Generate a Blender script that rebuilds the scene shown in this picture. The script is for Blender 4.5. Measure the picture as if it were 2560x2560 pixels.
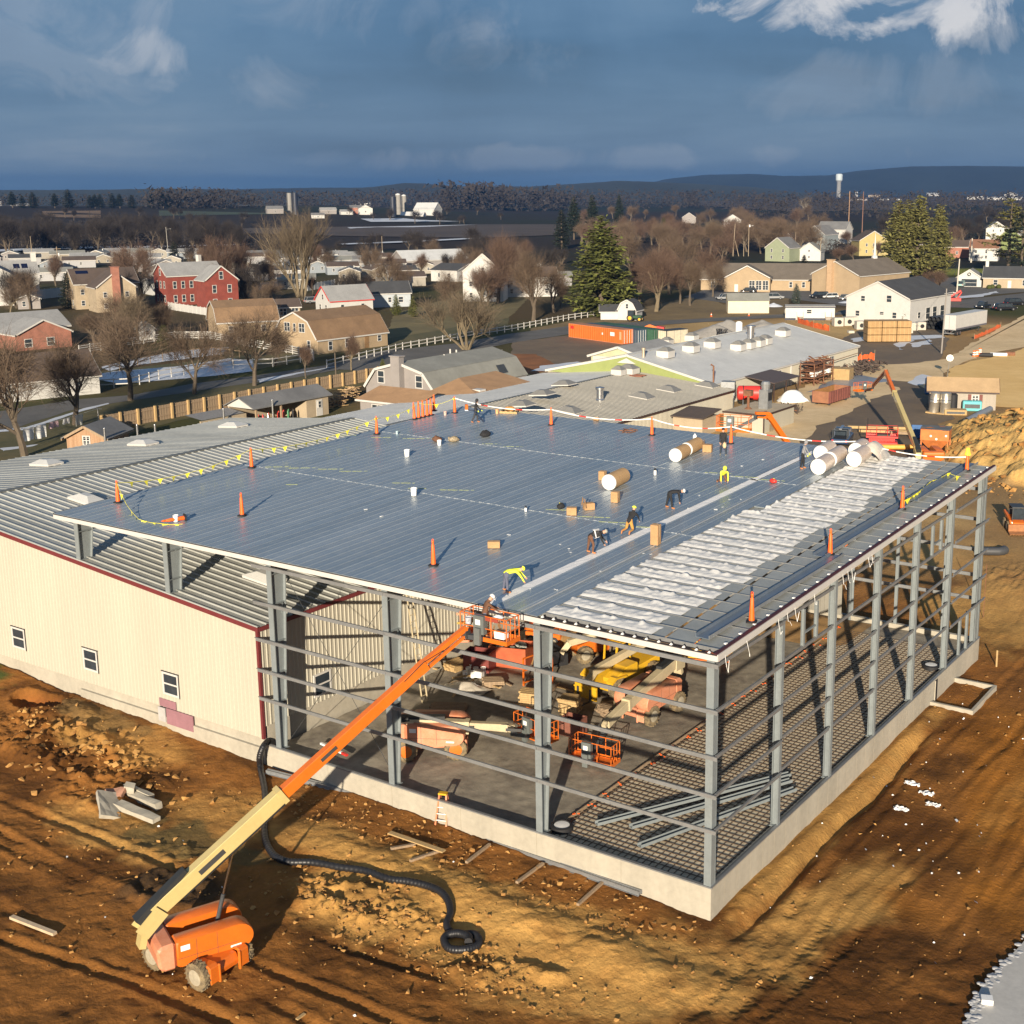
import bpy,bmesh,math,random
import numpy as np
from mathutils import Vector,Matrix,noise
R = math.radians
rnd = random.Random(7)
for o in list(bpy.data.objects): bpy.data.objects.remove(o)
SC = bpy.context.scene
COL = SC.collection

# ---------------------------------------------------------------- camera
CF,CX,CY = 3232.552,1474.4304,1165.4359          # focal length and principal point of the photo, px of 2560
PITCH,ROLL,YAW = 0.209904,-0.005116,2.154361
CAMP = Vector((22.76365,-43.43802,28.30666))
f0 = Vector((math.cos(YAW),math.sin(YAW),0));r0 = Vector((math.sin(YAW),-math.cos(YAW),0));UPV = Vector((0,0,1))
CFW = f0*math.cos(PITCH) - UPV*math.sin(PITCH)
_u = UPV*math.cos(PITCH) + f0*math.sin(PITCH)
CR = r0*math.cos(ROLL) + _u*math.sin(ROLL)
CU = -r0*math.sin(ROLL) + _u*math.cos(ROLL)
cam = bpy.data.cameras.new('camera');camo = bpy.data.objects.new('camera',cam);COL.objects.link(camo)
cam.sensor_width = 36;cam.lens = CF/2560*36
cam.shift_x = -(CX-1280)/2560;cam.shift_y = (CY-1280)/2560
cam.clip_start = 0.5;cam.clip_end = 40000
m = Matrix.Identity(4)
for i in range(3):
    m[i][0] = CR[i];m[i][1] = CU[i];m[i][2] = -CFW[i];m[i][3] = CAMP[i]
camo.matrix_world = m
SC.camera = camo

# ---------------------------------------------------------------- sky, sun, exposure
SUN_EL,SUN_AZ = R(14.0),R(-63.7)
SC.view_settings.view_transform = 'Standard';SC.view_settings.look = 'None'
SC.view_settings.exposure = 0.82;SC.view_settings.gamma = 1.0;SC.view_settings.use_curve_mapping = False
W = bpy.data.worlds.new('World');SC.world = W;W.use_nodes = True
nt = W.node_tree;nt.nodes.clear()
def N(t,**kw):
    n = nt.nodes.new(t)
    for k,v in kw.items(): setattr(n,k,v)
    return n
def L(a,b): nt.links.new(a,b)
def setin(n,**kw):
    for k,v in kw.items(): n.inputs[k.replace('_',' ')].default_value = v
def math_(op,a,b=None,clamp=False):
    n = N('ShaderNodeMath',operation=op,use_clamp=clamp)
    for i,v in enumerate((a,b)):
        if v is None: continue
        if isinstance(v,(int,float)): n.inputs[i].default_value = v
        else: L(v,n.inputs[i])
    return n.outputs[0]
def mixc(fac,a,b):
    n = N('ShaderNodeMix',data_type='RGBA')
    for i,v in ((0,fac),(6,a),(7,b)):
        if isinstance(v,(int,float)): n.inputs[i].default_value = v
        elif isinstance(v,tuple): n.inputs[i].default_value = (*v,1)
        else: L(v,n.inputs[i])
    return n.outputs[2]
def ramp(fac,stops):
    n = N('ShaderNodeValToRGB');cr = n.color_ramp
    while len(cr.elements) < len(stops): cr.elements.new(0.5)
    for e,(p,c) in zip(cr.elements,stops):
        e.position = p;e.color = (*c,1) if isinstance(c,tuple) else (c,c,c,1)
    if fac is not None: L(fac,n.inputs[0])
    return n.outputs[0]
def noise_(vec,scale,detail=4,rough=.55,dist=0):
    n = N('ShaderNodeTexNoise');n.inputs['Scale'].default_value = scale;n.inputs['Detail'].default_value = detail
    n.inputs['Roughness'].default_value = rough;n.inputs['Distortion'].default_value = dist
    if vec is not None: L(vec,n.inputs['Vector'])
    return n.outputs['Fac']
SK = 10.0   # cloud colours are divided by the background strength of 0.1
tc = N('ShaderNodeTexCoord')
sky = N('ShaderNodeTexSky',sky_type='NISHITA');sky.sun_disc = False
sky.sun_elevation = SUN_EL;sky.sun_rotation = math.pi/2 - SUN_AZ
sep = N('ShaderNodeSeparateXYZ');L(tc.outputs['Generated'],sep.inputs[0])
dz = math_('MAXIMUM',sep.outputs[2],0.0)
den = math_('ADD',dz,0.075)
cv = N('ShaderNodeCombineXYZ');L(math_('DIVIDE',sep.outputs[0],den),cv.inputs[0]);L(math_('DIVIDE',sep.outputs[1],den),cv.inputs[1])
big = noise_(cv.outputs[0],.30,6,.5,.3)
fine = noise_(tc.outputs['Generated'],5.5,8,.6,.5)
cl = math_('ADD',math_('MULTIPLY',big,.72),math_('MULTIPLY',fine,.28))
def s_(c): return tuple(x*SK for x in c)
base = ramp(cl,[(.37,s_((.021,.060,.124))),(.46,s_((.036,.086,.165))),(.54,s_((.056,.112,.195))),(.66,s_((.095,.150,.225)))])
puff = ramp(cl,[(.60,0.0),(.72,1.0)])
base = mixc(math_('MULTIPLY',puff,.35),base,s_((.22,.24,.28)))
# one sunlit cloud, high on the right, as in the photograph
def lobe(px,py,sx,sy):
    d = (CFW + CR*((px-CX)/CF) - CU*((py-CY)/CF)).normalized()
    rt = Vector((d.y,-d.x,0)).normalized();up = rt.cross(d)
    a = N('ShaderNodeVectorMath',operation='DOT_PRODUCT');L(tc.outputs['Generated'],a.inputs[0]);a.inputs[1].default_value = rt
    b = N('ShaderNodeVectorMath',operation='DOT_PRODUCT');L(tc.outputs['Generated'],b.inputs[0]);b.inputs[1].default_value = up
    c = N('ShaderNodeVectorMath',operation='DOT_PRODUCT');L(tc.outputs['Generated'],c.inputs[0]);c.inputs[1].default_value = d
    q = math_('ADD',math_('POWER',math_('ABSOLUTE',math_('DIVIDE',a.outputs['Value'],sx/CF)),2),math_('POWER',math_('ABSOLUTE',math_('DIVIDE',b.outputs['Value'],sy/CF)),2))
    g = math_('SUBTRACT',1.0,q)
    g = math_('MULTIPLY',g,math_('GREATER_THAN',c.outputs['Value'],0))
    return g
n2 = math_('ADD',math_('MULTIPLY',math_('SUBTRACT',noise_(tc.outputs['Generated'],13,9,.62,.8),.5),1.9),.5)
for (px,py,sx,sy,amt,thr) in ((2240,-5,330,75,.85,.46),(405,132,150,50,.3,.58),(2530,50,170,70,.4,.57),(60,70,330,190,.14,.52),(1200,130,330,80,.08,.6),(630,190,240,70,.16,.6),(950,30,420,90,.10,.56),(2090,210,420,70,.12,.55),(1300,395,700,30,.16,.5)):
    g = math_('ADD',math_('MULTIPLY',lobe(px,py,sx,sy),.26),math_('SUBTRACT',n2,thr))
    f = ramp(g,[(.02,0.0),(.30,1.0)])
    base = mixc(math_('MULTIPLY',f,amt),base,s_((.40,.39,.40)))
# paler, slightly warm air low over the horizon
hz = ramp(dz,[(0.0,1.0),(.055,.5),(.11,0.0)])
base = mixc(math_('MULTIPLY',hz,.5),base,s_((.085,.130,.200)))
col = mixc(.94,sky.outputs[0],base)
bg = N('ShaderNodeBackground');bg.inputs['Strength'].default_value = .1;L(col,bg.inputs['Color'])
wo = N('ShaderNodeOutputWorld');L(bg.outputs[0],wo.inputs['Surface'])

sl = bpy.data.lights.new('sun','SUN');sl.energy = 5.0;sl.angle = R(.5);sl.color = (1.0,.86,.67)
so = bpy.data.objects.new('sun',sl);COL.objects.link(so)
sd = Vector((math.cos(SUN_EL)*math.cos(SUN_AZ),math.cos(SUN_EL)*math.sin(SUN_AZ),math.sin(SUN_EL)))
so.rotation_euler = sd.to_track_quat('Z','Y').to_euler();so.location = (0,-60,60)

# ---------------------------------------------------------------- helpers
def U(u,v,z=0.0):
    """a point of the 1932-px photograph on the level z"""
    d = CFW + CR*((u/.7547-CX)/CF) - CU*((v/.7547-CY)/CF)
    t = (z-CAMP.z)/d.z
    return CAMP + d*t
def rdir(u,th=0.0):
    """angle (about Z) of the picture's right-hand direction at column u, turned by th degrees"""
    d = CFW + CR*((u/.7547-CX)/CF)
    return math.atan2(d.y,d.x) - math.pi/2 + R(th)
def roofz(y): return 10.3645 + .02515*y
def tag(o,label=None,cat=None,group=None,kind=None):
    if label: o['label'] = label
    if cat: o['category'] = cat
    if group: o['group'] = group
    if kind: o['kind'] = kind
    return o
def thing(name,label,cat,loc=(0,0,0),rz=0.0,group=None):
    o = bpy.data.objects.new(name,None);o.empty_display_size = .3;COL.objects.link(o)
    o.location = loc;o.rotation_euler = (0,0,rz)
    return tag(o,label,cat,group)
def link(name,me,parent=None,loc=(0,0,0),rot=(0,0,0),mat=None):
    o = bpy.data.objects.new(name,me);COL.objects.link(o);o.parent = parent;o.location = loc;o.rotation_euler = rot
    return o
def copy_tree(o,parent=None):
    c = o.copy();COL.objects.link(c);c.parent = parent
    for ch in KIDS.get(o.name,()): KIDS.setdefault(c.name,[]).append(copy_tree(ch,c))
    return c
KIDS = {}
class MB:
    def __init__(s): s.v = [];s.f = [];s.m = None
    def add(s,vs,fs):
        n = len(s.v)
        s.v += [tuple(s.m @ Vector(x)) for x in vs] if s.m is not None else [tuple(x) for x in vs]
        s.f += [tuple(i+n for i in f) for f in fs]
        return s
    def mm(s,x0,x1,y0,y1,z0,z1):
        return s.add([(x0,y0,z0),(x1,y0,z0),(x1,y1,z0),(x0,y1,z0),(x0,y0,z1),(x1,y0,z1),(x1,y1,z1),(x0,y1,z1)],
                     [(3,2,1,0),(4,5,6,7),(0,1,5,4),(1,2,6,5),(2,3,7,6),(3,0,4,7)])
    def box(s,c,d,rz=0):
        a,b,h = d[0]/2,d[1]/2,d[2]/2;cs,sn = math.cos(rz),math.sin(rz)
        vs = [(c[0]+x*cs-y*sn,c[1]+x*sn+y*cs,c[2]+z) for z in (-h,h) for x,y in ((-a,-b),(a,-b),(a,b),(-a,b))]
        return s.add(vs,[(3,2,1,0),(4,5,6,7),(0,1,5,4),(1,2,6,5),(2,3,7,6),(3,0,4,7)])
    def bar(s,p,q,w,h,w2=None,h2=None,up=(0,0,1)):
        p,q = Vector(p),Vector(q);d = (q-p).normalized();u = Vector(up)
        if abs(d.dot(u)) > .98: u = Vector((0,1,0))
        x = d.cross(u).normalized();y = x.cross(d)
        w2 = w if w2 is None else w2;h2 = h if h2 is None else h2
        vs = [p+x*(a*w/2)+y*(b*h/2) for a,b in ((-1,-1),(1,-1),(1,1),(-1,1))] + [q+x*(a*w2/2)+y*(b*h2/2) for a,b in ((-1,-1),(1,-1),(1,1),(-1,1))]
        return s.add(vs,[(3,2,1,0),(4,5,6,7),(0,1,5,4),(1,2,6,5),(2,3,7,6),(3,0,4,7)])
    def tube(s,pts,r,n=8,cap=True):
        pts = [Vector(p) for p in pts];k = len(pts);rs = r if isinstance(r,(list,tuple)) else [r]*k
        vs = [];fs = [];x = None
        for i,p in enumerate(pts):
            d = (pts[min(i+1,k-1)] - pts[max(i-1,0)]).normalized()
            if x is None:
                u = Vector((0,0,1)) if abs(d.z) < .95 else Vector((1,0,0));x = d.cross(u).normalized()
            else: x = (x - d*x.dot(d)).normalized()
            y = d.cross(x)
            vs += [p + (x*math.cos(a)+y*math.sin(a))*rs[i] for a in (2*math.pi*j/n for j in range(n))]
        for i in range(k-1):
            for j in range(n):
                a,b = i*n+j,i*n+(j+1) % n
                fs.append((a,a+n,b+n,b))
        if cap: fs.append(tuple(range(n)));fs.append(tuple(reversed(range((k-1)*n,k*n))))
        return s.add(vs,fs)
    def lathe(s,c,prof,n=16,axis='Z'):
        vs = [];fs = [];k = len(prof)
        for r,z in prof:
            for j in range(n):
                a = 2*math.pi*j/n;x,y = r*math.cos(a),r*math.sin(a)
                vs.append((c[0]+x,c[1]+y,c[2]+z) if axis == 'Z' else (c[0]+x,c[1]+z,c[2]+y) if axis == 'Y' else (c[0]+z,c[1]+x,c[2]+y))
        for i in range(k-1):
            for j in range(n):
                a,b = i*n+j,i*n+(j+1) % n
                fs.append((a,b,b+n,a+n) if axis != 'Y' else (a,a+n,b+n,b))
        fs.append(tuple(range(n)));fs.append(tuple(range((k-1)*n,k*n)))
        return s.add(vs,fs)
    def prism(s,poly,lo,hi,axis='Z'):
        """poly of (a,b): axis Z -> x,y ; Y -> x,z ; X -> y,z"""
        def P(a,b,t): return (a,b,t) if axis == 'Z' else (a,t,b) if axis == 'Y' else (t,a,b)
        n = len(poly);vs = [P(a,b,lo) for a,b in poly] + [P(a,b,hi) for a,b in poly]
        return s.add(vs,[tuple(range(n)),tuple(range(n,2*n))] + [(i,(i+1) % n,(i+1) % n+n,i+n) for i in range(n)])
    def quad(s,*vs): return s.add(vs,[tuple(range(len(vs)))])
    def grid(s,fn,nu,nv):
        vs = [fn(i/nu,j/nv) for j in range(nv+1) for i in range(nu+1)]
        return s.add(vs,[(j*(nu+1)+i,j*(nu+1)+i+1,(j+1)*(nu+1)+i+1,(j+1)*(nu+1)+i) for j in range(nv) for i in range(nu)])
    def ball(s,c,r,n=10,k=6,sq=(1,1,1)):
        vs = [];fs = []
        for i in range(k+1):
            t = math.pi*i/k
            for j in range(n):
                a = 2*math.pi*j/n
                vs.append((c[0]+r*sq[0]*math.sin(t)*math.cos(a),c[1]+r*sq[1]*math.sin(t)*math.sin(a),c[2]+r*sq[2]*math.cos(t)))
        for i in range(k):
            for j in range(n):
                fs.append((i*n+j,(i+1)*n+j,(i+1)*n+(j+1) % n,i*n+(j+1) % n))
        return s.add(vs,fs)
    def mesh(s,name,mat=None,smooth=False,fix=True):
        me = bpy.data.meshes.new(name);me.from_pydata(s.v,[],s.f);me.update()
        if fix:
            b = bmesh.new();b.from_mesh(me)
            if smooth: bmesh.ops.remove_doubles(b,verts=b.verts,dist=1e-4)
            bmesh.ops.recalc_face_normals(b,faces=b.faces);b.to_mesh(me);b.free()
        if mat: me.materials.append(mat)
        if smooth:
            me.polygons.foreach_set('use_smooth',[True]*len(me.polygons))
            if smooth is not True: me.set_sharp_from_angle(angle=R(smooth))
        return me
    def build(s,name,mat,parent=None,smooth=False,bevel=0,fix=True,loc=(0,0,0),rot=(0,0,0)):
        me = s.mesh(name,mat,smooth,fix)
        o = link(name,me,parent,loc,rot)
        if parent is not None: KIDS.setdefault(parent.name,[]).append(o)
        if bevel:
            b = o.modifiers.new('bevel','BEVEL');b.width = bevel;b.segments = 1;b.limit_method = 'ANGLE';b.angle_limit = R(35)
        return o

MATS = {}
def M(name,c,rough=.7,metal=0.0,var=.12,sc=2.0,bump=0.0,bsc=20.0,c2=None,streak=None,coat=0.0,rndv=0.0,world=False):
    """procedural surface: colour broken up by two scales of noise (c2: second tone), optional bump and vertical streaks"""
    global nt
    if name in MATS: return MATS[name]
    ma = bpy.data.materials.new(name);ma.use_nodes = True;nt = ma.node_tree;nt.nodes.clear()
    tc = N('ShaderNodeTexCoord');vec = N('ShaderNodeNewGeometry').outputs['Position'] if world else tc.outputs['Object']
    if streak:
        mp = N('ShaderNodeMapping');mp.inputs['Scale'].default_value = streak;L(vec,mp.inputs[0]);vec2 = mp.outputs[0]
    else: vec2 = vec
    n1 = noise_(vec2,sc,6,.6);n2 = noise_(vec,sc*7.3,4,.6)
    t = math_('ADD',math_('MULTIPLY',n1,.65),math_('MULTIPLY',n2,.35))
    if c2 is None: a = tuple(x*(1-var) for x in c);b = tuple(min(.95,x*(1+var)) for x in c)
    else: a,b = c,c2
    colr = mixc(ramp(t,[(.36,0.0),(.64,1.0)]),a,b)
    if rndv:
        oi = N('ShaderNodeObjectInfo');hs = N('ShaderNodeHueSaturation');L(colr,hs.inputs['Color'])
        L(math_('ADD',math_('MULTIPLY',oi.outputs['Random'],2*rndv),1-rndv),hs.inputs['Value']);colr = hs.outputs[0]
    bs = N('ShaderNodeBsdfPrincipled');L(colr,bs.inputs['Base Color'])
    bs.inputs['Metallic'].default_value = metal;bs.inputs['Coat Weight'].default_value = coat
    L(math_('ADD',math_('MULTIPLY',n2,.2),rough-.1,True),bs.inputs['Roughness'])
    if bump:
        bp = N('ShaderNodeBump');bp.inputs['Strength'].default_value = bump;bp.inputs['Distance'].default_value = .03
        L(noise_(vec,bsc,6,.6),bp.inputs['Height']);L(bp.outputs[0],bs.inputs['Normal'])
    mo = N('ShaderNodeOutputMaterial');L(bs.outputs[0],mo.inputs[0])
    MATS[name] = ma
    return ma
def glass_mat():
    return M('window_glass',(.03,.04,.05),.12,0,.3,1.5)

# ---------------------------------------------------------------- terrain
def _hash(ix,iy,seed):
    h = (ix.astype(np.int64)*374761393 + iy.astype(np.int64)*668265263 + seed*974711) & 0x7fffffff
    h = ((h ^ (h >> 13))*1274126177) & 0x7fffffff
    return ((h ^ (h >> 16)) & 0xffff)/65535.0
def vnoise(x,y,seed=0):
    ix,iy = np.floor(x),np.floor(y);fx,fy = x-ix,y-iy
    fx = fx*fx*(3-2*fx);fy = fy*fy*(3-2*fy)
    a,b,c,d = _hash(ix,iy,seed),_hash(ix+1,iy,seed),_hash(ix,iy+1,seed),_hash(ix+1,iy+1,seed)
    return (a*(1-fx)+b*fx)*(1-fy) + (c*(1-fx)+d*fx)*fy
def fbm(x,y,sc,octv=4,seed=0,gain=.5):
    s = 0;a = 1;t = 0
    for i in range(octv):
        s = s + a*(vnoise(x*sc+17.3*i,y*sc-9.1*i,seed+i)-.5);t += a;a *= gain;sc *= 2.03
    return s/t*2
def sst(a,b,x):
    t = np.clip((x-a)/(b-a),0,1);return t*t*(3-2*t)
def blob(x,y,cx,cy,rx,ry,ang=0):
    c,s = math.cos(ang),math.sin(ang);dx,dy = x-cx,y-cy
    return 1-np.sqrt(((dx*c+dy*s)/rx)**2 + ((-dx*s+dy*c)/ry)**2)
def back_w(x,y): return np.maximum(sst(38,72,y),sst(-82,-88,x))
TR_A = [(-33,-10.2,.0,26),(-33,-12.3,.0,26),(-36,-14.6,-.02,30),(-36,-16.4,-.02,30),(-30,-18.5,.05,24)]
def tracks(x,y):
    """wheel ruts: depth and tread ripple.  The long ones follow the right wall, others cross in front."""
    d = np.zeros_like(x);tr = np.zeros_like(x)
    lines = []
    for ox in (2.6,4.5,5.6,7.7,9.3,11.6): lines.append(('Y',ox))
    for oy in (-9.6,-11.6,-13.0,-15.2,-17.2): lines.append(('X',oy))
    for k,o in lines:
        if k == 'Y':
            c = o + .8*fbm(y*0+o*3,y,.08,2,7) + .5*np.sin(y*.11+o) + np.where(y < 2,(2-y)**2*.012,0)*(-1 if o < 6 else -.6)
            e = x-c;al = y;w = sst(-9,-4,y)*sst(46,34,y)*(x > -2)
        else:
            c = o + .5*np.sin(x*.13+o*2) + .9*fbm(x,x*0+o*3,.07,2,9) + .06*(x+25)*np.sin(o*5)
            e = y-c;al = x;w = sst(-2,-9,x)*sst(-46,-34,x)
        w = w*np.clip(.75+1.5*fbm(x,y,.13,2,int(o*7)+200),0,1);g = np.exp(-(e/.24)**2)*w;rim = np.exp(-((np.abs(e)-.42)/.14)**2)*w
        d += (-.11*g + .055*rim)*(.6 if k == 'Y' else 1)
        tr += g*.03*np.sin(al*2*math.pi/.32+np.abs(e)*9)
    return d + tr
def hgt(x,y):
    bw = back_w(x,y)
    fz = np.interp(x,[-62,-50,-44,-38,-34,-26,-18,-10,0,8],[-.15,-.35,-.8,-.85,-.95,-1.2,-1.12,-1.25,-1.5,-1.5])
    fr = np.where(y < 0,fz + (-1.5-fz)*sst(0,-9,y),-1.5)
    fr = np.where((x < -26) & (y >= 0),-1.5,fr)
    z = fr*(1-bw) + (-.03)*bw
    near = (1-bw)
    z = z + near*(.12*fbm(x,y,.22,4,3) + .11*fbm(x,y,1.1,5,11,.62) + .055*np.abs(fbm(x,y,2.8,3,13,.6))*np.clip(.6+1.8*fbm(x,y,.25,2,15),0,1.4))
    z = z + near*tracks(x,y)
    # clods: heaped rough soil
    rough = np.zeros_like(x)
    for cx,cy,rx,ry,a,h in ((-37,-4.8,9.5,2.8,.0,.55),(-13.2,-7.3,5.0,1.6,.1,.42),(-42,-1.9,6,1.6,0,.3),(-22.5,-8.6,4,1.5,.3,.2),
                                 (-5.0,-7.8,3.0,1.0,.5,.25),(-31.5,-6.9,4,1.6,0,.3),(-20.8,-10.6,3.2,2.0,.4,.28),(3,54,10,6,0,.3)):
        rough = np.maximum(rough,sst(0,.45,blob(x,y,cx,cy,rx,ry,a))*h)
    lump = np.abs(fbm(x,y,.75,4,21,.62))
    z = z + rough*(lump*1.5 + .55*np.abs(fbm(x,y,2.4,3,33,.6)) + .12)
    # soft bank along the front footing
    z = z + .30*np.exp(-((y+4.4)/1.3)**2)*sst(-22,-17,x)*sst(5,-2,x)*(1+.5*fbm(x,y,.5,3,41))*near
    # narrow drain cut along the right footing
    z = z - .35*np.exp(-((x-1.35-.15*np.sin(y*.5))/.28)**2)*sst(-2,2,y)*sst(27,20,y)
    z = z + .18*np.exp(-((x-.5)/.35)**2)*sst(-1,1,y)*sst(30,26,y)*(.7+fbm(x,y,.8,3,43))
    # square pit beside the old wall
    pit = sst(0,.22,blob(x,y,-43.6,-1.9,1.9,1.0,.15))
    z = z - pit*.75
    # big heap of spoil behind the right corner
    q = blob(x,y,4,103,29,24,0) + .07*fbm(x,y,.12,4,51) + .05*fbm(x,y,.5,3,55)
    hp = 7.6*(1-np.exp(-np.clip(q,0,1)*24*.72/7.6))
    z = z + hp*(1+.10*fbm(x,y,.12,3,57)) + sst(0,.08,q)*(.55*fbm(x,y,.42,5,61,.68)+.45*np.abs(fbm(x,y,.95,3,67,.6)))
    # far: gentle swells, never above the level of the roads near the site
    dist = np.hypot(x+10,y-20)
    z = z + sst(420,1200,dist)*(3.0*fbm(x,y,.0016,3,71) - 2.0)
    az = np.arctan2(y+43,x-23)
    z = z + 16*np.exp(-((dist-1650)/480)**2)*sst(2.20,2.34,az)*(1+.25*fbm(x,y,.002,2,73))
    return z
def axis(lo,hi,step,edges,far_lo,far_hi,g=1.16):
    a = list(np.arange(lo,hi+1e-6,step));s = step;p = hi
    for lim,st in edges:
        while p < lim: s = min(s*1.25,st);p += s;a.append(p)
    while p < far_hi: s *= g;p += s;a.append(p)
    p = lo;s = step;pre = []
    while p > far_lo: s *= g;p -= s;pre.append(p)
    return np.array(pre[::-1]+a)
XS = axis(-47,14.0,.11,[(40,1.2)],-14000,9000)
YS = axis(-20.6,3.0,.11,[(70,.55),(130,.5),(260,2.4)],-600,14000)
gx,gy = np.meshgrid(XS,YS);GZ = hgt(gx,gy)
def col_mix(a,b,t): return a*(1-t[...,None]) + np.array(b)*t[...,None]
dist = np.hypot(gx+10,gy-20)
c = np.zeros(gx.shape+(3,))+np.array((.25,.104,.024))
t1 = np.clip(.5+1.1*fbm(gx,gy,.16,5,5,.6),0,1);c = col_mix(c,(.12,.048,.011),sst(.45,.8,t1))
och = np.zeros_like(gx)
for cx,cy,rx,ry,a,h in ((-9,-4.2,10,2.2,.05,1),(-12,-7.4,5.5,2.2,0,.9),(-1,-4.6,7,3.6,.5,1),(3.4,2.5,2.2,6.5,-.25,.9),(.6,12,1.2,16,0,.8),(-27,-8.6,5,2.0,0,.7),
                             (-35,-2.2,6,2.2,0,.55),(-24,-5,4.5,2.6,0,.55),(1.5,47,9,9,0,.95),(-6,57,9,5,0,.7),(7.5,17,1.2,5,0,.6),(-18,-4.2,4,1.6,0,.8)):
    och = np.maximum(och,h*sst(-.12,.42,blob(gx,gy,cx,cy,rx,ry,a)+.55*fbm(gx,gy,.5,5,81,.6)))
c = col_mix(c,(.56,.315,.092),och*(.78+.35*np.clip(fbm(gx,gy,1.3,4,83),-.6,.6)))
dk = sst(.12,.5,fbm(gx,gy,.3,4,91,.6))*(1-och*.6);c = col_mix(c,(.07,.030,.008),dk*.75)
rust = sst(.2,.55,fbm(gx,gy,.12,3,95))*sst(0,6,gx);c = col_mix(c,(.40,.155,.02),rust*.6)
turf = sst(.0,.4,blob(gx,gy,-23.5,-7.4,5,1.9,0)+.6*fbm(gx,gy,1.2,4,97));c = col_mix(c,(.10,.085,.035),turf*.7)
turf = sst(.0,.4,blob(gx,gy,-38.5,-1.4,5,1.4,0)+.6*fbm(gx,gy,1.2,4,98));c = col_mix(c,(.15,.105,.045),turf*.6)
turf = sst(.0,.3,blob(gx,gy,-53,-1.5,6.5,2.2,0)+.4*fbm(gx,gy,1.2,4,99));c = col_mix(c,(.07,.085,.02),turf)
soil = sst(0,.5,blob(gx,gy,-20.8,-10.6,3.4,2.2,.4)+.3*fbm(gx,gy,.8,3,101));c = col_mix(c,(.045,.03,.016),soil*.85)
pit = sst(0,.3,blob(gx,gy,-43.6,-1.9,1.9,1.0,.15));c = col_mix(c,(.22,.075,.02),pit)
heap = sst(-.02,.03,blob(gx,gy,4,103,29,24,0)+.07*fbm(gx,gy,.12,4,51));c = col_mix(c,(.62,.40,.14),heap*(.8+.4*np.clip(fbm(gx,gy,.5,4,103),-.5,.5)))
bw = back_w(gx,gy)*(1-heap)
yard = np.zeros(gx.shape+(3,))+np.array((.30,.19,.085));yard = col_mix(yard,(.52,.35,.15),sst(-.1,.5,fbm(gx,gy,.06,4,105)))
vill = np.zeros(gx.shape+(3,))+np.array((.085,.060,.028));vill = col_mix(vill,(.06,.062,.018),sst(-.1,.4,fbm(gx,gy,.03,4,107)))
far = np.zeros(gx.shape+(3,))+np.array((.030,.022,.016));far = col_mix(far,(.022,.028,.013),sst(.0,.3,fbm(gx*.7+gy*.7,gy*.7-gx*.7,.004,3,109)))  # far land darkened, cloud shade put into its colour
vw = np.clip(np.maximum(sst(-78,-96,gx+.25*(gy-60)),sst(225,262,gy-.45*gx*0)),0,1)
b3 = yard*(1-vw[...,None]) + vill*vw[...,None]
fw = sst(360,430,dist);b3 = b3*(1-fw[...,None]) + far*fw[...,None]
c = c*(1-bw[...,None]) + b3*bw[...,None]
nx,ny = len(XS),len(YS)
idx = np.arange(nx*ny).reshape(ny,nx)
q = np.stack([idx[:-1,:-1],idx[:-1,1:],idx[1:,1:],idx[1:,:-1]],-1).reshape(-1,4)
me = bpy.data.meshes.new('ground')
me.vertices.add(nx*ny);me.vertices.foreach_set('co',np.stack([gx,gy,GZ],-1).astype(np.float32).ravel())
me.loops.add(len(q)*4);me.loops.foreach_set('vertex_index',q.ravel().astype(np.int32))
me.polygons.add(len(q));me.polygons.foreach_set('loop_start',np.arange(0,len(q)*4,4,dtype=np.int32))
me.update(calc_edges=True)
at = me.color_attributes.new('soil','FLOAT_COLOR','POINT')
at.data.foreach_set('color',np.concatenate([c,np.ones(c.shape[:2]+(1,))],-1).astype(np.float32).ravel())
me.polygons.foreach_set('use_smooth',[True]*len(q))
gm = bpy.data.materials.new('soil_ground');gm.use_nodes = True;nt = gm.node_tree;nt.nodes.clear()
va = N('ShaderNodeVertexColor',layer_name='soil');tc = N('ShaderNodeTexCoord')
g1 = noise_(tc.outputs['Object'],5,8,.65);g2 = noise_(tc.outputs['Object'],.7,5,.6)
fac = math_('ADD',math_('MULTIPLY',g1,.9),math_('MULTIPLY',g2,.6))
hs = N('ShaderNodeHueSaturation');L(va.outputs[0],hs.inputs['Color']);L(math_('ADD',math_('MULTIPLY',fac,.85),.36),hs.inputs['Value'])
bs = N('ShaderNodeBsdfPrincipled');L(hs.outputs[0],bs.inputs['Base Color']);bs.inputs['Roughness'].default_value = .95;bs.inputs['Specular IOR Level'].default_value = .15
bp = N('ShaderNodeBump');bp.inputs['Strength'].default_value = .9;bp.inputs['Distance'].default_value = .09
L(noise_(tc.outputs['Object'],4.5,9,.68),bp.inputs['Height']);L(bp.outputs[0],bs.inputs['Normal'])
mo = N('ShaderNodeOutputMaterial');L(bs.outputs[0],mo.inputs[0])
me.materials.append(gm)
tag(link('ground',me),kind='structure')
import bisect
XL,YL = XS.tolist(),YS.tolist()
def hz(x,y):
    i = min(max(bisect.bisect(XL,x)-1,0),len(XL)-2);j = min(max(bisect.bisect(YL,y)-1,0),len(YL)-2)
    a = min(1,max(0,(x-XL[i])/(XL[i+1]-XL[i])));b = min(1,max(0,(y-YL[j])/(YL[j+1]-YL[j])))
    return float((GZ[j,i]*(1-a)+GZ[j,i+1]*a)*(1-b) + (GZ[j+1,i]*(1-a)+GZ[j+1,i+1]*a)*b)

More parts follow.
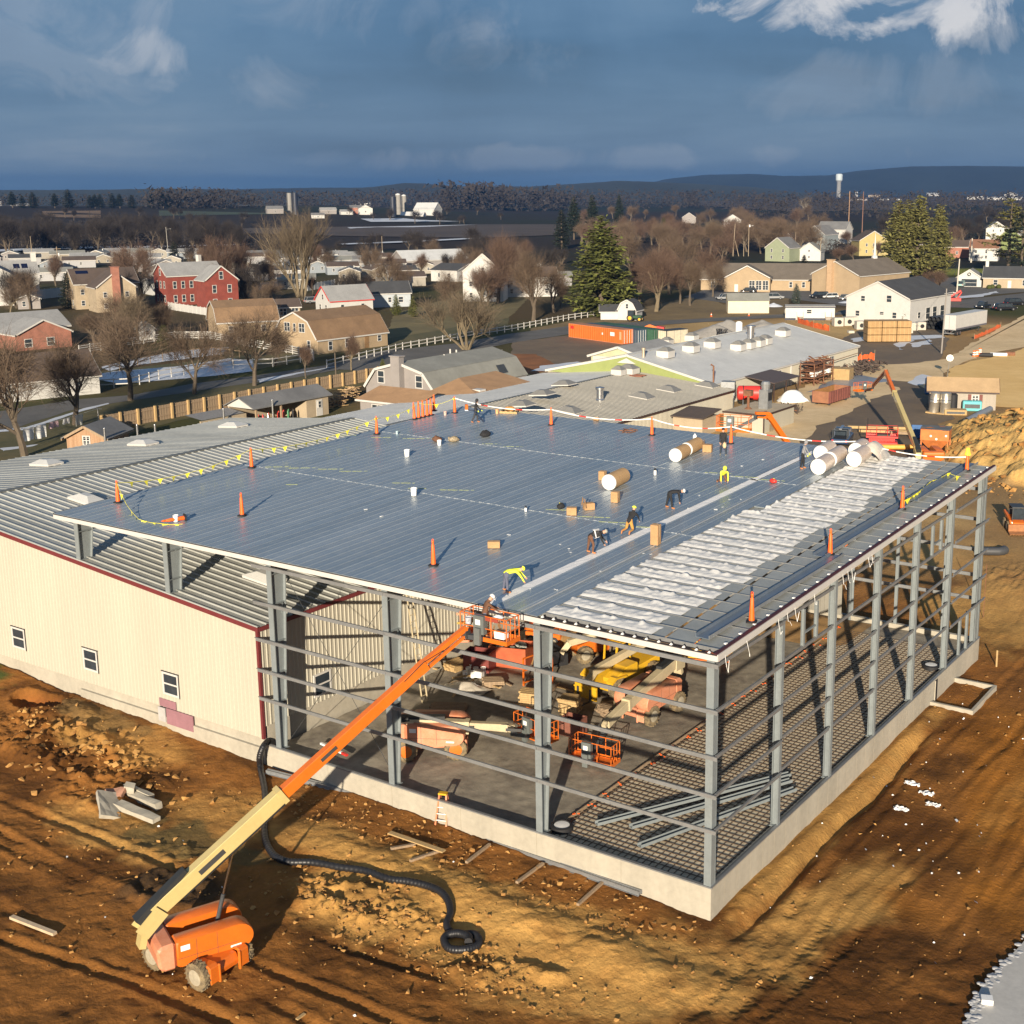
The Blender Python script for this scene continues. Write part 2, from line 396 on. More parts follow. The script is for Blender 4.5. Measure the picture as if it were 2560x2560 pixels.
def UG(u,v):
    z = 0
    for _ in range(14):
        p = U(u,v,z);z = .5*z+.5*hz(p.x,p.y)
    p.z = hz(p.x,p.y);return p
def UD(u,d,v=None):
    """the ground d metres away in column u; with v also the height up to that row"""
    q = CFW + CR*((u/.7547-CX)/CF) - CU*(((v or 360)/.7547-CY)/CF);q = q/math.hypot(q.x,q.y);p = CAMP+q*d;z = hz(p.x,p.y);h = p.z-z;p.z = z
    return (p,h) if v else p
# ---------------------------------------------------------------- sheets of road, yard, lawn, snow
def sheet(name,pts,z,mat,jit=.25,step=2.0,world=False,kind='structure'):
    P = [Vector(p) if world else U(p[0],p[1],z) for p in pts]
    out = [];n = len(P)
    for i in range(n):
        a,b = P[i],P[(i+1) % n];k = max(1,min(60,int((b-a).length/step)))
        for j in range(k):
            p = a.lerp(b,j/k);e = noise.noise(Vector((p.x*.35,p.y*.35,z*31)))*jit*2
            d = (b-a).normalized();out.append((p.x-d.y*e,p.y+d.x*e,z))
    mb = MB();mb.quad(*out);me = mb.mesh(name,mat,fix=False)
    b = bmesh.new();b.from_mesh(me);bmesh.ops.triangulate(b,faces=b.faces,ngon_method='EAR_CLIP')
    for f in b.faces:
        f.normal_update()
        if f.normal.z < 0: f.normal_flip()
    b.to_mesh(me);b.free()
    return tag(link(name,me),kind=kind)
ASPH = M('grey_asphalt',(.105,.10,.092),.9,0,.22,.25,.15,30)
ASPD = M('yard_asphalt',(.11,.082,.055),.85,0,.3,.12,.2,20,c2=(.19,.135,.08))
TAN = M('tan_packed_dirt',(.55,.39,.20),.95,0,.2,.12,.3,12,c2=(.74,.55,.31))
SAND = M('orange_sand',(.68,.42,.135),.95,0,.2,.06,.3,8,c2=(.82,.54,.21))
LAWN = M('winter_lawn',(.052,.055,.014),.95,0,.3,.10,.4,25,c2=(.115,.09,.03))
SNOW = M('old_snow',(.55,.58,.63),.8,0,.1,.3,.3,10)
GRASS = M('green_field',(.028,.045,.018),.95,0,.3,.02)
BROWN = M('plowed_field',(.05,.032,.022),.95,0,.3,.02)  # far field tones kept dark, with cloud shade in the colour
STUB = M('stubble_field',(.16,.095,.045),.95,0,.3,.03)
sheet('lawn',[(-60,800),(40,775),(140,765),(300,742),(480,718),(560,712),(650,697),(712,700),(700,725),(480,760),(270,810),(150,860),(-60,960)],.004,LAWN)
sheet('lawn',[(-60,735),(60,735),(200,718),(330,712),(480,698),(600,675),(760,650),(960,620),(960,600),(700,640),(480,668),(200,700),(-60,715)],.004,LAWN)
sheet('lawn',[(725,640),(960,600),(1000,560),(880,555),(745,590)],.008,M('dry_grass',(.14,.11,.04),.95,0,.25,.1,.3,20))
sheet('lawn',[(1000,620),(1190,585),(1330,555),(1365,575),(1440,560),(1490,560),(1480,600),(1180,612),(1000,640)],.006,M('brown_grass',(.17,.115,.045),.95,0,.3,.08,.3,20))
sheet('lane',[(-60,782),(0,776),(140,754),(250,745),(362,724),(478,709),(560,697),(640,685),(706,664),(858,648),(966,629),(1073,615),(1220,606),(1366,599),(1449,594),(1560,590),(1560,597),(1449,600),
      (1366,605),(1220,615),(1080,630),(975,645),(858,668),(745,695),(712,702),(640,697),(560,712),(478,722),(362,739),(250,755),(140,772),(0,816),(-60,830)],.03,ASPH,.15)
sheet('snow',[(-60,814),(0,811),(50,806),(160,770),(205,760),(206,762),(160,774),(50,811),(0,815),(-60,819)],.045,SNOW,.12,.8)
sheet('snow',[(170,708),(215,700),(330,692),(430,676),(478,680),(480,700),(350,714),(230,724),(180,716)],.03,SNOW,.4)
sheet('snow',[(190,692),(260,676),(345,660),(430,655),(420,668),(340,678),(250,690),(205,700)],.035,SNOW,.4)
sheet('snow',[(0,846),(70,838),(60,842),(0,852)],.03,SNOW,.3,.6)
sheet('snow',[(485,716),(560,703),(640,690),(560,706),(490,722)],.05,SNOW,.15,.8)
sheet('lot',[(966,646),(1075,632),(1230,640),(1270,655),(1180,690),(1020,700),(960,690)],.02,ASPD)
sheet('snow',[(1020,690),(1090,682),(1120,688),(1060,699),(1000,700)],.04,SNOW,.5,.7)
sheet('red_dirt',[(965,668),(1010,668),(1055,690),(1010,706),(962,700)],.035,M('red_dirt',(.22,.08,.02),.95,0,.3,.3,.3,6))
sheet('parking',[(1290,560),(1340,543),(1500,545),(1660,538),(1760,525),(1932,518),(2010,520),(2010,545),(1870,556),(1700,567),(1600,578),(1480,562),(1370,572)],.02,ASPH,.2)
sheet('road',[(2010,545),(1932,553),(1810,566),(1700,574),(1590,585),(1560,596),(1700,583),(1800,580),(1870,582),(1932,575),(2010,570)],.03,ASPH,.2)
sheet('snow',[(1808,559),(1850,555),(1880,549),(1882,552),(1850,560),(1808,563)],.04,SNOW,.3,.8)
sheet('snow',[(1660,535),(1700,533),(1702,536),(1662,538)],.04,SNOW,.3,.8)
sheet('yard',[(1560,655),(1640,612),(1760,604),(1790,640),(1770,690),(1660,715),(1600,690)],.02,ASPD)
sheet('snow',[(1605,640),(1640,632),(1645,641),(1612,645)],.04,SNOW,.5,.6)
sheet('snow',[(1692,633),(1775,632),(1782,637),(1720,641),(1700,660),(1690,655)],.04,SNOW,.5,.6)
sheet('snow',[(1715,648),(1755,640),(1758,648),(1725,655)],.045,SNOW,.5,.6)
sheet('yard',[(1395,800),(1500,800),(1560,745),(1605,705),(1770,690),(1800,735),(1800,790),(1770,800),(1830,850),(1780,880),(1440,880)],.02,ASPD)
sheet('dirt_road',[(2010,560),(2010,640),(1860,668),(1790,695),(1760,740),(1720,720),(1600,712),(1600,690),(1720,686),(1790,676),(1860,632),(1932,595)],.035,TAN,.4)
sheet('dirt_road',[(1398,800),(1510,730),(1570,712),(1660,715),(1700,735),(1600,775),(1480,850),(1380,830)],.04,TAN,.8)
sheet('sand',[(2010,630),(1900,668),(1800,690),(1760,740),(1770,760),(1932,770),(2030,760)],.05,SAND,.4)
sheet('snow',[(1520,740),(1570,716),(1620,708),(1690,718),(1650,722),(1560,738)],.05,M('meltwater',(.24,.27,.31),.35,0,.15,.3),.4,.8)
sheet('snow',[(1710,722),(1740,706),(1760,710),(1768,718),(1730,727)],.06,SNOW,.3,.8)
# far fields, each lying on the swell of the plain
def field(name,pts,mat,dz=.4):
    P = []
    for u,v in pts:
        p = UG(u,v);p.z += dz
        P.append(p)
    mb = MB();mb.quad(*P);me = mb.mesh(name,mat,fix=False)
    b = bmesh.new();b.from_mesh(me);bmesh.ops.triangulate(b,faces=b.faces)
    for f in b.faces:
        f.normal_update()
        if f.normal.z < 0: f.normal_flip()
    b.to_mesh(me);b.free()
    return tag(link(name,me),kind='structure')
field('field',[(300,398),(420,389),(560,385),(560,404),(300,408)],GRASS)
field('field',[(430,432),(680,428),(905,424),(1060,424),(1060,444),(900,450),(640,446),(430,440)],BROWN)
field('field',[(80,399),(190,398),(190,412),(80,410)],STUB)
field('field',[(1320,373),(1932,372),(2100,388),(1500,400),(1320,388)],BROWN)
for a in (((290,397.5),(360,391),(480,387.6),(600,387),(480,388.6),(360,392.4)),((680,414),(760,413),(790,416),(870,419),(700,420)),((655,430.5),(780,428),(900,425),(780,430.5),(660,432.6)),
          ((640,462),(780,456),(905,450),(906,452),(780,459),(640,464)),((980,373.4),(1080,372),(1080,375),(985,377)),((700,371.5),(760,371),(740,373),(700,373.5)),((770,367),(800,366),(812,369),(775,370)),
          ((0,440),(60,437),(60,441),(0,445)),((0,473),(120,468),(300,466),(480,463),(300,469),(120,472),(0,477)),((1480,378.6),(1932,382.5),(1932,383.3),(1480,379.2)),((620,374),(680,373),(680,375),(620,375.5))):
    field('snow_strip',a,SNOW,.7)

# ---------------------------------------------------------------- far hills
HILL = M('wooded_hill',(.020,.026,.022),1,0,.35,.004)
def hill(name,prof,D,depth):
    """prof: (column, row of the skyline) in the photograph; built as a long ridge D metres away"""
    mb = MB();us = np.linspace(prof[0][0],prof[-1][0],90);vs = []
    for i,u in enumerate(us):
        v = np.interp(u,[p[0] for p in prof],[p[1] for p in prof]) + .6*noise.noise(Vector((u*.06,D,0))) + .35*noise.noise(Vector((u*.35,D,3)))
        d = CFW + CR*((u/.7547-CX)/CF) - CU*((v/.7547-CY)/CF);d = d/Vector((d.x,d.y)).length
        top = CAMP + d*D;r2 = Vector((d.x,d.y,0)).normalized()
        for k,(t,hh) in enumerate(((-1,0),(-.7,.35),(-.4,.72),(-.15,.94),(0,1),(.3,.8),(1,0))):
            q = top + r2*(t*depth);n_ = noise.noise(Vector((q.x*.004,q.y*.004,1)))
            vs.append((q.x,q.y,-6 + (top.z+6)*hh*(1+.06*n_*(hh < 1))))
    n = 7
    fs = [(i*n+k,(i+1)*n+k,(i+1)*n+k+1,i*n+k+1) for i in range(len(us)-1) for k in range(n-1)]
    mb.add(vs,fs)
    return tag(mb.build(name,HILL,smooth=True),kind='structure')
hill('hill',[(1060,366),(1190,352),(1262,337),(1330,330),(1420,328),(1480,332),(1560,331),(1620,322),(1720,314),(1830,313),(1932,314),(2100,318),(2300,340)],7000,900)
hill('hill',[(470,368),(600,358),(700,353),(760,345.5),(800,346),(850,351),(1000,352),(1080,347),(1170,341),(1230,343),(1300,346),(1420,353),(1560,368)],4200,500)
hill('hill',[(290,368),(380,360),(480,356),(600,354),(760,354),(900,357),(1050,368)],5200,500)
hill('hill',[(-200,364),(0,358.5),(180,358),(300,356),(420,357),(520,361),(640,369)],3600,400)

# ---------------------------------------------------------------- common materials
WHITE = M('white_paint',(.52,.505,.475),.55,0,.05,1.5)
CREAM = M('cream_steel_siding',(.425,.40,.325),.5,0,.05,.6,streak=(1,1,.15))
MAROON = M('maroon_trim',(.14,.028,.030),.45,0,.12,2)
GALV = M('galvanised_ribbed_roof',(.38,.385,.355),.5,.2,.18,.35,streak=(.15,1,1))
LGREY = M('pale_grey_roof',(.55,.555,.54),.55,.05,.1,.4)
BLUEM = M('new_steel_roof',(.30,.36,.405),.36,.50,.12,.22,streak=(1,.16,1),rndv=.06,c2=(.42,.46,.48),world=True)
PRIMER = M('grey_primer_steel',(.205,.232,.240),.5,.1,.1,1.2)
GIRT = M('galvanised_girt',(.27,.28,.285),.45,.45,.15,1.5)
CONC = M('pale_concrete',(.37,.34,.275),.9,0,.16,.45,.15,12,streak=(1,1,.18))
BLACK = M('black_rubber',(.015,.015,.017),.7,0,.2)
DARK = M('dark_closure',(.022,.016,.016),.8,0,.2)
GREYD = M('dark_grey_metal',(.06,.065,.07),.5,.3,.2)
ORANGE = M('orange_paint',(.60,.135,.012),.42,0,.09,1.2,coat=.25)
PINKO = M('sun_faded_orange_paint',(.56,.20,.10),.5,0,.15,1.4,c2=(.62,.28,.17))
CRM = M('cream_machine_paint',(.50,.40,.17),.42,0,.06,1,coat=.2)
TAND = M('dusty_tan_paint',(.50,.42,.27),.55,0,.12,1)
YEL = M('yellow_machine_paint',(.62,.36,.02),.45,0,.1,1.2,coat=.2)
RED = M('red_paint',(.58,.035,.025),.45,0,.12,1.5,coat=.2)
STEELB = M('bright_steel',(.62,.62,.62),.28,.9,.08)
CHROME = M('ram_chrome',(.75,.75,.75),.15,1,.03)
MUD = M('muddy_tyre',(.055,.045,.034),.95,0,.3,4,c2=(.30,.225,.12))
RIMW = M('pale_wheel_rim',(.34,.30,.22),.6,0,.2,5)
WOODY = M('fresh_lumber',(.42,.285,.13),.8,0,.2,2,streak=(6,6,1))
WOODG = M('weathered_boards',(.30,.215,.135),.9,0,.25,2,streak=(8,8,.6))
CARD = M('brown_cardboard',(.40,.235,.11),.85,0,.12,3)
INSUL = M('white_insulation_facing',(.66,.65,.62),.7,0,.05,3,.4,14)
TANPAPER = M('kraft_wrapped_roll',(.42,.265,.125),.8,0,.12,3)
YELTAPE = M('yellow_pennant',(.82,.74,.05),.6,0,.05)
GLASS = glass_mat()
ORNG2 = M('traffic_orange',(.90,.13,.012),.5,0,.05)
WHITEP = M('white_plastic',(.78,.78,.76),.4,0,.04)
RUST = M('rusty_steel',(.13,.055,.03),.85,0,.3,3,c2=(.24,.11,.055))

# ---------------------------------------------------------------- shared builders
WCACHE = {}
def window(parent,c,ang,w,h,fm=None,style='sash',depth=.10,dark=None,name='window'):
    """frame plus pane; c = centre on the wall face, ang = direction the wall faces"""
    fm = fm or WHITE;k = (round(w,2),round(h,2),fm.name,style)
    if k not in WCACHE:
        t = min(.11,w*.12);f = MB();a,b = w/2,h/2
        f.mm(-a,a,-depth,.03,b-t,b);f.mm(-a,a,-depth,.03,-b,-b+t);f.mm(-a,-a+t,-depth,.03,-b+t,b-t);f.mm(a-t,a,-depth,.03,-b+t,b-t)
        if style in ('sash','grid'): f.mm(-a+t,a-t,-.03,.022,-t*.4,t*.4)
        if style in ('double','grid'): f.mm(-t*.5,t*.5,-.03,.025,-b+t,b-t)
        if style == 'double': f.mm(-a+t,-t*.5,-.03,.02,-t*.3,t*.3);f.mm(t*.5,a-t,-.03,.02,-t*.3,t*.3)
        if style == 'grid':
            for q in (-.5,.5): f.mm(-a+t,a-t,-.03,.015,q*b-.02,q*b+.02)
        p = MB();p.mm(-a+t*.9,a-t*.9,-.03,.004,-b+t*.9,b-t*.9)
        WCACHE[k] = (f.mesh('window_frame',fm),p.mesh('window_pane',GLASS))
    fme,pme = WCACHE[k]
    # local x = along wall, local y = out of the wall
    o = link(name,fme,parent,c,(0,0,ang-math.pi/2));KIDS.setdefault(parent.name,[]).append(o)
    pn = link('pane',pme,o);KIDS.setdefault(o.name,[]).append(pn)
    return o
def corr(mb,a,b,zb,zt,pitch=.305,depth=.032,flip=1):
    """ribbed sheet wall from a to b (x,y), zb/zt functions of the 0..1 run"""
    a,b = Vector((a[0],a[1],0)),Vector((b[0],b[1],0));L_ = (b-a).length;d = (b-a)/L_;n = Vector((d.y,-d.x,0))*flip
    ts = [];k = int(L_/pitch)
    for i in range(k):
        s = i*pitch
        ts += [(s,0),(s+pitch*.62,0),(s+pitch*.70,depth),(s+pitch*.90,depth),(s+pitch*.98,0)]
    ts.append((L_,0))
    lo = [a+d*s+n*o+Vector((0,0,zb(s/L_))) for s,o in ts];hi = [a+d*s+n*o+Vector((0,0,zt(s/L_))) for s,o in ts]
    m_ = len(ts);mb.add(lo+hi,[(i,i+1,i+1+m_,i+m_) for i in range(m_-1)])
def ribroof(mb,y0,y1,x0,z0,x1,z1,pitch=.61,rw=.16,rh=.06):
    """ribbed roof slope: ribs run from (x0,z0) to (x1,z1), repeated along y"""
    ts = [];k = int((y1-y0)/pitch)
    for i in range(k+1):
        s = y0+i*pitch
        for o,h in ((0,0),(.04,rh),(rw-.04,rh),(rw,0)):
            if s+o < y1: ts.append((s+o,h))
    ts.append((y1,0));m_ = len(ts)
    mb.add([(x0,y,z0+h) for y,h in ts]+[(x1,y,z1+h) for y,h in ts],[(i,i+1,i+1+m_,i+m_) for i in range(m_-1)])
def ibeam(mb,p,q,d0,d1,w=.28,t=.02,side=None):
    """vertical tapered I column: outer flange fixed, inner flange leaning; p bottom, q top, side = direction inward"""
    s = Vector(side);p,q = Vector(p),Vector(q)
    for (b,c) in ((p,q),(p+s*d0,q+s*d1)): mb.bar(b,c,w,t*1.6,up=s)
    xx = s.cross(Vector((0,0,1)))*(t/2)
    vs = [p-xx,p+s*d0-xx,q+s*d1-xx,q-xx,p+xx,p+s*d0+xx,q+s*d1+xx,q+xx]
    mb.add(vs,[(0,1,2,3),(4,5,6,7),(0,1,5,4),(1,2,6,5),(2,3,7,6),(3,0,4,7)])
def zsec(mb,p,q,h=.2,w=.07,t=.012,out=(0,-1,0)):
    """cold-formed Z girt from p to q (top outer line), web vertical"""
    p,q,o = Vector(p),Vector(q),Vector(out);up = Vector((0,0,1))
    def slab(a0,a1,b0,b1):
        vs = [x+o*a+up*b for x in (p,q) for a,b in ((a0,b0),(a1,b0),(a1,b1),(a0,b1))]
        mb.add(vs,[(0,1,2,3),(4,5,6,7),(0,1,5,4),(1,2,6,5),(2,3,7,6),(3,0,4,7)])
    slab(-t/2,t/2,-h/2,h/2);slab(t/2,w,h/2-t,h/2);slab(t/2,t/2+.012,h/2-.03,h/2-t);slab(-w,-t/2,-h/2,-h/2+t)
    slab(w-t,w,h/2-.035,h/2-t)

# ---------------------------------------------------------------- building under construction
SB = thing('steel_building','unfinished building of grey steel posts and girts under a broad blue-grey metal roof','building',(-20,18,0))
def part(mb,name,mat,parent=SB,**k):
    """mesh data written in world coordinates, parented with its thing"""
    o = mb.build(name,mat,parent,**k)
    L0 = Vector((0,0,0));x = parent
    if x is not None: o.matrix_parent_inverse = Matrix.Translation(-Vector(parent.location)) if parent.rotation_euler.z == 0 else (Matrix.Translation(parent.location) @ Matrix.Rotation(parent.rotation_euler.z,4,'Z')).inverted()
    return o
LX,LY = 42.6,36.6
mb = MB();mb.mm(-26.35,0,0,.28,-3.2,-.06);part(mb,'foundation_wall',CONC)
mb = MB();mb.mm(-.28,0,.282,LY,-3.2,-.06);part(mb,'foundation_wall',CONC)
for x in (-21.9,-17.6,-13.3,-8.9,-4.4):
    mb = MB();mb.mm(x-.012,x+.012,-.006,.001,-3.0,-.065);part(mb,'form_joint',M('joint_line',(.30,.27,.21),.9))  # joints in a slightly darker concrete tone
for y in (1.2,2.4,3.7,4.9,6.1,7.3,8.5,9.8,11,12.2,13.4,14.6,15.9,17.1,18.3,19.5,20.7,22,23.2,24.4,25.6):
    mb = MB();mb.mm(-.001,.005,y-.01,y+.01,-3.0,-.065);part(mb,'form_joint',MATS['joint_line'])
mb = MB();mb.mm(-26.35,.01,-.012,.10,-.058,.03);mb.mm(-26.35,.01,-.05,-.014,-.02,.03);part(mb,'base_angle',GIRT)
mb = MB();mb.mm(-.10,.012,.11,LY,-.058,.03);mb.mm(.014,.05,-.04,LY,-.02,.03);part(mb,'base_angle',GIRT)
FLOOR = M('crushed_stone_floor',(.14,.12,.095),.95,0,.3,.3,.6,9,c2=(.34,.30,.23))
mb = MB();fl = lambda a,b: (-26.3+26*a,.3+36*b,-.36+.05*noise.noise(Vector((a*26*.5,b*36*.5,0)))+.03*noise.noise(Vector((a*26*2,b*36*2,3))))
mb.grid(fl,130,180);part(mb,'floor',FLOOR,smooth=True)
# mud heaped along the far inner part
mb = MB();mb.grid(lambda a,b: (-26+19*a,30+6*b,-.3+.9*max(0,math.sin(a*3.1))*math.sin(b*3.1)*(.6+.6*noise.noise(Vector((a*9,b*4,5))))),60,24);part(mb,'soil_heap',M('inner_soil',(.27,.16,.06),.95,0,.3,.8,.4,8),smooth=True)
# reinforcing mat on light stone
mb = MB();mb.grid(lambda a,b: (-8.35+8.0*a,.5+33.6*b,-.29+.012*noise.noise(Vector((a*30,b*90,1)))),20,60);part(mb,'stone_bed',M('pale_stone_bed',(.56,.49,.36),.95,0,.25,3,.5,30))
mb = MB()
for i in range(91):
    y = .55+i*.37;mb.bar((-8.5,y,-.245),(-.42,y,-.245),.03,.026)
for i in range(26):
    x = -8.42+i*.315;mb.bar((x,.45,-.268),(x,34.0,-.268),.03,.022)
tag(part(mb,'rebar_mat',M('rusty_rebar',(.075,.05,.035),.9,0,.3,3,c2=(.13,.085,.05))),kind='stuff')
mb = MB();mb.bar((-8.62,.4,-.24),(-8.62,34,-.24),.05,.16);part(mb,'edge_form',WOODG)
mb = MB()
for i in range(26):
    y = 1.2+i*1.3+rnd.uniform(-.2,.2)
    for j in range(3): mb.box((-8.5+rnd.uniform(-.1,.35),y+j*.09,-.13),(.10,.035,.035),rnd.uniform(-.5,.5))
tag(part(mb,'bar_cap',ORNG2),kind='stuff')
# columns of the front frames
CX_ = [-8.75,-17.6,-25.42,-33.4,-41.1];CB = [-.06,-.06,-.06,7.06,7.74]
for x,b in zip(CX_,CB):
    mb = MB();dep = (.42,1.02) if b < 0 else (.78,1.05)
    ibeam(mb,(x,.03,b),(x,.03,10.02),dep[0],dep[1],.34,.03,(0,1,0))
    zs = [z for z in (2.55,4.12,5.8,7.8,9.4) if z > b+.3]
    for z in zs:
        t = (z-b)/(10.02-b);d = dep[0]+(dep[1]-dep[0])*t;mb.mm(x+.016,x+.16,.06,d,z-.012,z+.012)
    mb.mm(x-.24,x+.24,-.02,dep[0]+.12,b,b+.03)
    part(mb,'column',PRIMER)
    mb = MB();s = .02515
    for dz,w in ((-.24,.24),(-1.02,.24)): mb.bar((x,.6,roofz(.6)+dz),(x,36.2,roofz(36.2)+dz),w,.03)
    vs = [(x-.012,.6,roofz(.6)-1.02),(x-.012,36.2,roofz(36.2)-1.02),(x-.012,36.2,roofz(36.2)-.24),(x-.012,.6,roofz(.6)-.24)]
    mb.add(vs+[(x+.012,y,z) for _,y,z in vs],[(0,1,2,3),(4,5,6,7),(0,1,5,4),(2,3,7,6)]);part(mb,'rafter',PRIMER)
# corner and end-wall posts
mb = MB();mb.mm(-.36,-.02,.02,.055,-.06,10.05);mb.mm(-.06,-.025,.057,.38,-.06,10.05);mb.mm(-.36,-.02,.385,.42,-.06,10.05);part(mb,'column',PRIMER)
PY = [6.5,12.4,18.25,24.05,29.95]
for y in PY:
    mb = MB();h = roofz(y)-.42;mb.mm(-.04,0,y-.13,y+.13,-.06,h);mb.mm(-.31,-.042,y-.012,y+.012,-.06,h);mb.mm(-.345,-.312,y-.13,y+.13,-.06,h)
    mb.mm(-.4,.03,y-.2,y+.2,-.058,-.02);part(mb,'post',PRIMER)
for y in (35.62,36.2):
    mb = MB();h = roofz(y)-.42;mb.mm(-.04,0,y-.14,y+.14,-.06,h);mb.mm(-.36,-.042,y-.012,y+.012,-.06,h);part(mb,'post',PRIMER)
mb = MB();mb.bar((-.2,.4,roofz(.4)-.3),(-.2,36.4,roofz(36.4)-.3),.03,.34);mb.bar((-.2,.4,roofz(.4)-.14),(-.2,36.4,roofz(36.4)-.14),.22,.02);mb.bar((-.2,.4,roofz(.4)-.46),(-.2,36.4,roofz(36.4)-.46),.22,.02);part(mb,'rafter',PRIMER)
# far wall posts and girts seen through the frame
for x in (-8.75,-17.6,-25.3):
    mb = MB();ibeam(mb,(x,36.5,-.3),(x,36.5,10.8),.4,.9,.3,.03,(0,-1,0));part(mb,'column',PRIMER)
for x in (-2.4,-5.6,-12.4):
    mb = MB();mb.mm(x-.1,x+.1,36.35,36.5,-.3,10.9);part(mb,'post',PRIMER)
mb = MB();mb.mm(-26.2,-.3,36.3,36.6,-2.5,-.06);part(mb,'foundation_wall',CONC)
ROWS = [2.57,4.13,5.81,7.80,9.76]
for z in ROWS:
    for x0,x1 in ((-26.55,-17.62),(-17.60,-8.77),(-8.75,.22)):
        mb = MB();zsec(mb,(x0,-.09,z),(x1,-.09,z),.21,.085,.014);part(mb,'girt',GIRT)
    ys = [.44]+PY+[35.5]
    for i in range(len(ys)-1):
        mb = MB();a,b = ys[i]+.135,ys[i+1]-.135
        if i == 0: a = -.0
        if i == 5: b = 36.8
        zsec(mb,(.09,a,z),(.09,b,z),.21,.085,.014,(1,0,0)) if i in (0,5) else zsec(mb,(-.10,a,z),(-.10,b,z),.21,.085,.014,(1,0,0))
        part(mb,'girt',GIRT)
    for x0,x1 in ((-17.5,-8.8),(-8.7,-.4)):
        mb = MB();zsec(mb,(x0,36.5,z),(x1,36.5,z),.2,.07,.014,(0,1,0));part(mb,'girt',GIRT)
for y,z0,z1 in ((8.75,7.9,9.66),(10.22,7.9,9.66),(26.45,7.9,9.66),(27.95,7.9,9.66),(32.5,-.05,2.47),(33.95,-.05,2.47)):
    mb = MB();mb.mm(-.14,-.02,y-.012,y+.012,z0,z1);mb.mm(-.16,-.142,y-.08,y+.08,z0,z1);mb.mm(-.018,0,y-.08,y+.08,z0,z1);part(mb,'jamb_stud',PRIMER)
for y0,y1 in ((8.84,10.13),(26.54,27.86)):
    mb = MB();mb.mm(-.14,-.03,y0,y1,8.45,8.52);part(mb,'header',PRIMER)
mb = MB();corr(mb,(-26.2,35.9),(-9.2,35.9),lambda t: .0,lambda t: 10.3);part(mb,'back_wall',M('added_back_sheet',(.22,.21,.18),.7,0,.1,.6),fix=False)  # sheeting added so that the back of the interior goes dark
# diagonal rod bracing between two front columns
for a,b in (((-25.3,.5,.1),(-17.8,.8,9.6)),((-17.8,.5,.1),(-25.3,.8,9.6))):
    mb = MB();mb.tube([a,b],.014,5);part(mb,'brace_rod',GREYD)
for x in (-25.42,-17.6,-8.75):
    for z in (7.6,4.0):
        mb = MB();mb.bar((x+.05,.8,z+.15),(x+.75,.05,z-.05),.05,.05);part(mb,'fly_brace',PRIMER)
# eave and rake trims
mb = MB();mb.mm(-LX,.30,-.33,-.28,10.06,10.29);mb.mm(-LX,.30,-.278,-.06,10.06,10.10);part(mb,'eave_trim',WHITE)
mb = MB();mb.mm(-LX,.26,-.305,-.20,10.293,10.335);part(mb,'eave_closure',DARK)
def rake(mb,x0,x1,dz0,dz1,y0=-.30,y1=36.95):
    vs = [(x,y,roofz(y)+dz) for y in (y0,y1) for x,dz in ((x0,dz0),(x1,dz0),(x1,dz1),(x0,dz1))]
    mb.add(vs,[(0,1,2,3),(4,5,6,7),(0,1,5,4),(1,2,6,5),(2,3,7,6),(3,0,4,7)])
mb = MB();rake(mb,.262,.31,-.30,-.02);part(mb,'rake_trim',WHITE)
mb = MB();rake(mb,.10,.26,-.06,.025);part(mb,'rake_flashing',M('dark_maroon',(.06,.014,.016),.6))
mb = MB();rake(mb,-LX-.03,-LX,-.25,.03);part(mb,'rake_trim',DARK)
# roof sheets, 0.61 m apart, in three courses up the slope
RB = [(-.29,13.75),(13.70,26.25),(26.20,36.98)];RW = .61
def sheet_mesh(y0,y1,lift):
    mb = MB();pr = [(0,0),(.025,.024),(.065,.024),(.09,0),(.28,0),(.30,.008),(.33,.008),(.35,0),(RW+.02,0)]
    n = len(pr);vs = [(x,y,roofz(y)+h+lift) for y in (y0,y1) for x,h in pr]
    fs = [(i,i+1,i+1+n,i+n) for i in range(n-1)]
    lo = [(x,y0,roofz(y0)-.03) for x,h in pr];fs += [(i,i+1,2*n+i+1,2*n+i) for i in range(n-1)]
    mb.add(vs+lo,fs);return mb.mesh('roof_sheet',BLUEM)
SHM = [sheet_mesh(a,b,l) for (a,b),l in zip(RB,(.0,.012,.024))]
xs = [-LX+i*RW for i in range(51)]                     # up to x = -11.5
for r in range(3):
    cols = xs + ([-10.93,-10.32,-9.71,-9.10] if r < 2 else [-10.95,-10.34,-9.73,-9.12])
    for x in cols:
        o = link('roof_sheet',SHM[r],SB,(x+20,-18,0));KIDS.setdefault(SB.name,[]).append(o)
mb = MB();x = -8.45
n_ = sheet_mesh(20.6,36.98,.03);o = link('roof_sheet',n_,SB,(-8.45+20,-18,0));KIDS[SB.name].append(o)
# bare white facing left showing between the sheets
mb = MB();mb.grid(lambda a,b: (-11.50+.60*a-.0,-.2+26.3*b,roofz(-.2+26.3*b)+.012*noise.noise(Vector((a*3,b*60,0)))+.005),4,120);part(mb,'facing_strip',M('lit_facing',(.82,.80,.77),.7,0,.05,3,.3,8))  # blanket facing again, lightened in colour to imitate stronger light
mb = MB();mb.grid(lambda a,b: (-11.44+.42*a,26.3+10.6*b,roofz(26.3+10.6*b)+.012*noise.noise(Vector((a*3,b*60,9)))+.02),4,50);part(mb,'facing_strip',MATS['lit_facing'])
mb = MB()
for (y,dz,x1) in ((13.72,.07,-8.6),(26.22,.085,-8.5)):
    x = -42.3
    while x < x1:
        mb.bar((x+.1,y+rnd.uniform(-.05,.08),roofz(y)+dz-.05),(x+.42,y+rnd.uniform(-.12,.05),roofz(y)+dz-.05),.035,.012);x += RW
tag(part(mb,'lap_sealant',M('pale_sealant',(.55,.57,.58),.5)),kind='stuff')
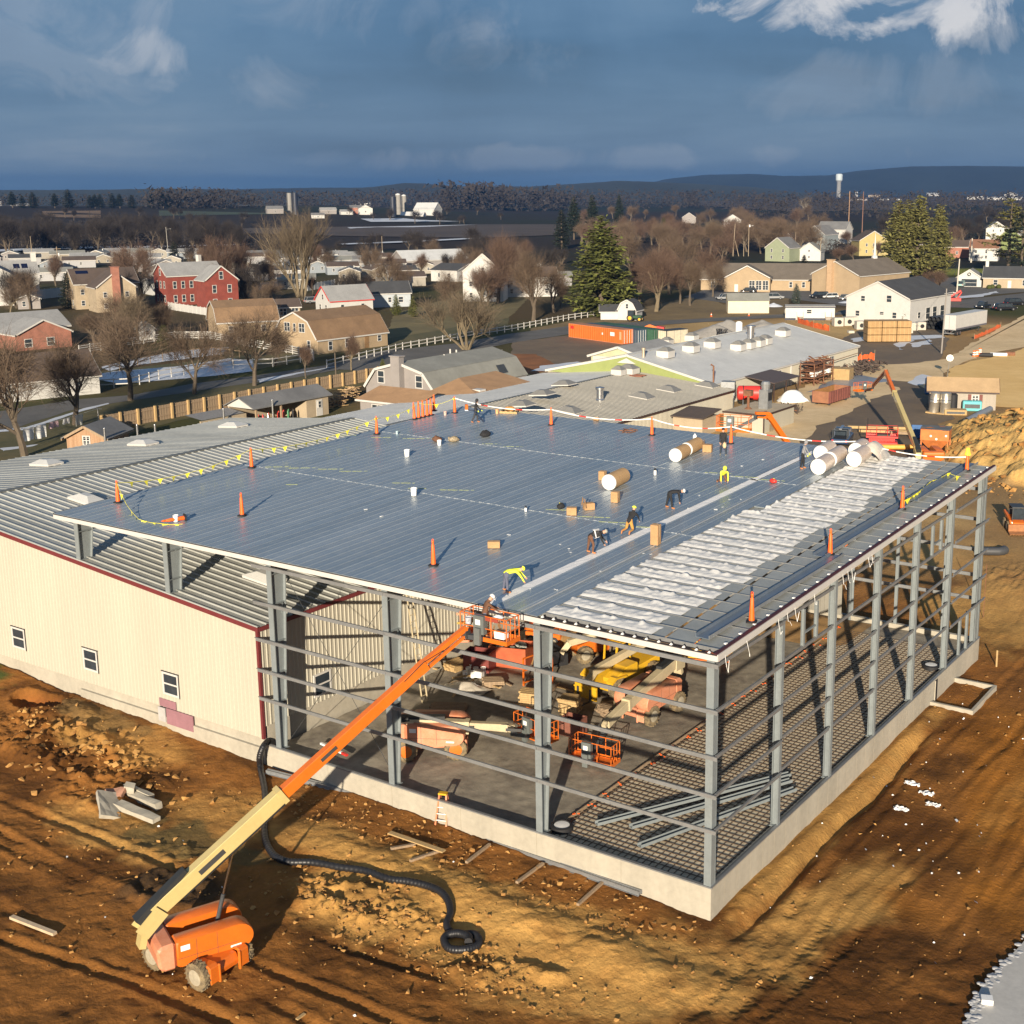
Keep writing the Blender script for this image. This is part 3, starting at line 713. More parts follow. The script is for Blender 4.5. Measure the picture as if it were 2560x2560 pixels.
mb = MB();mb.bar((-9.35,-.25,roofz(-.25)+.07),(-9.35,13.7,roofz(13.7)+.07),.07,.02);mb.bar((-9.35,13.9,roofz(13.9)+.08),(-9.35,26.2,roofz(26.2)+.08),.06,.02);part(mb,'seam_cap',M('bright_seam',(.60,.58,.54),.4,.4))
# open bay: purlins, grey liner sheets and the unrolled blankets
NP = 28;PS = 1.3
LINER = M('grey_liner_sheet',(.30,.315,.305),.5,.2,.1,.7)
for i in range(NP+1):
    y = min(36.5,.35+PS*i);mb = MB();z = roofz(y)-.03
    mb.mm(-8.7,.10,y-.045,y+.012,z-.012,z+.012);mb.mm(-8.7,.10,y-.012,y+.0,z-.22,z-.014);part(mb,'purlin',GIRT)
for i in range(NP):
    y0 = .35+PS*i+.05;y1 = y0+PS-.11
    if y1 > 36.5: y1 = 36.45
    for x0,x1 in ((-8.6,-2.68+rnd.uniform(-.03,.03)),(-2.55,-1.25),(-1.18,.02)):
        mb = MB();mb.add([(x0,y0,roofz(y0)-.12),(x1,y0,roofz(y0)-.12),(x1,y1,roofz(y1)-.045),(x0,y1,roofz(y1)-.045)],[(0,1,2,3)])
        mb.add([(x0,y1,roofz(y1)-.05),(x1,y1,roofz(y1)-.05),(x1,y0,roofz(y0)-.13),(x0,y0,roofz(y0)-.13)],[(0,1,2,3)])
        part(mb,'liner_sheet',LINER,fix=False)
    xe = -3.25+rnd.uniform(-.35,.25)-(.4 if i > 20 else 0)-(.15*math.sin(i*1.7));s = i*7.1
    xb = -8.55 if i < 15 else -7.78
    def bat(a,b,s=s,xe=xe,y0=y0,y1=y1,xb=xb):
        x = xb+(xe-xb)*a + (.08*noise.noise(Vector((b*4,s,2))) if a > .98 else 0);y = y0+.02+(y1-y0-.12)*b
        e = min(1,b*5,(1-b)*6,(1-a)*22+.05)
        h = .05+.03*abs(noise.noise(Vector((x*1.4,y*1.6,s))))+.035*max(0,noise.noise(Vector((x*.8+3,y*2.2,s+4))))+.05*noise.noise(Vector((x*4.1,y*4.3,s)))
        hem = (.13*max(0,noise.noise(Vector((x*1.3,s,8))))+.16*max(0,noise.noise(Vector((x*4.2,s,3)))-.15))*(b > .62)
        return (x,y + hem*.6,roofz(y)-.06+e*(h+hem))
    mb = MB();mb.grid(bat,64,10);part(mb,'insulation_blanket',INSUL,smooth=True)
mb = MB()
for i in range(NP):
    y = .9+PS*i;mb.box((.02,y,roofz(y)+.03),(.10,.14,.05))
tag(part(mb,'foam_block',WHITEP),kind='stuff')
mb = MB()
for i in range(15):
    x = -8.3+i*.58;mb.add([(x,-.30,10.34),(x+.12,-.30,10.34),(x+.06,-.30,10.42),(x,-.2,10.34),(x+.12,-.2,10.34),(x+.06,-.2,10.42)],[(0,1,2),(3,4,5),(0,1,4,3),(1,2,5,4),(2,0,3,5)])
tag(part(mb,'closure_tab',WHITEP),kind='stuff')
# loose twine hanging under the rake
mb = MB()
for y in (.3,2.2,5.2,6.1,6.9,9.0,12.3,12.9,13.4,15.5,16):
    z = roofz(y)-.2;mb.tube([(.3,y,z),(.33,y+.1,z-.25-rnd.random()*.4),(.31,y+.3,z-.5-rnd.random()*.5),(.33,y+.25+rnd.random()*.3,z-.3-rnd.random()*.6)],.012,4)
tag(part(mb,'twine',WHITEP),kind='stuff')

# ---------------------------------------------------------------- older cream building on the left
CB_ = thing('cream_building','long cream ribbed steel building with maroon trim half under the new roof','building',(-40,12,0))
RX,RZ,EZ,EX,EXL,YB = -55.5,9.03,6.42,-26.5,-71.3,37.6
EZL = 7.6
def gz_(x): return RZ-(RZ-EZ)*abs(x-RX)/29.0
mb = MB();corr(mb,(EXL,0),(EX,0),lambda t: .28,lambda t: gz_(EXL+t*(EX-EXL))-.02);part(mb,'front_wall',CREAM,CB_,fix=False)
mb = MB();mb.mm(EXL,EX-.02,.06,.30,-2.6,.27);part(mb,'foundation',CONC,CB_)
mb = MB();mb.mm(-41.9,-26.7,-.10,.055,-2.6,-.25);part(mb,'foundation',CONC,CB_)
mb = MB();corr(mb,(EX,.02),(EX,YB),lambda t: .9,lambda t: EZ-.05,flip=1);part(mb,'side_wall',CREAM,CB_,fix=False)
mb = MB();mb.mm(EX-.3,EX-.02,.31,YB,-1,.88);part(mb,'foundation',CONC,CB_)
mb = MB();corr(mb,(EXL,YB),(EX,YB),lambda t: .28,lambda t: gz_(EXL+t*(EX-EXL))-.02,flip=-1);part(mb,'back_wall',CREAM,CB_,fix=False)
mb = MB();ribroof(mb,-.10,YB+.2,EX+.12,EZ+.0,RX,RZ+.02);part(mb,'roof',GALV,CB_,fix=False)
mb = MB();ribroof(mb,-.10,YB+.2,EXL-.12,gz_(EXL),RX,RZ+.02,rh=.035);part(mb,'roof',GALV,CB_,fix=False)
mb = MB();mb.bar((RX,-.1,RZ+.06),(RX,YB+.2,RZ+.06),.5,.05);part(mb,'ridge_cap',M('ridge_cap_grey',(.16,.165,.155),.6,.2),CB_)
mb = MB();mb.bar((EX+.14,-.05,gz_(EX)-.12),(RX,-.05,RZ-.12),.10,.26);part(mb,'rake_trim',MAROON,CB_)
mb = MB();mb.bar((EXL,-.05,gz_(EXL)-.12),(RX-.1,-.05,RZ-.12),.10,.26);part(mb,'rake_trim',MAROON,CB_)
mb = MB();mb.mm(EX-.02,EX+.15,0.02,YB,EZ-.24,EZ-.02);part(mb,'eave_trim',MAROON,CB_)
mb = MB();mb.mm(EX-.1,EX+.06,-.055,.1,.25,EZ-.14);part(mb,'corner_trim',MAROON,CB_)
for x in (-47.74,-40.75,-33.68): window(CB_,Vector((x,-.045,1.76))-Vector(CB_.location),-math.pi/2,1.32,1.32)
for x in (-47.74,-40.75,-33.68):
    mb = MB();mb.mm(x-.74,x+.74,-.06,-.035,2.42,2.47);mb.mm(x+.665,x+.70,-.06,-.035,1.05,2.42);part(mb,'head_flashing',DARK,CB_)
window(CB_,Vector((EX+.05,4.35,1.92))-Vector(CB_.location),0,1.32,1.3)
mb = MB();mb.mm(-34.75,-33.35,-.065,-.04,.32,.78);mb.mm(-34.15,-31.95,-.12,-.06,-.62,.30);part(mb,'wall_patch',M('purple_primer_patch',(.26,.13,.15),.8,0,.1),CB_)
mb = MB();mb.mm(-34.8,-34.2,-.16,-.11,-.55,.28);part(mb,'foam_patch',M('grey_foam',(.38,.37,.36),.8),CB_)
LIGHTD = M('skylight_dome',(.50,.50,.48),.35,0,.05)
def skylight(parent,c,w,d,slope=0.0,mat=None,curb=.14,rise=.3,cm=None):
    """low pyramid dome on a curb"""
    mb = MB();mb.box((0,0,curb/2),(w,d,curb));o = mb.build('skylight_curb',cm or WHITE,parent,loc=Vector(c)-Vector(parent.location),rot=(0,slope,0))
    mb = MB();a,b = w*.52,d*.52
    mb.add([(-a,-b,curb),(a,-b,curb),(a,b,curb),(-a,b,curb),(-a*.35,-b*.35,curb+rise),(a*.35,-b*.35,curb+rise),(a*.35,b*.35,curb+rise),(-a*.35,b*.35,curb+rise)],[(0,1,5,4),(1,2,6,5),(2,3,7,6),(3,0,4,7),(4,5,6,7)])
    mb.build('skylight',mat or LIGHTD,o)
SL = math.atan(2.6/29)
def onl(u,v):
    d = CFW + CR*((u/.7547-CX)/CF) - CU*((v/.7547-CY)/CF);q = .0897;t = (RZ+q*(-RX)-CAMP.z+q*CAMP.x)/(d.z-q*d.x);return CAMP+d*t
for (x,y,dx) in [(onl(*q).x,onl(*q).y,1) for q in ((88,878),(270,840),(440,806))]: skylight(CB_,(x,y,gz_(x)+.05),2.4,1.3,-SL)
for (x,y) in ((-50.2,7.2),(-38.0,6.6),(-31.3,5.0)): skylight(CB_,(x,y,gz_(x)+.05),2.2,1.3,SL)

# ---------------------------------------------------------------- machines
def wheel(parent,c,r,w,ang=0.0,rim=None,lugs=True,tyre=None):
    """tyre with lugs (part) and rim (sub-part); axle along local y of the parent, turned by ang"""
    mb = MB();mb.lathe((0,0,0),[(r*.55,-w/2),(r*.86,-w/2),(r*.96,-w*.42),(r*.97,0),(r*.96,w*.42),(r*.86,w/2),(r*.55,w/2)],26,'Y')
    if lugs:
        for k in range(18):
            a = 2*math.pi*k/18
            for s in (-1,1):
                a2 = a + (0 if s < 0 else math.pi/18);p = Vector((math.cos(a2)*r*.985,s*w*.47,math.sin(a2)*r*.985));q = Vector((math.cos(a2+.16)*r*.995,s*w*.02,math.sin(a2+.16)*r*.995))
                mb.bar(p,q,r*.10,r*.055,up=(math.cos(a2),0,math.sin(a2)))
    o = mb.build('wheel',tyre or MUD,parent,loc=c,rot=(0,0,ang),smooth=30)
    mb = MB();t = w*.53
    mb.lathe((0,0,0),[(r*.50,-t),(r*.56,-t*.97),(r*.52,-t*.55),(r*.20,-t*.50),(r*.16,-t*.8),(r*.15,t*.8),(r*.2,t*.5),(r*.52,t*.55),(r*.56,t*.97),(r*.50,t)],20,'Y')
    mb.build('rim',rim or RIMW,o,smooth=30)
    return o
def platform(T,c,ang,w=2.44,d=.92,col=None,name='platform',items=True,h=1.1):
    """lift basket: floor frame, rails, grey control box; c = middle of the floor (local), ang = direction of the long side"""
    col = col or ORANGE;m_ = Matrix.Translation(Vector(c)) @ Matrix.Rotation(ang,4,'Z');a,b = w/2,d/2
    f = MB();f.m = m_;f.mm(-a,a,-b,b,-.02,.02);f.mm(-a,a,-b-.03,-b,-.03,.16);f.mm(-a,a,b,b+.03,-.03,.16);f.mm(-a-.03,-a,-b-.03,b+.03,-.03,.16);f.mm(a,a+.03,-b-.03,b+.03,-.03,.16)
    pf = f.build(name,col,T)
    r_ = MB();r_.m = m_
    for z in (.55,h):
        for p,q in (((-a,-b),(a,-b)),((a,-b),(a,b)),((a,b),(-a,b)),((-a,b),(-a,-b))): r_.tube([(p[0],p[1],z),(q[0],q[1],z)],.024,6)
    for x in (-a,-a*.34,a*.34,a):
        for y in (-b,b): r_.tube([(x,y,0),(x,y,h)],.024,6)
    for s in (-1,1): r_.tube([(s*a,-b*.35,0),(s*a,-b*.35,h)],.02,6);r_.tube([(s*a,b*.35,0),(s*a,b*.35,h)],.02,6)
    r_.build('guard_rail',col,pf)
    if items:
        k = MB();k.m = m_;k.mm(-.42,.12,-b-.14,-b+.10,.30,h+.02);k.mm(-.30,.0,-b-.28,-b-.14,-.15,.6);k.build('control_box',M('grey_control_box',(.13,.145,.14),.5,.1,.1),pf)
        k = MB();k.m = m_;k.mm(-.30,-.05,-b-.16,-b-.141,.72,.95);k.build('decal',WHITEP,pf)
    return pf
def cover(mb,x0,x1,y0,y1,z0,z1,nose=.55,tail=.25):
    """engine hood: side outline with a round nose and softened tail, extruded across y, top edge eased"""
    pts = []
    for k in range(7):
        a = math.pi/2*(1-k/6.0)*1.0;pts.append((x1-nose+nose*math.cos(a),z0+(z1-z0)*.45+(z1-z0)*.55*math.sin(a)))
    for k in range(1,6):
        a = -math.pi/2*k/5;pts.append((x1-nose+nose*math.cos(a),z0+(z1-z0)*.45*(1+math.sin(a))))
    pts += [(x0+tail*.8,z0),(x0,z0+tail*.7),(x0,z1-tail*.6),(x0+tail*.5,z1-.02)]
    n = len(pts);cx = sum(p[0] for p in pts)/n;cz = sum(p[1] for p in pts)/n;e = .06
    rows = [(y0,.95),(y0+e,1.0),(y1-e,1.0),(y1,.95)]
    vs = [(cx+(x-cx)*(1-(1-s)*.6),y,cz+(z-cz)*s) for y,s in rows for x,z in pts]
    fs = [(r*n+i,r*n+(i+1) % n,(r+1)*n+(i+1) % n,(r+1)*n+i) for r in range(3) for i in range(n)] + [tuple(range(n)),tuple(range(3*n,4*n))]
    return mb.add(vs,fs)
def boom_lift(label,base,chassis_ang,turret_ang,boom,plat,plat_ang,body=None,cb=None,fly=None,tracks=(2.55,2.1,.58),rim=None,hood_top=None,group=None,pw=2.44,bw=(.46,.62),wheels=True,name='boom_lift',fb=None):
    """boom: world points [pivot, end of base section, end of fly, end of jib]; plat: world floor centre"""
    body = body or ORANGE;cb = cb or CRM;fly = fly or ORANGE;fb = fb or fly
    T = thing(name,label,'boom lift',base,0,group);B0 = Vector(base)
    mc = Matrix.Rotation(chassis_ang,4,'Z');wb,tr,r = tracks
    if wheels:
        k = MB();k.m = mc
        k.prism([(-wb/2-.1,.42),(wb/2+.45,.42),(wb/2+.50,.62),(wb/2+.38,.92),(wb/2-.55,1.02),(-wb/2-.1,1.02)],-.52,.52,'Y')
        for s in (-1,1):
            k.prism([(wb/2-.62,.98),(wb/2-.62,.84),(wb/2-.45,.98),(wb/2+.40,.93),(wb/2+.50,.75),(wb/2+.54,.30),(wb/2+.60,.30),(wb/2+.58,.98),(wb/2+.42,1.06)],s*.52 if s > 0 else -.95,.95 if s > 0 else -.52,'Y')
            k.mm(wb/2+.5,wb/2+.62,s*.50-.05,s*.50+.05,.22,1.0)
        for x in (-wb/2,wb/2): k.mm(x-.12,x+.12,-tr/2+.1,tr/2-.1,r-.1,r+.12)
        k.build('chassis',body,T,bevel=.03)
        for x in (-wb/2,wb/2):
            for s in (-1,1): wheel(T,mc @ Vector((x,s*(tr/2-.02),r)),r,.40,chassis_ang,rim)
    mt = Matrix.Rotation(turret_ang,4,'Z')
    k = MB();k.m = mt;k.lathe((0,0,1.0),[(.55,0),(.55,.14)],20);k.mm(-1.55,1.0,-.34,.34,1.14,1.32);k.build('turntable',GREYD,T)
    for s in (-1,1):
        k = MB();k.m = mt;cover(k,-1.05,1.95,min(s*.36,s*1.10),max(s*.36,s*1.10),.82,1.92,.6,.12);k.build('hood',body,T,smooth=40)
        k = MB();k.m = mt;k.mm(-1.02,1.3,s*1.095-.012,s*1.095+.012,1.20,1.212);k.mm(-.30,-.285,s*1.09-.012,s*1.09+.012,.88,1.86);k.mm(.5,.515,s*1.09-.012,s*1.09+.012,.88,1.86);k.build('panel_seam',GREYD,T)
    k = MB();k.m = mt;k.mm(1.0,1.42,-1.112,-1.098,1.02,1.10);k.mm(-.9,-.55,-1.112,-1.098,1.5,1.72);k.build('decal',WHITEP,T)
    k = MB();k.m = mt;k.prism([(-1.72,.92),(-1.5,.80),(-1.06,.80),(-1.06,1.90),(-1.66,1.86),(-1.80,1.70)],-1.08,1.08,'Y');k.build('counterweight',hood_top or body,T,bevel=.10)
    p0,p1,p2,p3 = [Vector(p)-B0 for p in boom]
    d = (p1-p0).normalized();h_ = Vector((math.cos(turret_ang),math.sin(turret_ang),0))
    k = MB();k.bar(p0-d*.35,p1,bw[0],bw[1],bw[0]*.96,bw[1]*.96);bs = k.build('boom_base',cb,T,bevel=.02)
    k = MB();side = d.cross(Vector((0,0,1))).normalized();upb = side.cross(d)
    k.bar(p0-d*.55+upb*.10,p0+d*1.9+upb*.46,.50,.50,.34,.16);k.build('boom_cover',M('black_boom_cover',(.022,.024,.025),.65),bs)
    k = MB()
    for s in (-1,1): k.bar(p0-d*.75+side*s*.30-upb*.25,p0+d*.35+side*s*.30-upb*.05,.05,.62)
    k.bar(p0-d*.6-Vector((0,0,.9)),p0-d*.3,.5,.25);k.build('boom_bracket',cb,T)
    k = MB();k.bar(p1-d*.12,p1+d*.10,bw[0]*1.10,bw[1]*1.08);k.build('section_collar',cb,T)
    k = MB();k.bar(p0+d*1.2-upb*(bw[1]*.5+.05)+side*.1,p1-upb*(bw[1]*.5+.05)+side*.1,.14,.08);k.build('cable_tray',BLACK,T)
    k = MB();k.bar(p0+d*2.2+side*(bw[0]*.5+.004),p0+d*3.4+side*(bw[0]*.5+.004),.006,.22);k.build('boom_decal',M('dark_decal',(.05,.05,.05),.5),T);k = MB();k.bar(p1+d*2+side*(bw[0]*.39+.01),p1+d*2.8+side*(bw[0]*.39+.01),.006,.16);k.build('boom_decal',M('dark_decal',(.05,.05,.05),.5),T)
    k = MB();k.bar(p1-d*.2,p2,bw[0]*.80,bw[1]*.80,bw[0]*.72,bw[1]*.72);k.build('boom_fly',fb,T,bevel=.015)
    m1 = p0+d*min(3.6,(p1-p0).length*.6)-upb*.42;m0 = h_*.75+Vector((0,0,1.35));mid = m0.lerp(m1,.45)
    k = MB();k.tube([m0,mid],.085,10);k.build('lift_cylinder',GREYD,T)
    k = MB();k.tube([mid,m1],.045,10);k.build('lift_rod',CHROME,T)
    k = MB();k.bar(m1+d*.25+upb*.25,m1-d*.3+upb*.2,.2,.35);k.build('cylinder_lug',cb,T)
    e = (p3-p2);j = e.normalized() if e.length > .1 else d;sj = j.cross(Vector((0,0,1))).normalized();uj = sj.cross(j)
    if e.length > .2:
        k = MB();k.bar(p2-d*.3,p2+j*.1,.34,.46);k.bar(p2+uj*.12,p3+uj*.10,.24,.20);k.bar(p2-uj*.22,p3-uj*.20,.12,.12);k.build('jib',fb,T)
        k = MB();k.tube([p2+j*.2-uj*.05,p3-j*.4-uj*.02],.05,8);k.build('jib_cylinder',GREYD,T)
        k = MB();k.tube([p2-d*1.1+upb*.2+side*.22,p2+uj*.25+side*.2,p2+j*1.0+uj*.05+side*.16],.018,5);k.build('hydraulic_hose',BLACK,T)
    pc = Vector(plat)-B0
    k = MB();k.bar(p3-j*.05,p3+Vector((0,0,-.35)),.22,.3);k.bar(p3+Vector((0,0,-.3)),pc+Vector((-math.sin(plat_ang),math.cos(plat_ang),0))*(-.46)+Vector((0,0,.1)),.2,.2);k.build('platform_bracket',GREYD,T)
    platform(T,pc,plat_ang,pw,.92,fly)
    return T
GR = lambda x,y: hz(x,y)
# the lift in the foreground, reaching the eave
MAIN = boom_lift('orange boom lift in the mud, long cream and orange boom raised to the eave',(-15.45,-13.75,-1.52),0.0,R(66),[(-16.0,-15.3,1.35),(-13.95,-10.35,4.75),(-11.5,-4.3,8.78),(-10.72,-2.35,9.95)],(-9.95,-1.75,9.55),R(1),hood_top=PINKO,group='boom lifts')
# inside, parked under the roof
boom_lift('faded orange boom lift parked inside by the second front column, cream boom level',(-18.9,4.55,-.33),R(38),R(28),[(-19.6,3.6,1.45),(-17.0,5.2,1.3),(-15.6,6.6,1.05),(-15.3,6.9,.95)],(-14.6,7.9,.35),R(-12),body=PINKO,cb=TAND,fb=TAND,fly=ORANGE,group='boom lifts',rim=ORANGE)
boom_lift('faded pink-orange boom lift beside the reinforcing mat with its boom lowered towards the front',(-11.9,15.0,-.33),R(-95),R(-92),[(-11.65,17.3,2.05),(-11.3,11.6,1.55),(-11.25,9.6,1.25),(-11.2,9.2,1.1)],(-10.95,7.9,-.1),R(4),body=PINKO,cb=TAND,fb=TAND,fly=ORANGE,group='boom lifts')
# behind the building: basket just above the roof edge, boom coming up from below
boom_lift('orange boom lift behind the far roof edge, only its basket and sloping boom in view',(-14.6,48.6,-.2),R(200),R(290),[(-15.2,50.4,1.6),(-16.2,46.2,6.8),(-18.0,42.2,12.1),(-18.6,41.3,12.2)],(-20.2,41.0,10.9),R(12),cb=ORANGE,group='boom lifts',bw=(.42,.5))
# yard lift with folded elbow
e3 = U(1671,701,7.5);b3 = U(1731,848,1.9)
boom_lift('yard boom lift with tall cream boom and orange fly bent down at the elbow',(b3.x+.9,b3.y+1.4,-.02),R(120),math.atan2(e3.y-b3.y,e3.x-b3.x),[b3,b3.lerp(e3,.70),e3,U(1647,728,4.2)],U(1628,737,2.2),R(60),group='boom lifts')

def telehandler():
    T = thing('telehandler','yellow telehandler with an open cab and pale boom among the lifts under the roof','telehandler',(-15.3,17.6,-.33),R(-98))
    k = MB();k.prism([(-2.6,.55),(2.2,.55),(2.3,.95),(1.0,1.35),(-.9,1.35),(-2.6,1.5)],-.75,.75,'Y');k.build('chassis',YEL,T,bevel=.04)
    k = MB();k.prism([(-.1,1.05),(2.0,1.0),(2.05,1.25),(.9,1.75),(-.1,1.80)],.2,1.1,'Y');k.build('engine_cover',YEL,T,bevel=.05)
    k = MB()
    for x,y in ((-.9,-1.0),(.55,-1.0),(-.9,-.15),(.45,-.15)): k.bar((x,y,1.0),(x*.85-.05,y,2.65),.09,.09)
    k.mm(-.95,.5,-1.08,-.08,2.6,2.68)
    for i in range(6): k.mm(-.7+i*.2,-.62+i*.2,-.95,-.2,2.68,2.70)
    k.mm(-.98,.6,-1.05,-.1,.95,1.45);cab = k.build('cab_frame',YEL,T)
    k = MB();k.mm(-.6,-.05,-.8,-.35,1.45,1.6);k.mm(-.66,-.55,-.8,-.35,1.6,2.1);k.build('seat',BLACK,cab)
    k = MB();k.tube([(.3,-.58,1.5),(.15,-.58,1.95)],.02,6);k.lathe((.13,-.58,1.95),[(.17,0),(.19,.02),(.17,.04)],12);k.build('steering_wheel',BLACK,cab)
    k = MB();k.bar((-2.6,.15,2.35),(2.9,.10,1.75),.36,.42);k.bar((2.6,.10,1.75),(3.4,.10,1.15),.3,.38);k.build('boom',TAND,T,bevel=.02)
    k = MB();k.mm(3.3,3.42,-.7,.9,.35,1.15);k.mm(3.42,3.46,-.75,.95,.9,1.0);k.mm(3.42,3.46,-.75,.95,.4,.5);k.build('carriage',YEL,T)
    for y in (-.4,.55):
        k = MB();k.mm(3.47,4.7,y-.06,y+.06,.30,.36);k.mm(3.47,3.53,y-.06,y+.06,.36,1.0);k.build('fork',GREYD,T)
    for x in (-1.7,1.6):
        for s in (-1,1): wheel(T,(x,s*1.0,.66),.66,.42)
    for s in (-1,1):
        k = MB();k.prism([(1.0,1.2),(1.1,1.36),(2.0,1.42),(2.35,1.2),(2.35,1.1),(1.95,1.32),(1.2,1.28)],s*1.0-.24,s*1.0+.24,'Y');k.build('mudguard',YEL,T)
telehandler()
def forklift_far():
    T = thing('rough_terrain_forklift','tan forklift with a black bucket parked behind the yellow telehandler','forklift',(-19.5,21.0,-.33),R(-120))
    k = MB();k.prism([(-1.9,.5),(1.5,.5),(1.5,1.1),(-.3,1.5),(-1.9,1.5)],-.7,.7,'Y');k.build('body',ORANGE,T,bevel=.05)
    k = MB()
    for x,y in ((-.7,-.6),(.5,-.6),(-.7,.6),(.5,.6)): k.bar((x,y,1.2),(x*.85,y,2.5),.08,.08)
    k.mm(-.75,.6,-.68,.68,2.5,2.58);k.build('cab_frame',GREYD,T)
    k = MB();k.bar((-1.6,.8,1.9),(2.2,.8,1.5),.3,.4);k.bar((2.1,.8,1.5),(2.5,.5,.8),.3,.35);k.build('boom',TAND,T)
    k = MB();k.prism([(2.3,.15),(3.1,.12),(3.2,.3),(2.6,.42),(2.4,.95),(2.3,.95)],-.95,.95,'Y');k.build('bucket',BLACK,T)
    for x in (-1.2,1.1):
        for s in (-1,1): wheel(T,(x,s*.85,.55),.55,.36)
forklift_far()

def skid_steer():
    p = U(1916,1008,-.6)
    T = thing('skid_steer','orange skid steer loader on the dirt at the right edge, rusty bucket in front','loader',(p.x,p.y,GR(p.x,p.y)),R(-62))
    k = MB();k.prism([(-1.5,.35),(1.0,.35),(1.0,.8),(.2,1.0),(-1.2,1.25),(-1.5,1.1)],-.6,.6,'Y');k.build('body',ORANGE,T,bevel=.05)
    k = MB()
    for x,y in ((-.75,-.5),(.65,-.5),(-.75,.5),(.65,.5)): k.bar((x,y,.9),(x*.9,y*.95,2.0),.07,.07)
    k.mm(-.8,.68,-.56,.56,2.0,2.1);k.mm(-.8,-.72,-.5,.5,.95,2.0);cab = k.build('cab_frame',GREYD,T,bevel=.02)
    k = MB();k.mm(.60,.63,-.45,.45,1.0,1.95);k.build('cab_glass',GLASS,cab)
    for s in (-1,1):
        k = MB();k.bar((-1.4,s*.72,1.3),(.9,s*.72,.9),.14,.22);k.bar((.85,s*.72,.95),(1.35,s*.66,.35),.14,.2);k.build('loader_arm',ORANGE,T)
        k = MB();k.tube([(.95,s*.62,.80),(1.05,s*.62,.82)],.08,8);k.build('headlight',WHITEP,T)
    k = MB();k.prism([(1.2,.05),(2.0,.02),(2.05,.1),(1.5,.2),(1.4,.75),(1.2,.75)],-.95,.95,'Y')
    for i in range(9): k.mm(1.98,2.14,-.9+i*.225-.04,-.9+i*.225+.04,.03,.08)
    k.build('bucket',M('rusty_bucket',(.30,.13,.05),.8,0,.25,3),T)
    for x in (-.75,.55):
        for s in (-1,1): wheel(T,(x,s*.78,.42),.42,.3)
skid_steer()

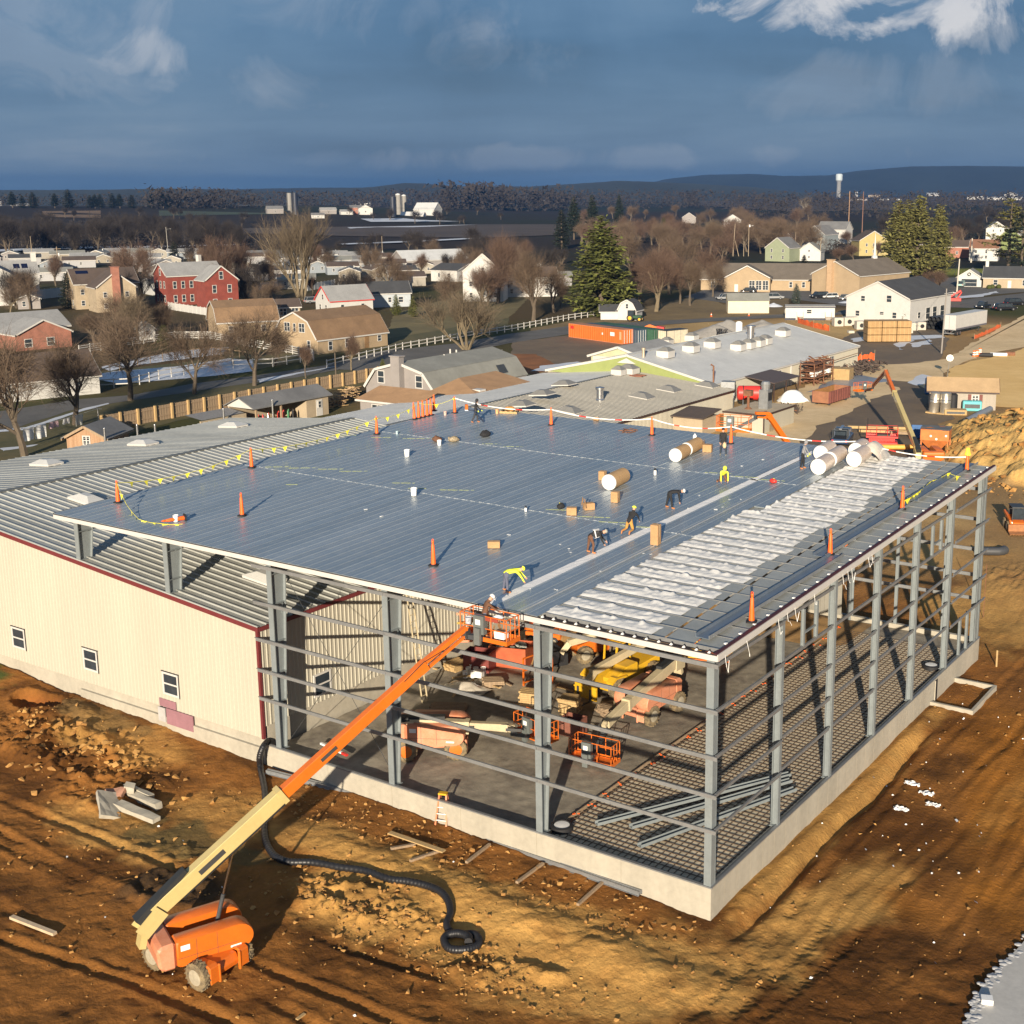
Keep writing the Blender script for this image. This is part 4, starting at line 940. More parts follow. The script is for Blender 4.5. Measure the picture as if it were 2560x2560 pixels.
# ---------------------------------------------------------------- people
def smooth_ring(): pass
def person(label,loc,face,top,legs_m,boots,lean=0,hip=.92,legL=(5,0),legR=(-5,0),armL=(10,15),armR=(-5,10),head=0,hat=None,vest=None,skin=None,group='people working on the roof',spread=.12,twist=0,size=1.0,gloves=None,hood=None):
    """legs/arms: forward swing of the upper and lower bone in degrees from hanging straight down (torso angles are absolute)"""
    SKIN = skin or M('skin',(.50,.29,.20),.6,0,.05)
    V = [];E = [];Rd = [];K = []
    def add(p,r,par,kind):
        V.append(Vector(p));Rd.append(r if isinstance(r,tuple) else (r,r));K.append(kind)
        if par is not None: E.append((par,len(V)-1))
        return len(V)-1
    def dirv(a,side=0): return Vector((math.sin(R(a)),side,-math.cos(R(a)))).normalized()
    up = Vector((math.sin(R(lean)),0,math.cos(R(lean))));fw_ = Vector((math.cos(R(lean)),0,-math.sin(R(lean))))
    pel = add((0,0,hip),(.155,.115),None,'legs');wa = add(Vector((0,0,hip))+up*.20,(.150,.115),pel,'top');ch = add(Vector((0,0,hip))+up*.42,(.175,.125),wa,'top')
    nk = add(Vector((0,0,hip))+up*.56,.065,ch,'top');hu = Vector((math.sin(R(lean*.7+head)),0,math.cos(R(lean*.7+head))));hf = Vector((hu.z,0,-hu.x))
    n0 = V[nk];h1 = add(n0+hu*.11+hf*.02,(.075,.085),nk,'skin');h2 = add(n0+hu*.22+hf*.02,(.085,.10),h1,'skin');h3 = add(n0+hu*.285+hf*.01,(.05,.06),h2,'skin')
    add(n0+hu*.17+hf*.125,.014,h1,'skin')
    for s,(a,b) in ((1,armL),(-1,armR)):
        sh = add(V[ch]+up*.08+Vector((0,s*.19,0)),.07,ch,'top');el = add(V[sh]+dirv(a,s*.10)*.29,.052,sh,'top');wr = add(V[el]+dirv(b,-s*.02)*.25,.036,el,'top' )
        d = dirv(b,0);sd = Vector((0,s,0));nn = d.cross(sd)
        pm = add(V[wr]+d*.06,(.040,.022),wr,'hand')
        for i,(o,l) in enumerate(((-.030,.070),(-.010,.083),(.010,.078),(.030,.060))):
            f1 = add(V[pm]+d*.05+sd.cross(d)*o,.009,pm,'hand');f2 = add(V[f1]+d*l*.45+sd*(-.010),.0085,f1,'hand');add(V[f2]+d*l*.4+sd*(-.028),.0075,f2,'hand')
        t1 = add(V[pm]+sd.cross(d)*-.045+d*.01,.010,pm,'hand');add(V[t1]+d*.035-sd*.015,.009,t1,'hand')
    for s,(a,b) in ((1,legL),(-1,legR)):
        hp = add((0,s*.095,hip-.06),.105,pel,'legs');kn = add(V[hp]+dirv(a,s*spread)*.41,.074,hp,'legs');an = add(V[kn]+dirv(b,s*spread*.3)*.40,.056,kn,'legs')
        ft = V[an]+Vector((0,0,-.05));fd = Vector((1,0,-.12)) if b > -50 else Vector((-.25,0,-1))
        he = add(V[an]+dirv(b)*.05,(.055,.05),an,'boot');add(V[he]+fd.normalized()*.17,(.05,.035),he,'boot')
    zmin = min(v.z-.04 for v in V)
    for v in V: v.z -= zmin
    me = bpy.data.meshes.new('body_cage');me.from_pydata([v*size for v in V],E,[]);ob = bpy.data.objects.new('body_cage',me);COL.objects.link(ob)
    sm = ob.modifiers.new('s','SKIN');ob.modifiers.new('sub','SUBSURF').levels = 1
    for i,(a,b) in enumerate(Rd):
        sv = me.skin_vertices[0].data[i];sv.radius = (a*size,b*size);sv.use_root = (i == 0)
    dg = bpy.context.evaluated_depsgraph_get();dg.update();ev = ob.evaluated_get(dg);m2 = bpy.data.meshes.new_from_object(ev);m2.name = 'body'
    mats = [SKIN,top,legs_m,boots,gloves or SKIN];m2.materials.clear()
    for q in mats: m2.materials.append(q)
    ki = {'skin': 0,'top': 1,'legs': 2,'boot': 3,'hand': 4}
    seg = [(V[a]*size,V[b]*size,ki[K[b]]) for a,b in E]
    for pl in m2.polygons:
        c = pl.center;best = 9;bi = 1
        for a,b,k_ in seg:
            ab = b-a;t = max(0,min(1,(c-a).dot(ab)/ab.length_squared));d2 = (c-(a+ab*t)).length - (.03 if k_ == 1 else 0)
            if d2 < best: best = d2;bi = k_
        pl.material_index = bi;pl.use_smooth = True
    bpy.data.objects.remove(ob)
    T = thing('person',label,'person',loc,face,group)
    o = link('body',m2,T);KIDS.setdefault(T.name,[]).append(o)
    hc = V[h2]*size;hm = Matrix.Translation(hc) @ Matrix((( hf.x,0,hu.x,0),(0,1,0,0),(hf.z,0,hu.z,0),(0,0,0,1)))
    k = MB();k.m = hm
    for s in (-1,1): k.ball((.088,s*.033,.0),.013,6,4)
    k.build('eyes',BLACK,T)
    if hat:
        kind,hmx = hat;k = MB();k.m = hm
        if kind == 'hard': k.lathe((0,0,.02),[(.165,.02),(.150,.035),(.135,.045),(.125,.09),(.085,.145),(.01,.165)],14);k.box((.13,0,.035),(.12,.16,.015));k.build('hard_hat',hmx,T,smooth=40)
        elif kind == 'cap': k.lathe((-.01,0,.015),[(.118,0),(.115,.05),(.08,.10),(.01,.118)],12);k.build('beanie',hmx,T,smooth=True)
        else: k.ball((-.035,0,-.01),.128,12,8,(1,1,1.2));k.build('hood',hmx,T,smooth=True)
    if vest:
        k = MB();a = V[wa]*size;b = V[ch]*size;s = .02
        for z0,z1,mt_ in ((-.05,1.35,vest[0]),):
            p = a.lerp(b,z0);q2 = a.lerp(b,z1);n_ = 12;rows = []
            k2 = MB();pts = [p,a.lerp(b,.5),q2];k2.tube(pts,[.185,.20,.17],14,False);k2.build('vest',vest[0],T,smooth=True)
        dd = (b-a).normalized();sx = Vector((0,1,0));fr = sx.cross(dd)
        for s in (-1,1): k.bar(a+sx*s*.09-fr*.205,b+dd*.1+sx*s*.09-fr*.17,.05,.012,up=fr);k.bar(a+sx*s*.09+fr*.205,b+dd*.1+sx*s*.09+fr*.17,.05,.012,up=fr)
        k.tube([a.lerp(b,.28),a.lerp(b,.5)],.206,14,False);k.build('reflective_band',vest[1],T)
    return T
KBLK = M('black_cloth',(.018,.018,.02),.9,0,.2);KDGR = M('charcoal_cloth',(.045,.045,.05),.9,0,.2);KJEAN = M('dark_jeans',(.03,.04,.055),.9,0,.2)
KHV = M('hi_vis_yellow',(.80,.86,.06),.7,0,.04);KGRY = M('grey_hoodie',(.22,.22,.23),.9,0,.1);KBRN = M('brown_canvas',(.13,.062,.035),.9,0,.15)
KORN = M('ochre_work_trousers',(.50,.25,.06),.9,0,.12);KBLU = M('slate_trousers',(.10,.11,.16),.9,0,.12);KBOOT = M('tan_boots',(.42,.17,.06),.8,0,.1)
KW = M('white_cloth',(.7,.7,.7),.8)
IMR = rdir(1200)     # picture right
def at_roof(x,y): return (x,y,roofz(y)+.012)
person('person in black hood and charcoal trousers walking with a leaf blower',at_roof(-37.5,32.2),IMR+R(15),KBLK,KDGR,KBOOT,lean=8,legL=(22,5),legR=(-18,-28),armL=(5,25),armR=(28,48),head=12,hat=('hood',KBLK),gloves=KHV)
person('person all in black standing near the far roof edge holding a tan bag',at_roof(-15.97,31.2),IMR-R(105),KBLK,KJEAN,M('dusty_shoes',(.22,.2,.16),.9),lean=2,legL=(6,-3),legR=(-10,-6),armL=(8,22),armR=(0,12),head=6,hat=('cap',KBLK),spread=.2)
person('person in a bright yellow hooded top on hands and knees beside the white strip',at_roof(-12.4,24.3),IMR-R(80),KHV,KBRN,KBOOT,lean=62,hip=.62,legL=(28,-88),legR=(24,-88),armL=(8,2),armR=(12,4),head=-20,hat=('hood',KHV),spread=.3)
person('person in a grey hoodie and black trousers standing looking down at the new sheets',at_roof(-9.86,30.25),IMR+R(-10),KGRY,KBLK,KBOOT,lean=8,legL=(8,0),legR=(-8,-8),armL=(30,30),armR=(12,30),head=25,hat=('hood',KGRY),gloves=KHV)
person('person in black with white cap and orange tool belt, bent double',at_roof(-12.4,17.9),IMR+R(8),KBLK,KBLK,KBOOT,lean=88,hip=.88,legL=(-8,-12),legR=(14,4),armL=(14,8),armR=(8,4),head=22,hat=('cap',KW),gloves=None,spread=.25)
person('person kneeling in ochre trousers, black jacket and lime cap, back to camera',at_roof(-11.7,12.5),IMR+R(62),KBLK,KORN,KBOOT,lean=48,hip=.55,legL=(8,-85),legR=(2,-88),armL=(30,26),armR=(42,32),head=-6,hat=('cap',KHV),spread=.28)
person('person bent over in brown trousers and black vest with white straps',at_roof(-11.55,8.5),IMR+R(5),KBLK,KBRN,KBOOT,lean=78,hip=.9,legL=(-6,-10),legR=(26,-6),armL=(24,40),armR=(14,30),head=20,hat=('cap',M('grey_beanie',(.30,.30,.27),.9)),vest=(M('black_vest',(.03,.03,.034),.8),KW),spread=.22)
person('person in lime shirt bending near the eave above the raised basket',at_roof(-11.6,1.6),IMR+R(10),KHV,KBLU,KBOOT,lean=84,hip=.9,legL=(-4,-8),legR=(8,0),armL=(50,40),armR=(38,30),head=15,hat=('cap',KHV),spread=.25)
person('person in a brown jacket and white hard hat standing in the raised lift basket',(-10.25,-1.75,9.58),IMR+R(25),KBRN,KBLU,KBOOT,lean=20,legL=(6,0),legR=(-6,-2),armL=(50,60),armR=(45,55),head=28,hat=('hard',WHITEP),group='people working on the roof')
# basket contents (each lies in the basket)
def bucket(label,loc,col=None,s=1.0,group='plastic buckets',cat='bucket'):
    T = thing('bucket',label,cat,loc,0,group)
    k = MB();k.lathe((0,0,0),[(.125*s,0),(.150*s,.37*s),(.160*s,.37*s),(.160*s,.34*s),(.152*s,.34*s)],14);k.build('pail',col or WHITEP,T,smooth=40)
    k = MB();k.tube([(.15*s*math.cos(a),.15*s*math.sin(a)*.2-.15*s,.33*s-.16*s*math.sin(a)) for a in [math.pi*i/6 for i in range(7)]],.006,4);k.build('handle',GREYD,T)
    return T
bucket('pale grey bucket hanging inside the left corner of the raised basket',(-10.95,-1.95,10.0),M('grey_plastic',(.42,.45,.50),.5),.95)
def crate(name,label,cat,loc,d,col,rz=0,lid=None,group=None):
    T = thing(name,label,cat,loc,rz,group)
    k = MB();k.mm(-d[0]/2,d[0]/2,-d[1]/2,d[1]/2,0,d[2]);k.build('carton',col,T,bevel=.012)
    k = MB()
    if lid == 'open':
        for s in (-1,1): k.bar((-d[0]/2,s*d[1]/2,d[2]),(-d[0]/2,s*(d[1]/2+d[1]*.35),d[2]+d[1]*.2),.01,d[0]*.9,up=(0,0,1))
        k.mm(-d[0]*.45,d[0]*.45,-d[1]*.45,d[1]*.45,d[2]-.002,d[2]+.003);k.build('flap',CARD,T)
    else:
        k.mm(-d[0]/2,d[0]/2,-.03,.03,d[2],d[2]+.004);k.mm(d[0]/2,d[0]/2+.004,-.03,.03,d[2]*.4,d[2]);k.build('packing_tape',M('packing_tape',(.50,.36,.2),.35),T)
    return T
crate('carton','white carton with brown flaps open on the floor of the raised basket','box',(-9.4,-1.65,9.60),(.5,.38,.34),WHITEP,R(5),'open')
crate('tool_tray','red-brown tray of tools fixed across the rail of the raised basket','tray',(-9.55,-2.1,10.45),(.75,.2,.16),M('red_tray',(.27,.05,.03),.6),0)
k = MB();k.grid(lambda a,b: (-9.6+.5*a,-2.05+.3*b,10.62+.10*math.sin(3.1*a)*math.sin(3.1*b)+.03*noise.noise(Vector((a*6,b*6,2)))),8,6)
tag(k.build('plastic_bag',WHITEP,smooth=True),'white plastic bag heaped on the red tray of the raised basket','bag')
# leaf blower and other hand tools
T = thing('leaf_blower','orange backpack blower with a long dark blue tube beside the walking person','leaf blower',(-37.9,32.0,roofz(32.0)+1.05),IMR+R(15))
k = MB();k.box((-.22,.0,.18),(.22,.36,.42));k.build('motor',ORANGE,T,bevel=.05)
k = MB();k.mm(-.36,-.1,-.2,.2,-.08,-.02);k.build('frame',WHITEP,T)
k = MB();k.tube([(-.15,-.25,0),(.25,-.33,-.05),(.6,-.35,-.45),(1.0,-.36,-.95)],[.05,.05,.055,.06],8);k.build('tube',M('navy_plastic',(.015,.028,.06),.5),T)
T = thing('paper_bag','tan bag held by the person in black near the far roof edge','bag',(-15.75,30.95,roofz(31)+.62),0.3)
k = MB();k.ball((0,0,.14),.17,10,6,(.8,.6,1.2));k.build('sack',M('tan_bag',(.55,.40,.24),.8),T,smooth=True)
k = MB();k.tube([(-.06,0,.3),(0,0,.38),(.06,0,.3)],.012,5);k.build('handle',M('tan_bag',(.55,.40,.24),.8),T)

# ---------------------------------------------------------------- things lying on the roof
def UR(u,v):
    """photo point on the roof plane"""
    d = CFW + CR*((u/.7547-CX)/CF) - CU*((v/.7547-CY)/CF);s = .02515
    t = (10.3645 + s*CAMP.y - CAMP.z)/(d.z - s*d.y)
    return CAMP + d*t
def cone(label,p,bands=False,tilt=None,ycap=False):
    T = thing('channelizer_cone',label,'traffic cone',p,.3,'tall orange traffic cones on the roof')
    if tilt: T.rotation_euler = tilt
    k = MB();k.prism([(-.22,-.16),(-.16,-.22),(.16,-.22),(.22,-.16),(.22,.16),(.16,.22),(-.16,.22),(-.22,.16)],0,.05);k.lathe((0,0,.05),[(.15,0),(.13,.04)],12);k.build('base',BLACK,T)
    k = MB();k.lathe((0,0,.09),[(.125,0),(.10,.45),(.075,.95),(.055,.98),(.05,1.05),(.062,1.08),(.062,1.14),(.05,1.17)],14);k.build('body',ORNG2,T,smooth=40)
    k = MB();k.tube([(-.04,0,1.24),(-.045,0,1.31),(0,0,1.345),(.045,0,1.31),(.04,0,1.24)],.014,6);k.build('handle',ORNG2,T)
    if bands:
        k = MB();k.lathe((0,0,0),[(.094,.62),(.089,.74)],14);k.lathe((0,0,0),[(.086,.80),(.081,.92)],14);k.build('reflective_band',M('white_reflective',(.85,.85,.85),.35),T)
    if ycap:
        k = MB();k.lathe((0,0,0),[(.20,1.0),(.14,1.2),(.11,1.42),(.02,1.46)],9);k.build('tape_wrap',YELTAPE,T)
    return T
cones = [((223,949),'tall orange cone at the near left corner of the new roof'),((475,883),'tall orange cone at the middle of the left roof edge'),((711,820),'tall orange cone at the far part of the left roof edge'),
         ((457,974),'tall orange cone alone right of the left corner, behind the lying cone'),((818,1068),'tall orange cone alone near the front eave above the middle column'),
         ((858,780),'tall orange cone beside the walking person at the back corner'),((1040,803),'tall orange cone on the far roof edge in front of the ribbed brown-trimmed roof'),
         ((1230,822),'tall orange cone on the far roof edge left of the basket behind'),((1379,838),'tall orange cone just right of the person in black'),
         ((1824,889),'orange cone wrapped in yellow tape at the far right roof corner'),((1702,962),'orange cone with white bands midway along the right roof edge'),
         ((1566,1048),'plain orange cone standing on the joint between two long steel channels'),((1418,1175),'orange cone with white bands nearest the front right corner'),
         ((782,792),'leaning cone with white bands leftmost of the cone cluster'),((790,790),'cone with white bands second from left in the cone cluster'),((798,788),'plain cone third from left in the cone cluster'),
         ((806,786),'cone with white bands fourth from left in the cone cluster'),((813,784),'cone with white bands fifth from left in the cone cluster'),((819,776),'cone at the back right of the cone cluster')]
for (d,lab) in cones:
    p = UR(*d);p.z += .03
    c_ = cone(lab,p,'white bands' in lab,(R(-6),R(-8),0) if 'leaning' in lab else None,'yellow tape' in lab)
p = UR(350,982);cone('orange cone lying on its side near the left front corner',p+Vector((0,0,.16)),False,(R(90),R(0),rdir(350)+R(-72)))
bucket('white bucket beside the lying cone amid yellow tape',UR(332,985)+Vector((0,0,.03)))
bucket('white bucket standing alone in the middle of the far sheets',UR(768,862)+Vector((0,0,.03)),s=1.25)
bucket('white bucket standing on the seam line in the middle of the roof',UR(781,936)+Vector((0,0,.03)),s=1.25)
bucket('white bucket beside the brown bag on the far sheets',UR(829,841)+Vector((0,0,.03)))
bucket('small orange and white pail behind the walking person',UR(840,784)+Vector((0,0,.03)),M('pinkish_pail',(.60,.40,.33),.5),.8)
bucket('small green and grey pail left of the roof seam near the far cones',UR(749,820)+Vector((0,0,.03)),M('bluegrey_pail',(.40,.52,.56),.5),.6)
bucket('orange pail on the far roof edge beside the timber pallet',UR(938,781)+Vector((0,0,.03)),M('orange_pail',(.70,.36,.16),.5),.9)
def roll(label,p,q,r,bag=None,ring=None):
    """wrapped blanket roll lying on the roof: p near end centre, q far end centre"""
    p,q = Vector(p),Vector(q);mid = (p+q)/2;d = (q-p).normalized();T = thing('insulation_roll',label,'insulation roll',mid-Vector((0,0,r)),0,'rolls of insulation on the roof');b = mid-Vector((0,0,r))
    k = MB();k.tube([p-b,(p-b).lerp(q-b,.5),q-b],[r,r*1.0,r*.97],20);k.build('wrapping',bag or TANPAPER,T,smooth=40)
    k = MB();k.tube([p-b-d*.10,p-b-d*.07,p-b+d*.0],[r*.80,r*.98,r*1.01],20);k.build('roll_end',INSUL,T,smooth=40)
    if ring:
        k = MB();k.tube([(p-b).lerp(q-b,ring[0]),(p-b).lerp(q-b,ring[1])],r*1.015,20,False);k.build('white_band',INSUL,T)
    k = MB();e = q-b;k.tube([e,e+d*.08,e+d*.13],[r*.95,r*.6,r*.15],14);k.build('gathered_end',bag or TANPAPER,T,smooth=40)
    return T
def rz_(x,y,r): return (x,y,roofz(y)+.03+r)
PLB = M('cloudy_plastic_wrap',(.50,.385,.29),.3,0,.12,5,c2=(.62,.52,.43),coat=.3)
roll('short kraft-wrapped roll with a white end lying alone mid-roof',rz_(-17.55,19.7,.48),rz_(-17.75,21.6,.48),.48)
roll('kraft-wrapped roll nearest the camera of the two in line left of the person in black',rz_(-17.75,28.0,.45),rz_(-17.95,29.6,.45),.45)
roll('kraft-wrapped roll behind its twin, left of the person in black',rz_(-18.0,29.9,.45),rz_(-18.2,31.8,.45),.45)
roll('plastic-wrapped roll at the front of the stack by the white blankets',rz_(-8.35,29.2,.5),rz_(-8.5,31.0,.5),.5,PLB)
roll('plastic-wrapped roll in line behind the front one of the stack',rz_(-8.55,31.4,.5),rz_(-8.7,33.5,.5),.5,PLB)
roll('plastic-wrapped roll at the far left of the stack by the roof edge',rz_(-9.75,32.8,.5),rz_(-9.9,34.6,.5),.5,PLB)
roll('plastic-wrapped roll at the right of the stack next to the white blankets',rz_(-7.25,32.2,.5),rz_(-7.4,34.3,.5),.5,PLB)
roll('plastic-wrapped roll at the far right of the stack by the roof edge',rz_(-8.1,34.6,.5),rz_(-8.25,36.2,.5),.5,PLB)
k = MB();k.grid(lambda a,b: (-7.9+1.6*a,34.2+1.9*b,roofz(35)+.15+1.0*math.sin(math.pi*min(1,a*1.05))**.7*math.sin(math.pi*(.08+.84*b))**.5+.06*noise.noise(Vector((a*5,b*5,1)))),12,12)
tag(k.build('plastic_sheet',M('clear_poly_sheet',(.55,.50,.42),.2,0,.1,5,coat=.6),smooth=True),'crumpled clear plastic sheet over the far end of the roll stack','plastic sheet')
boxes = [((1079,972),(.55,.4,.42),.5,'brown carton second from left of the cartons mid-roof'),((1111,962),(.6,.4,.38),.9,'open brown carton between two others mid-roof'),((1161,948),(.42,.42,.62),.2,'upright brown carton just below the single roll'),
         ((1237,1028),(.42,.42,1.05),.1,'tall brown carton standing on the new sheets right of the white strip'),((932,1034),(.62,.36,.34),.6,'brown carton alone near the front above the middle columns'),((1335,853),(.6,.5,.5),.3,'crushed brown carton between the rolls and the person in black'),
         ((1137,906),(.4,.4,.55),.15,'small carton tucked behind the single roll'),((1125,795),(.4,.3,.3),.4,'small carton hanging on the far roof edge left of the middle')]
for d,s,a,lab in boxes:
    p = UR(*d);p.z += .03;crate('carton',lab,'box',p,s,CARD,a,'open' if ('open' in lab or 'crushed' in lab) else None,'cartons on the roof')
def bag(name,label,cat,d,s,mat,seed=0,strap=None):
    p = UR(*d);T = thing(name,label,cat,(p.x,p.y,p.z+.02),seed)
    k = MB();k.ball((0,0,s*.45),s,14,9,(1,.7,.5));k.v = [(x*(1+.3*noise.noise(Vector((x*5+seed,y*5,z*5)))),y*(1+.3*noise.noise(Vector((x*5,y*5+seed,z*5)))),max(0,z*(1+.4*noise.noise(Vector((x*4,y*4,seed)))))) for x,y,z in k.v]
    k.build('heap',mat,T,smooth=True)
    k = MB();k.tube([(-s*.5,0,s*.7),(0,s*.2,s*1.0),(s*.5,0,s*.7)],.02,5);k.build('strap',strap or BLACK,T)
    return T
bag('tool_bag','black and yellow tool bag left of the cartons mid-roof','tool bag',(1058,960),.33,KBLK,2,YELTAPE)
bag('tool_bag','brown leather bag next to a white bucket on the far sheets','tool bag',(825,834),.42,KBRN,3)
bag('tool_pile','heap of harness straps and tools with a pale rope on the far sheets','tools',(856,834),.42,M('mixed_tools',(.06,.05,.045),.7,0,.5,9,c2=(.45,.36,.22)),4,M('pale_rope',(.5,.45,.3),.9))
bag('black_jacket','black jacket dropped flat on the far sheets near the walking person','jacket',(916,825),.5,KBLK,5)
bag('red_pouch','small red pouch on the new sheets left of the roll stack','pouch',(1459,912),.28,RED,6,YELTAPE)
def small(name,label,cat,d,parts):
    p = UR(*d);T = thing(name,label,cat,(p.x,p.y,p.z+.03),.2)
    for n_,prof,mt_ in parts:
        k = MB();k.lathe((0,0,0),prof,10);k.build(n_,mt_,T,smooth=40)
small('plastic_jug','white plastic jug left of the person in black','jug',(1311,830),[('jug',[(.14,0),(.14,.28),(.05,.38)],WHITEP),('cap',[(.045,.38),(.045,.42)],WHITEP)])
small('flask','white and black flask standing on the second seam line','flask',(1236,897),[('flask_body',[(.09,0),(.09,.3)],WHITEP),('flask_top',[(.09,.3),(.06,.42)],BLACK)])
small('spray_can','dark spray can standing on the first seam line','spray can',(992,966),[('can',[(.07,0),(.07,.22)],WHITEP),('lid',[(.06,.22),(.05,.32)],BLACK)])
# timber tray at the back edge, rusty clips, long channels
p = UR(962,779);T = thing('timber_tray','timber pallet tray with coiled rope on the back roof edge','pallet',(p.x,p.y,p.z+.03),.4)
k = MB()
for y in (-.5,.5): k.mm(-.7,.7,y-.05,y+.05,0,.16)
k.build('runner',WOODY,T)
for x in (-.6,-.2,.2,.6):
    k = MB();k.mm(x-.09,x+.09,-.55,.55,.161,.19);k.build('slat',WOODY,T)
k = MB();k.lathe((0,0,.19),[(.35,0),(.4,.1),(.34,.24),(.2,.3)],12);k.build('rope_coil',M('orange_rope',(.55,.27,.08),.9),T)
for i,(u,v) in enumerate(((1180,816),(1190,813))):
    p = UR(u,v);k = MB()
    for j in range(5): k.bar((p.x+rnd.uniform(-.6,.6),p.y+rnd.uniform(-.5,.5),p.z+.04+j*.02),(p.x+rnd.uniform(-.6,.6),p.y+rnd.uniform(-.5,.5),p.z+.05+j*.02),.08,.05)
    tag(k.build('clip_strip',RUST),['bundle of rusty clips on the far sheets, left one of two','bundle of rusty clips on the far sheets, right one of two'][i],'metal clips','rusty clips')
CHN = M('blue_grey_channel',(.20,.245,.30),.4,.5,.1,.6)
def channel(label,x0,y0,x1,y1,w=.62):
    p,q = Vector((x0,y0,roofz(y0)+.05)),Vector((x1,y1,roofz(y1)+.05));T = thing('steel_channel',label,'steel channel',(p+q)/2,0,'long steel channels laid along the right roof edge');b = (p+q)/2
    k = MB();k.bar(p-b,q-b,w,.03);k.build('web',CHN,T)
    s = (q-p).normalized().cross(Vector((0,0,1)))
    for t in (-1,1):
        k = MB();k.bar(p-b+s*t*w*.5+Vector((0,0,.07)),q-b+s*t*w*.5+Vector((0,0,.07)),.03,.16);k.build('flange',CHN if t < 0 else GIRT,T)
channel('long blue-grey steel channel laid on the roof nearest the front corner',-1.05,.9,-.75,14.2)
channel('long blue-grey steel channel laid on the roof in the middle of the right edge',-1.45,13.6,-1.25,25.6)
channel('long blue-grey steel channel laid on the roof at the far end of the right edge',-1.2,26.0,-1.05,36.6)
# pennant strings and the taped barrier line
PEN = MB();PEN.add([(-.11,0,0),(.11,0,0),(0,.01,-.24),(-.11,.01,0),(.11,.01,0)],[(0,1,2),(4,3,2),(0,3,4,1)]);PENM = PEN.mesh('pennant',YELTAPE)
def pennants(label,pts,gap=.95,sag=.25,s=1.0):
    T = thing('pennant_string',label,'pennant string',pts[0],0,'yellow pennant strings');b = Vector(pts[0]);line = []
    for i in range(len(pts)-1):
        p,q = Vector(pts[i]),Vector(pts[i+1]);n_ = max(4,int((q-p).length/.5))
        line += [p.lerp(q,j/n_)-Vector((0,0,sag*4*(j/n_)*(1-j/n_)))-b for j in range(n_)]
    line.append(Vector(pts[-1])-b);k = MB();k.tube(line,.012,4);k.build('cord',YELTAPE,T)
    acc = 0
    for i in range(len(line)-1):
        acc += (line[i+1]-line[i]).length
        if acc >= gap:
            acc = 0;d = line[i+1]-line[i];o = link('pennant',PENM,T,line[i+1],(rnd.uniform(-.3,.3),0,math.atan2(d.y,d.x)+rnd.uniform(-.5,.5)));o.scale = (s*1.5,s,s*1.4);KIDS.setdefault(T.name,[]).append(o)
top = lambda d,h=1.22: UR(*d)+Vector((0,0,h))
pennants('yellow pennant string along the near half of the left roof edge',[top((223,949)),top((475,883))],.85,.5)
pennants('yellow pennant string along the far half of the left roof edge',[top((475,883)),top((711,820))],.85,.5)
pennants('yellow pennant string running down from the left corner cone to the lying cone',[top((223,949)),top((240,965),.4),top((262,983),.1),top((300,990),.08),top((345,992),.1)],.55,.05)
pennants('yellow pennant string from the far left cone to the cone cluster',[top((711,820)),top((790,790)),top((858,780))],1.3,.3)
pennants('yellow pennant string tangled over the far channel by the right edge',[top((1700,962),.5),top((1725,940),.2),top((1755,915),.2),top((1790,900),.25),top((1812,905),.2)],.45,.05)
def barrier(label,pts):
    T = thing('barrier_tape',label,'barrier tape',pts[0],0,'red and white barrier tape');b = Vector(pts[0])
    for mt_,o in ((WHITEP,0),(RED,1)):
        k = MB()
        for i in range(len(pts)-1):
            p,q = Vector(pts[i])-b,Vector(pts[i+1])-b
            n_ = 14
            pp = [p.lerp(q,j/n_)-Vector((0,0,.35*4*(j/n_)*(1-j/n_))) for j in range(n_+1)]
            for j in range(n_):
                if (j % 5 == 4) == bool(o): k.bar(pp[j],pp[j+1],.012,.07)
        k.build('white_length' if not o else 'red_length',mt_,T)
barrier('red and white barrier tape from the back corner cone to the next cone',[top((858,780)),top((1040,803))])
barrier('red and white barrier tape between the two middle cones of the far edge',[top((1040,803)),top((1230,822))])
barrier('red and white barrier tape passing in front of the orange basket',[top((1230,822)),top((1379,838))])
barrier('red and white barrier tape from the cone by the person in black to the rolls',[top((1379,838)),top((1620,858),.9)])
barrier('yellow and white line from the roll stack to the yellow-wrapped cone',[top((1620,858),.9),top((1824,889),.9)])
k = MB()
for u,v,l in ((640,822,.9),(700,826,1.1),(760,828,1.5),(910,838,1.2),(950,843,1.6),(500,882,1.2),(545,884,1.4),(600,886,1.2),(640,890,1.4),(740,912,1.0),(770,922,.8),(830,925,1.5),(1030,962,1.4),(1090,975,1.3),(1130,985,1.1),(1170,993,1.4),(1330,892,1.2),(1380,899,1.2),(1430,905,1.2),(540,915,.5)):
    p = UR(u,v);a = rdir(u,-12);k.bar((p.x,p.y,p.z+.035),(p.x+math.cos(a)*l*1.4,p.y+math.sin(a)*l*1.4,p.z+.035),.06,.008)
tag(part(k,'paint_mark',M('yellow_mark',(.50,.55,.20),.7)),kind='stuff')
k = MB()
for i in range(46):
    p = UR(rnd.uniform(930,1500),rnd.uniform(890,1120))
    if -14 < p.x < -8.6: k.box((p.x,p.y,p.z+.04),(.07,.12,.012),rnd.random()*3)
for u,v in ((690,962),(720,975),(960,1010),(1340,1000),(1350,962),(1400,880),(1440,868)):
    p = UR(u,v);k.box((p.x,p.y,p.z+.04),(.12,.2,.02),rnd.random()*3)
tag(k.build('paper_scrap',WHITEP),kind='stuff')

# ---------------------------------------------------------------- things on the ground in front and inside
def G(u,v,z0=-1.4):
    p = U(u,v,z0)
    for _ in range(6): p = U(u,v,hz(p.x,p.y))
    return p
def place(p,dz=0): return Vector((p.x,p.y,hz(p.x,p.y)+dz))
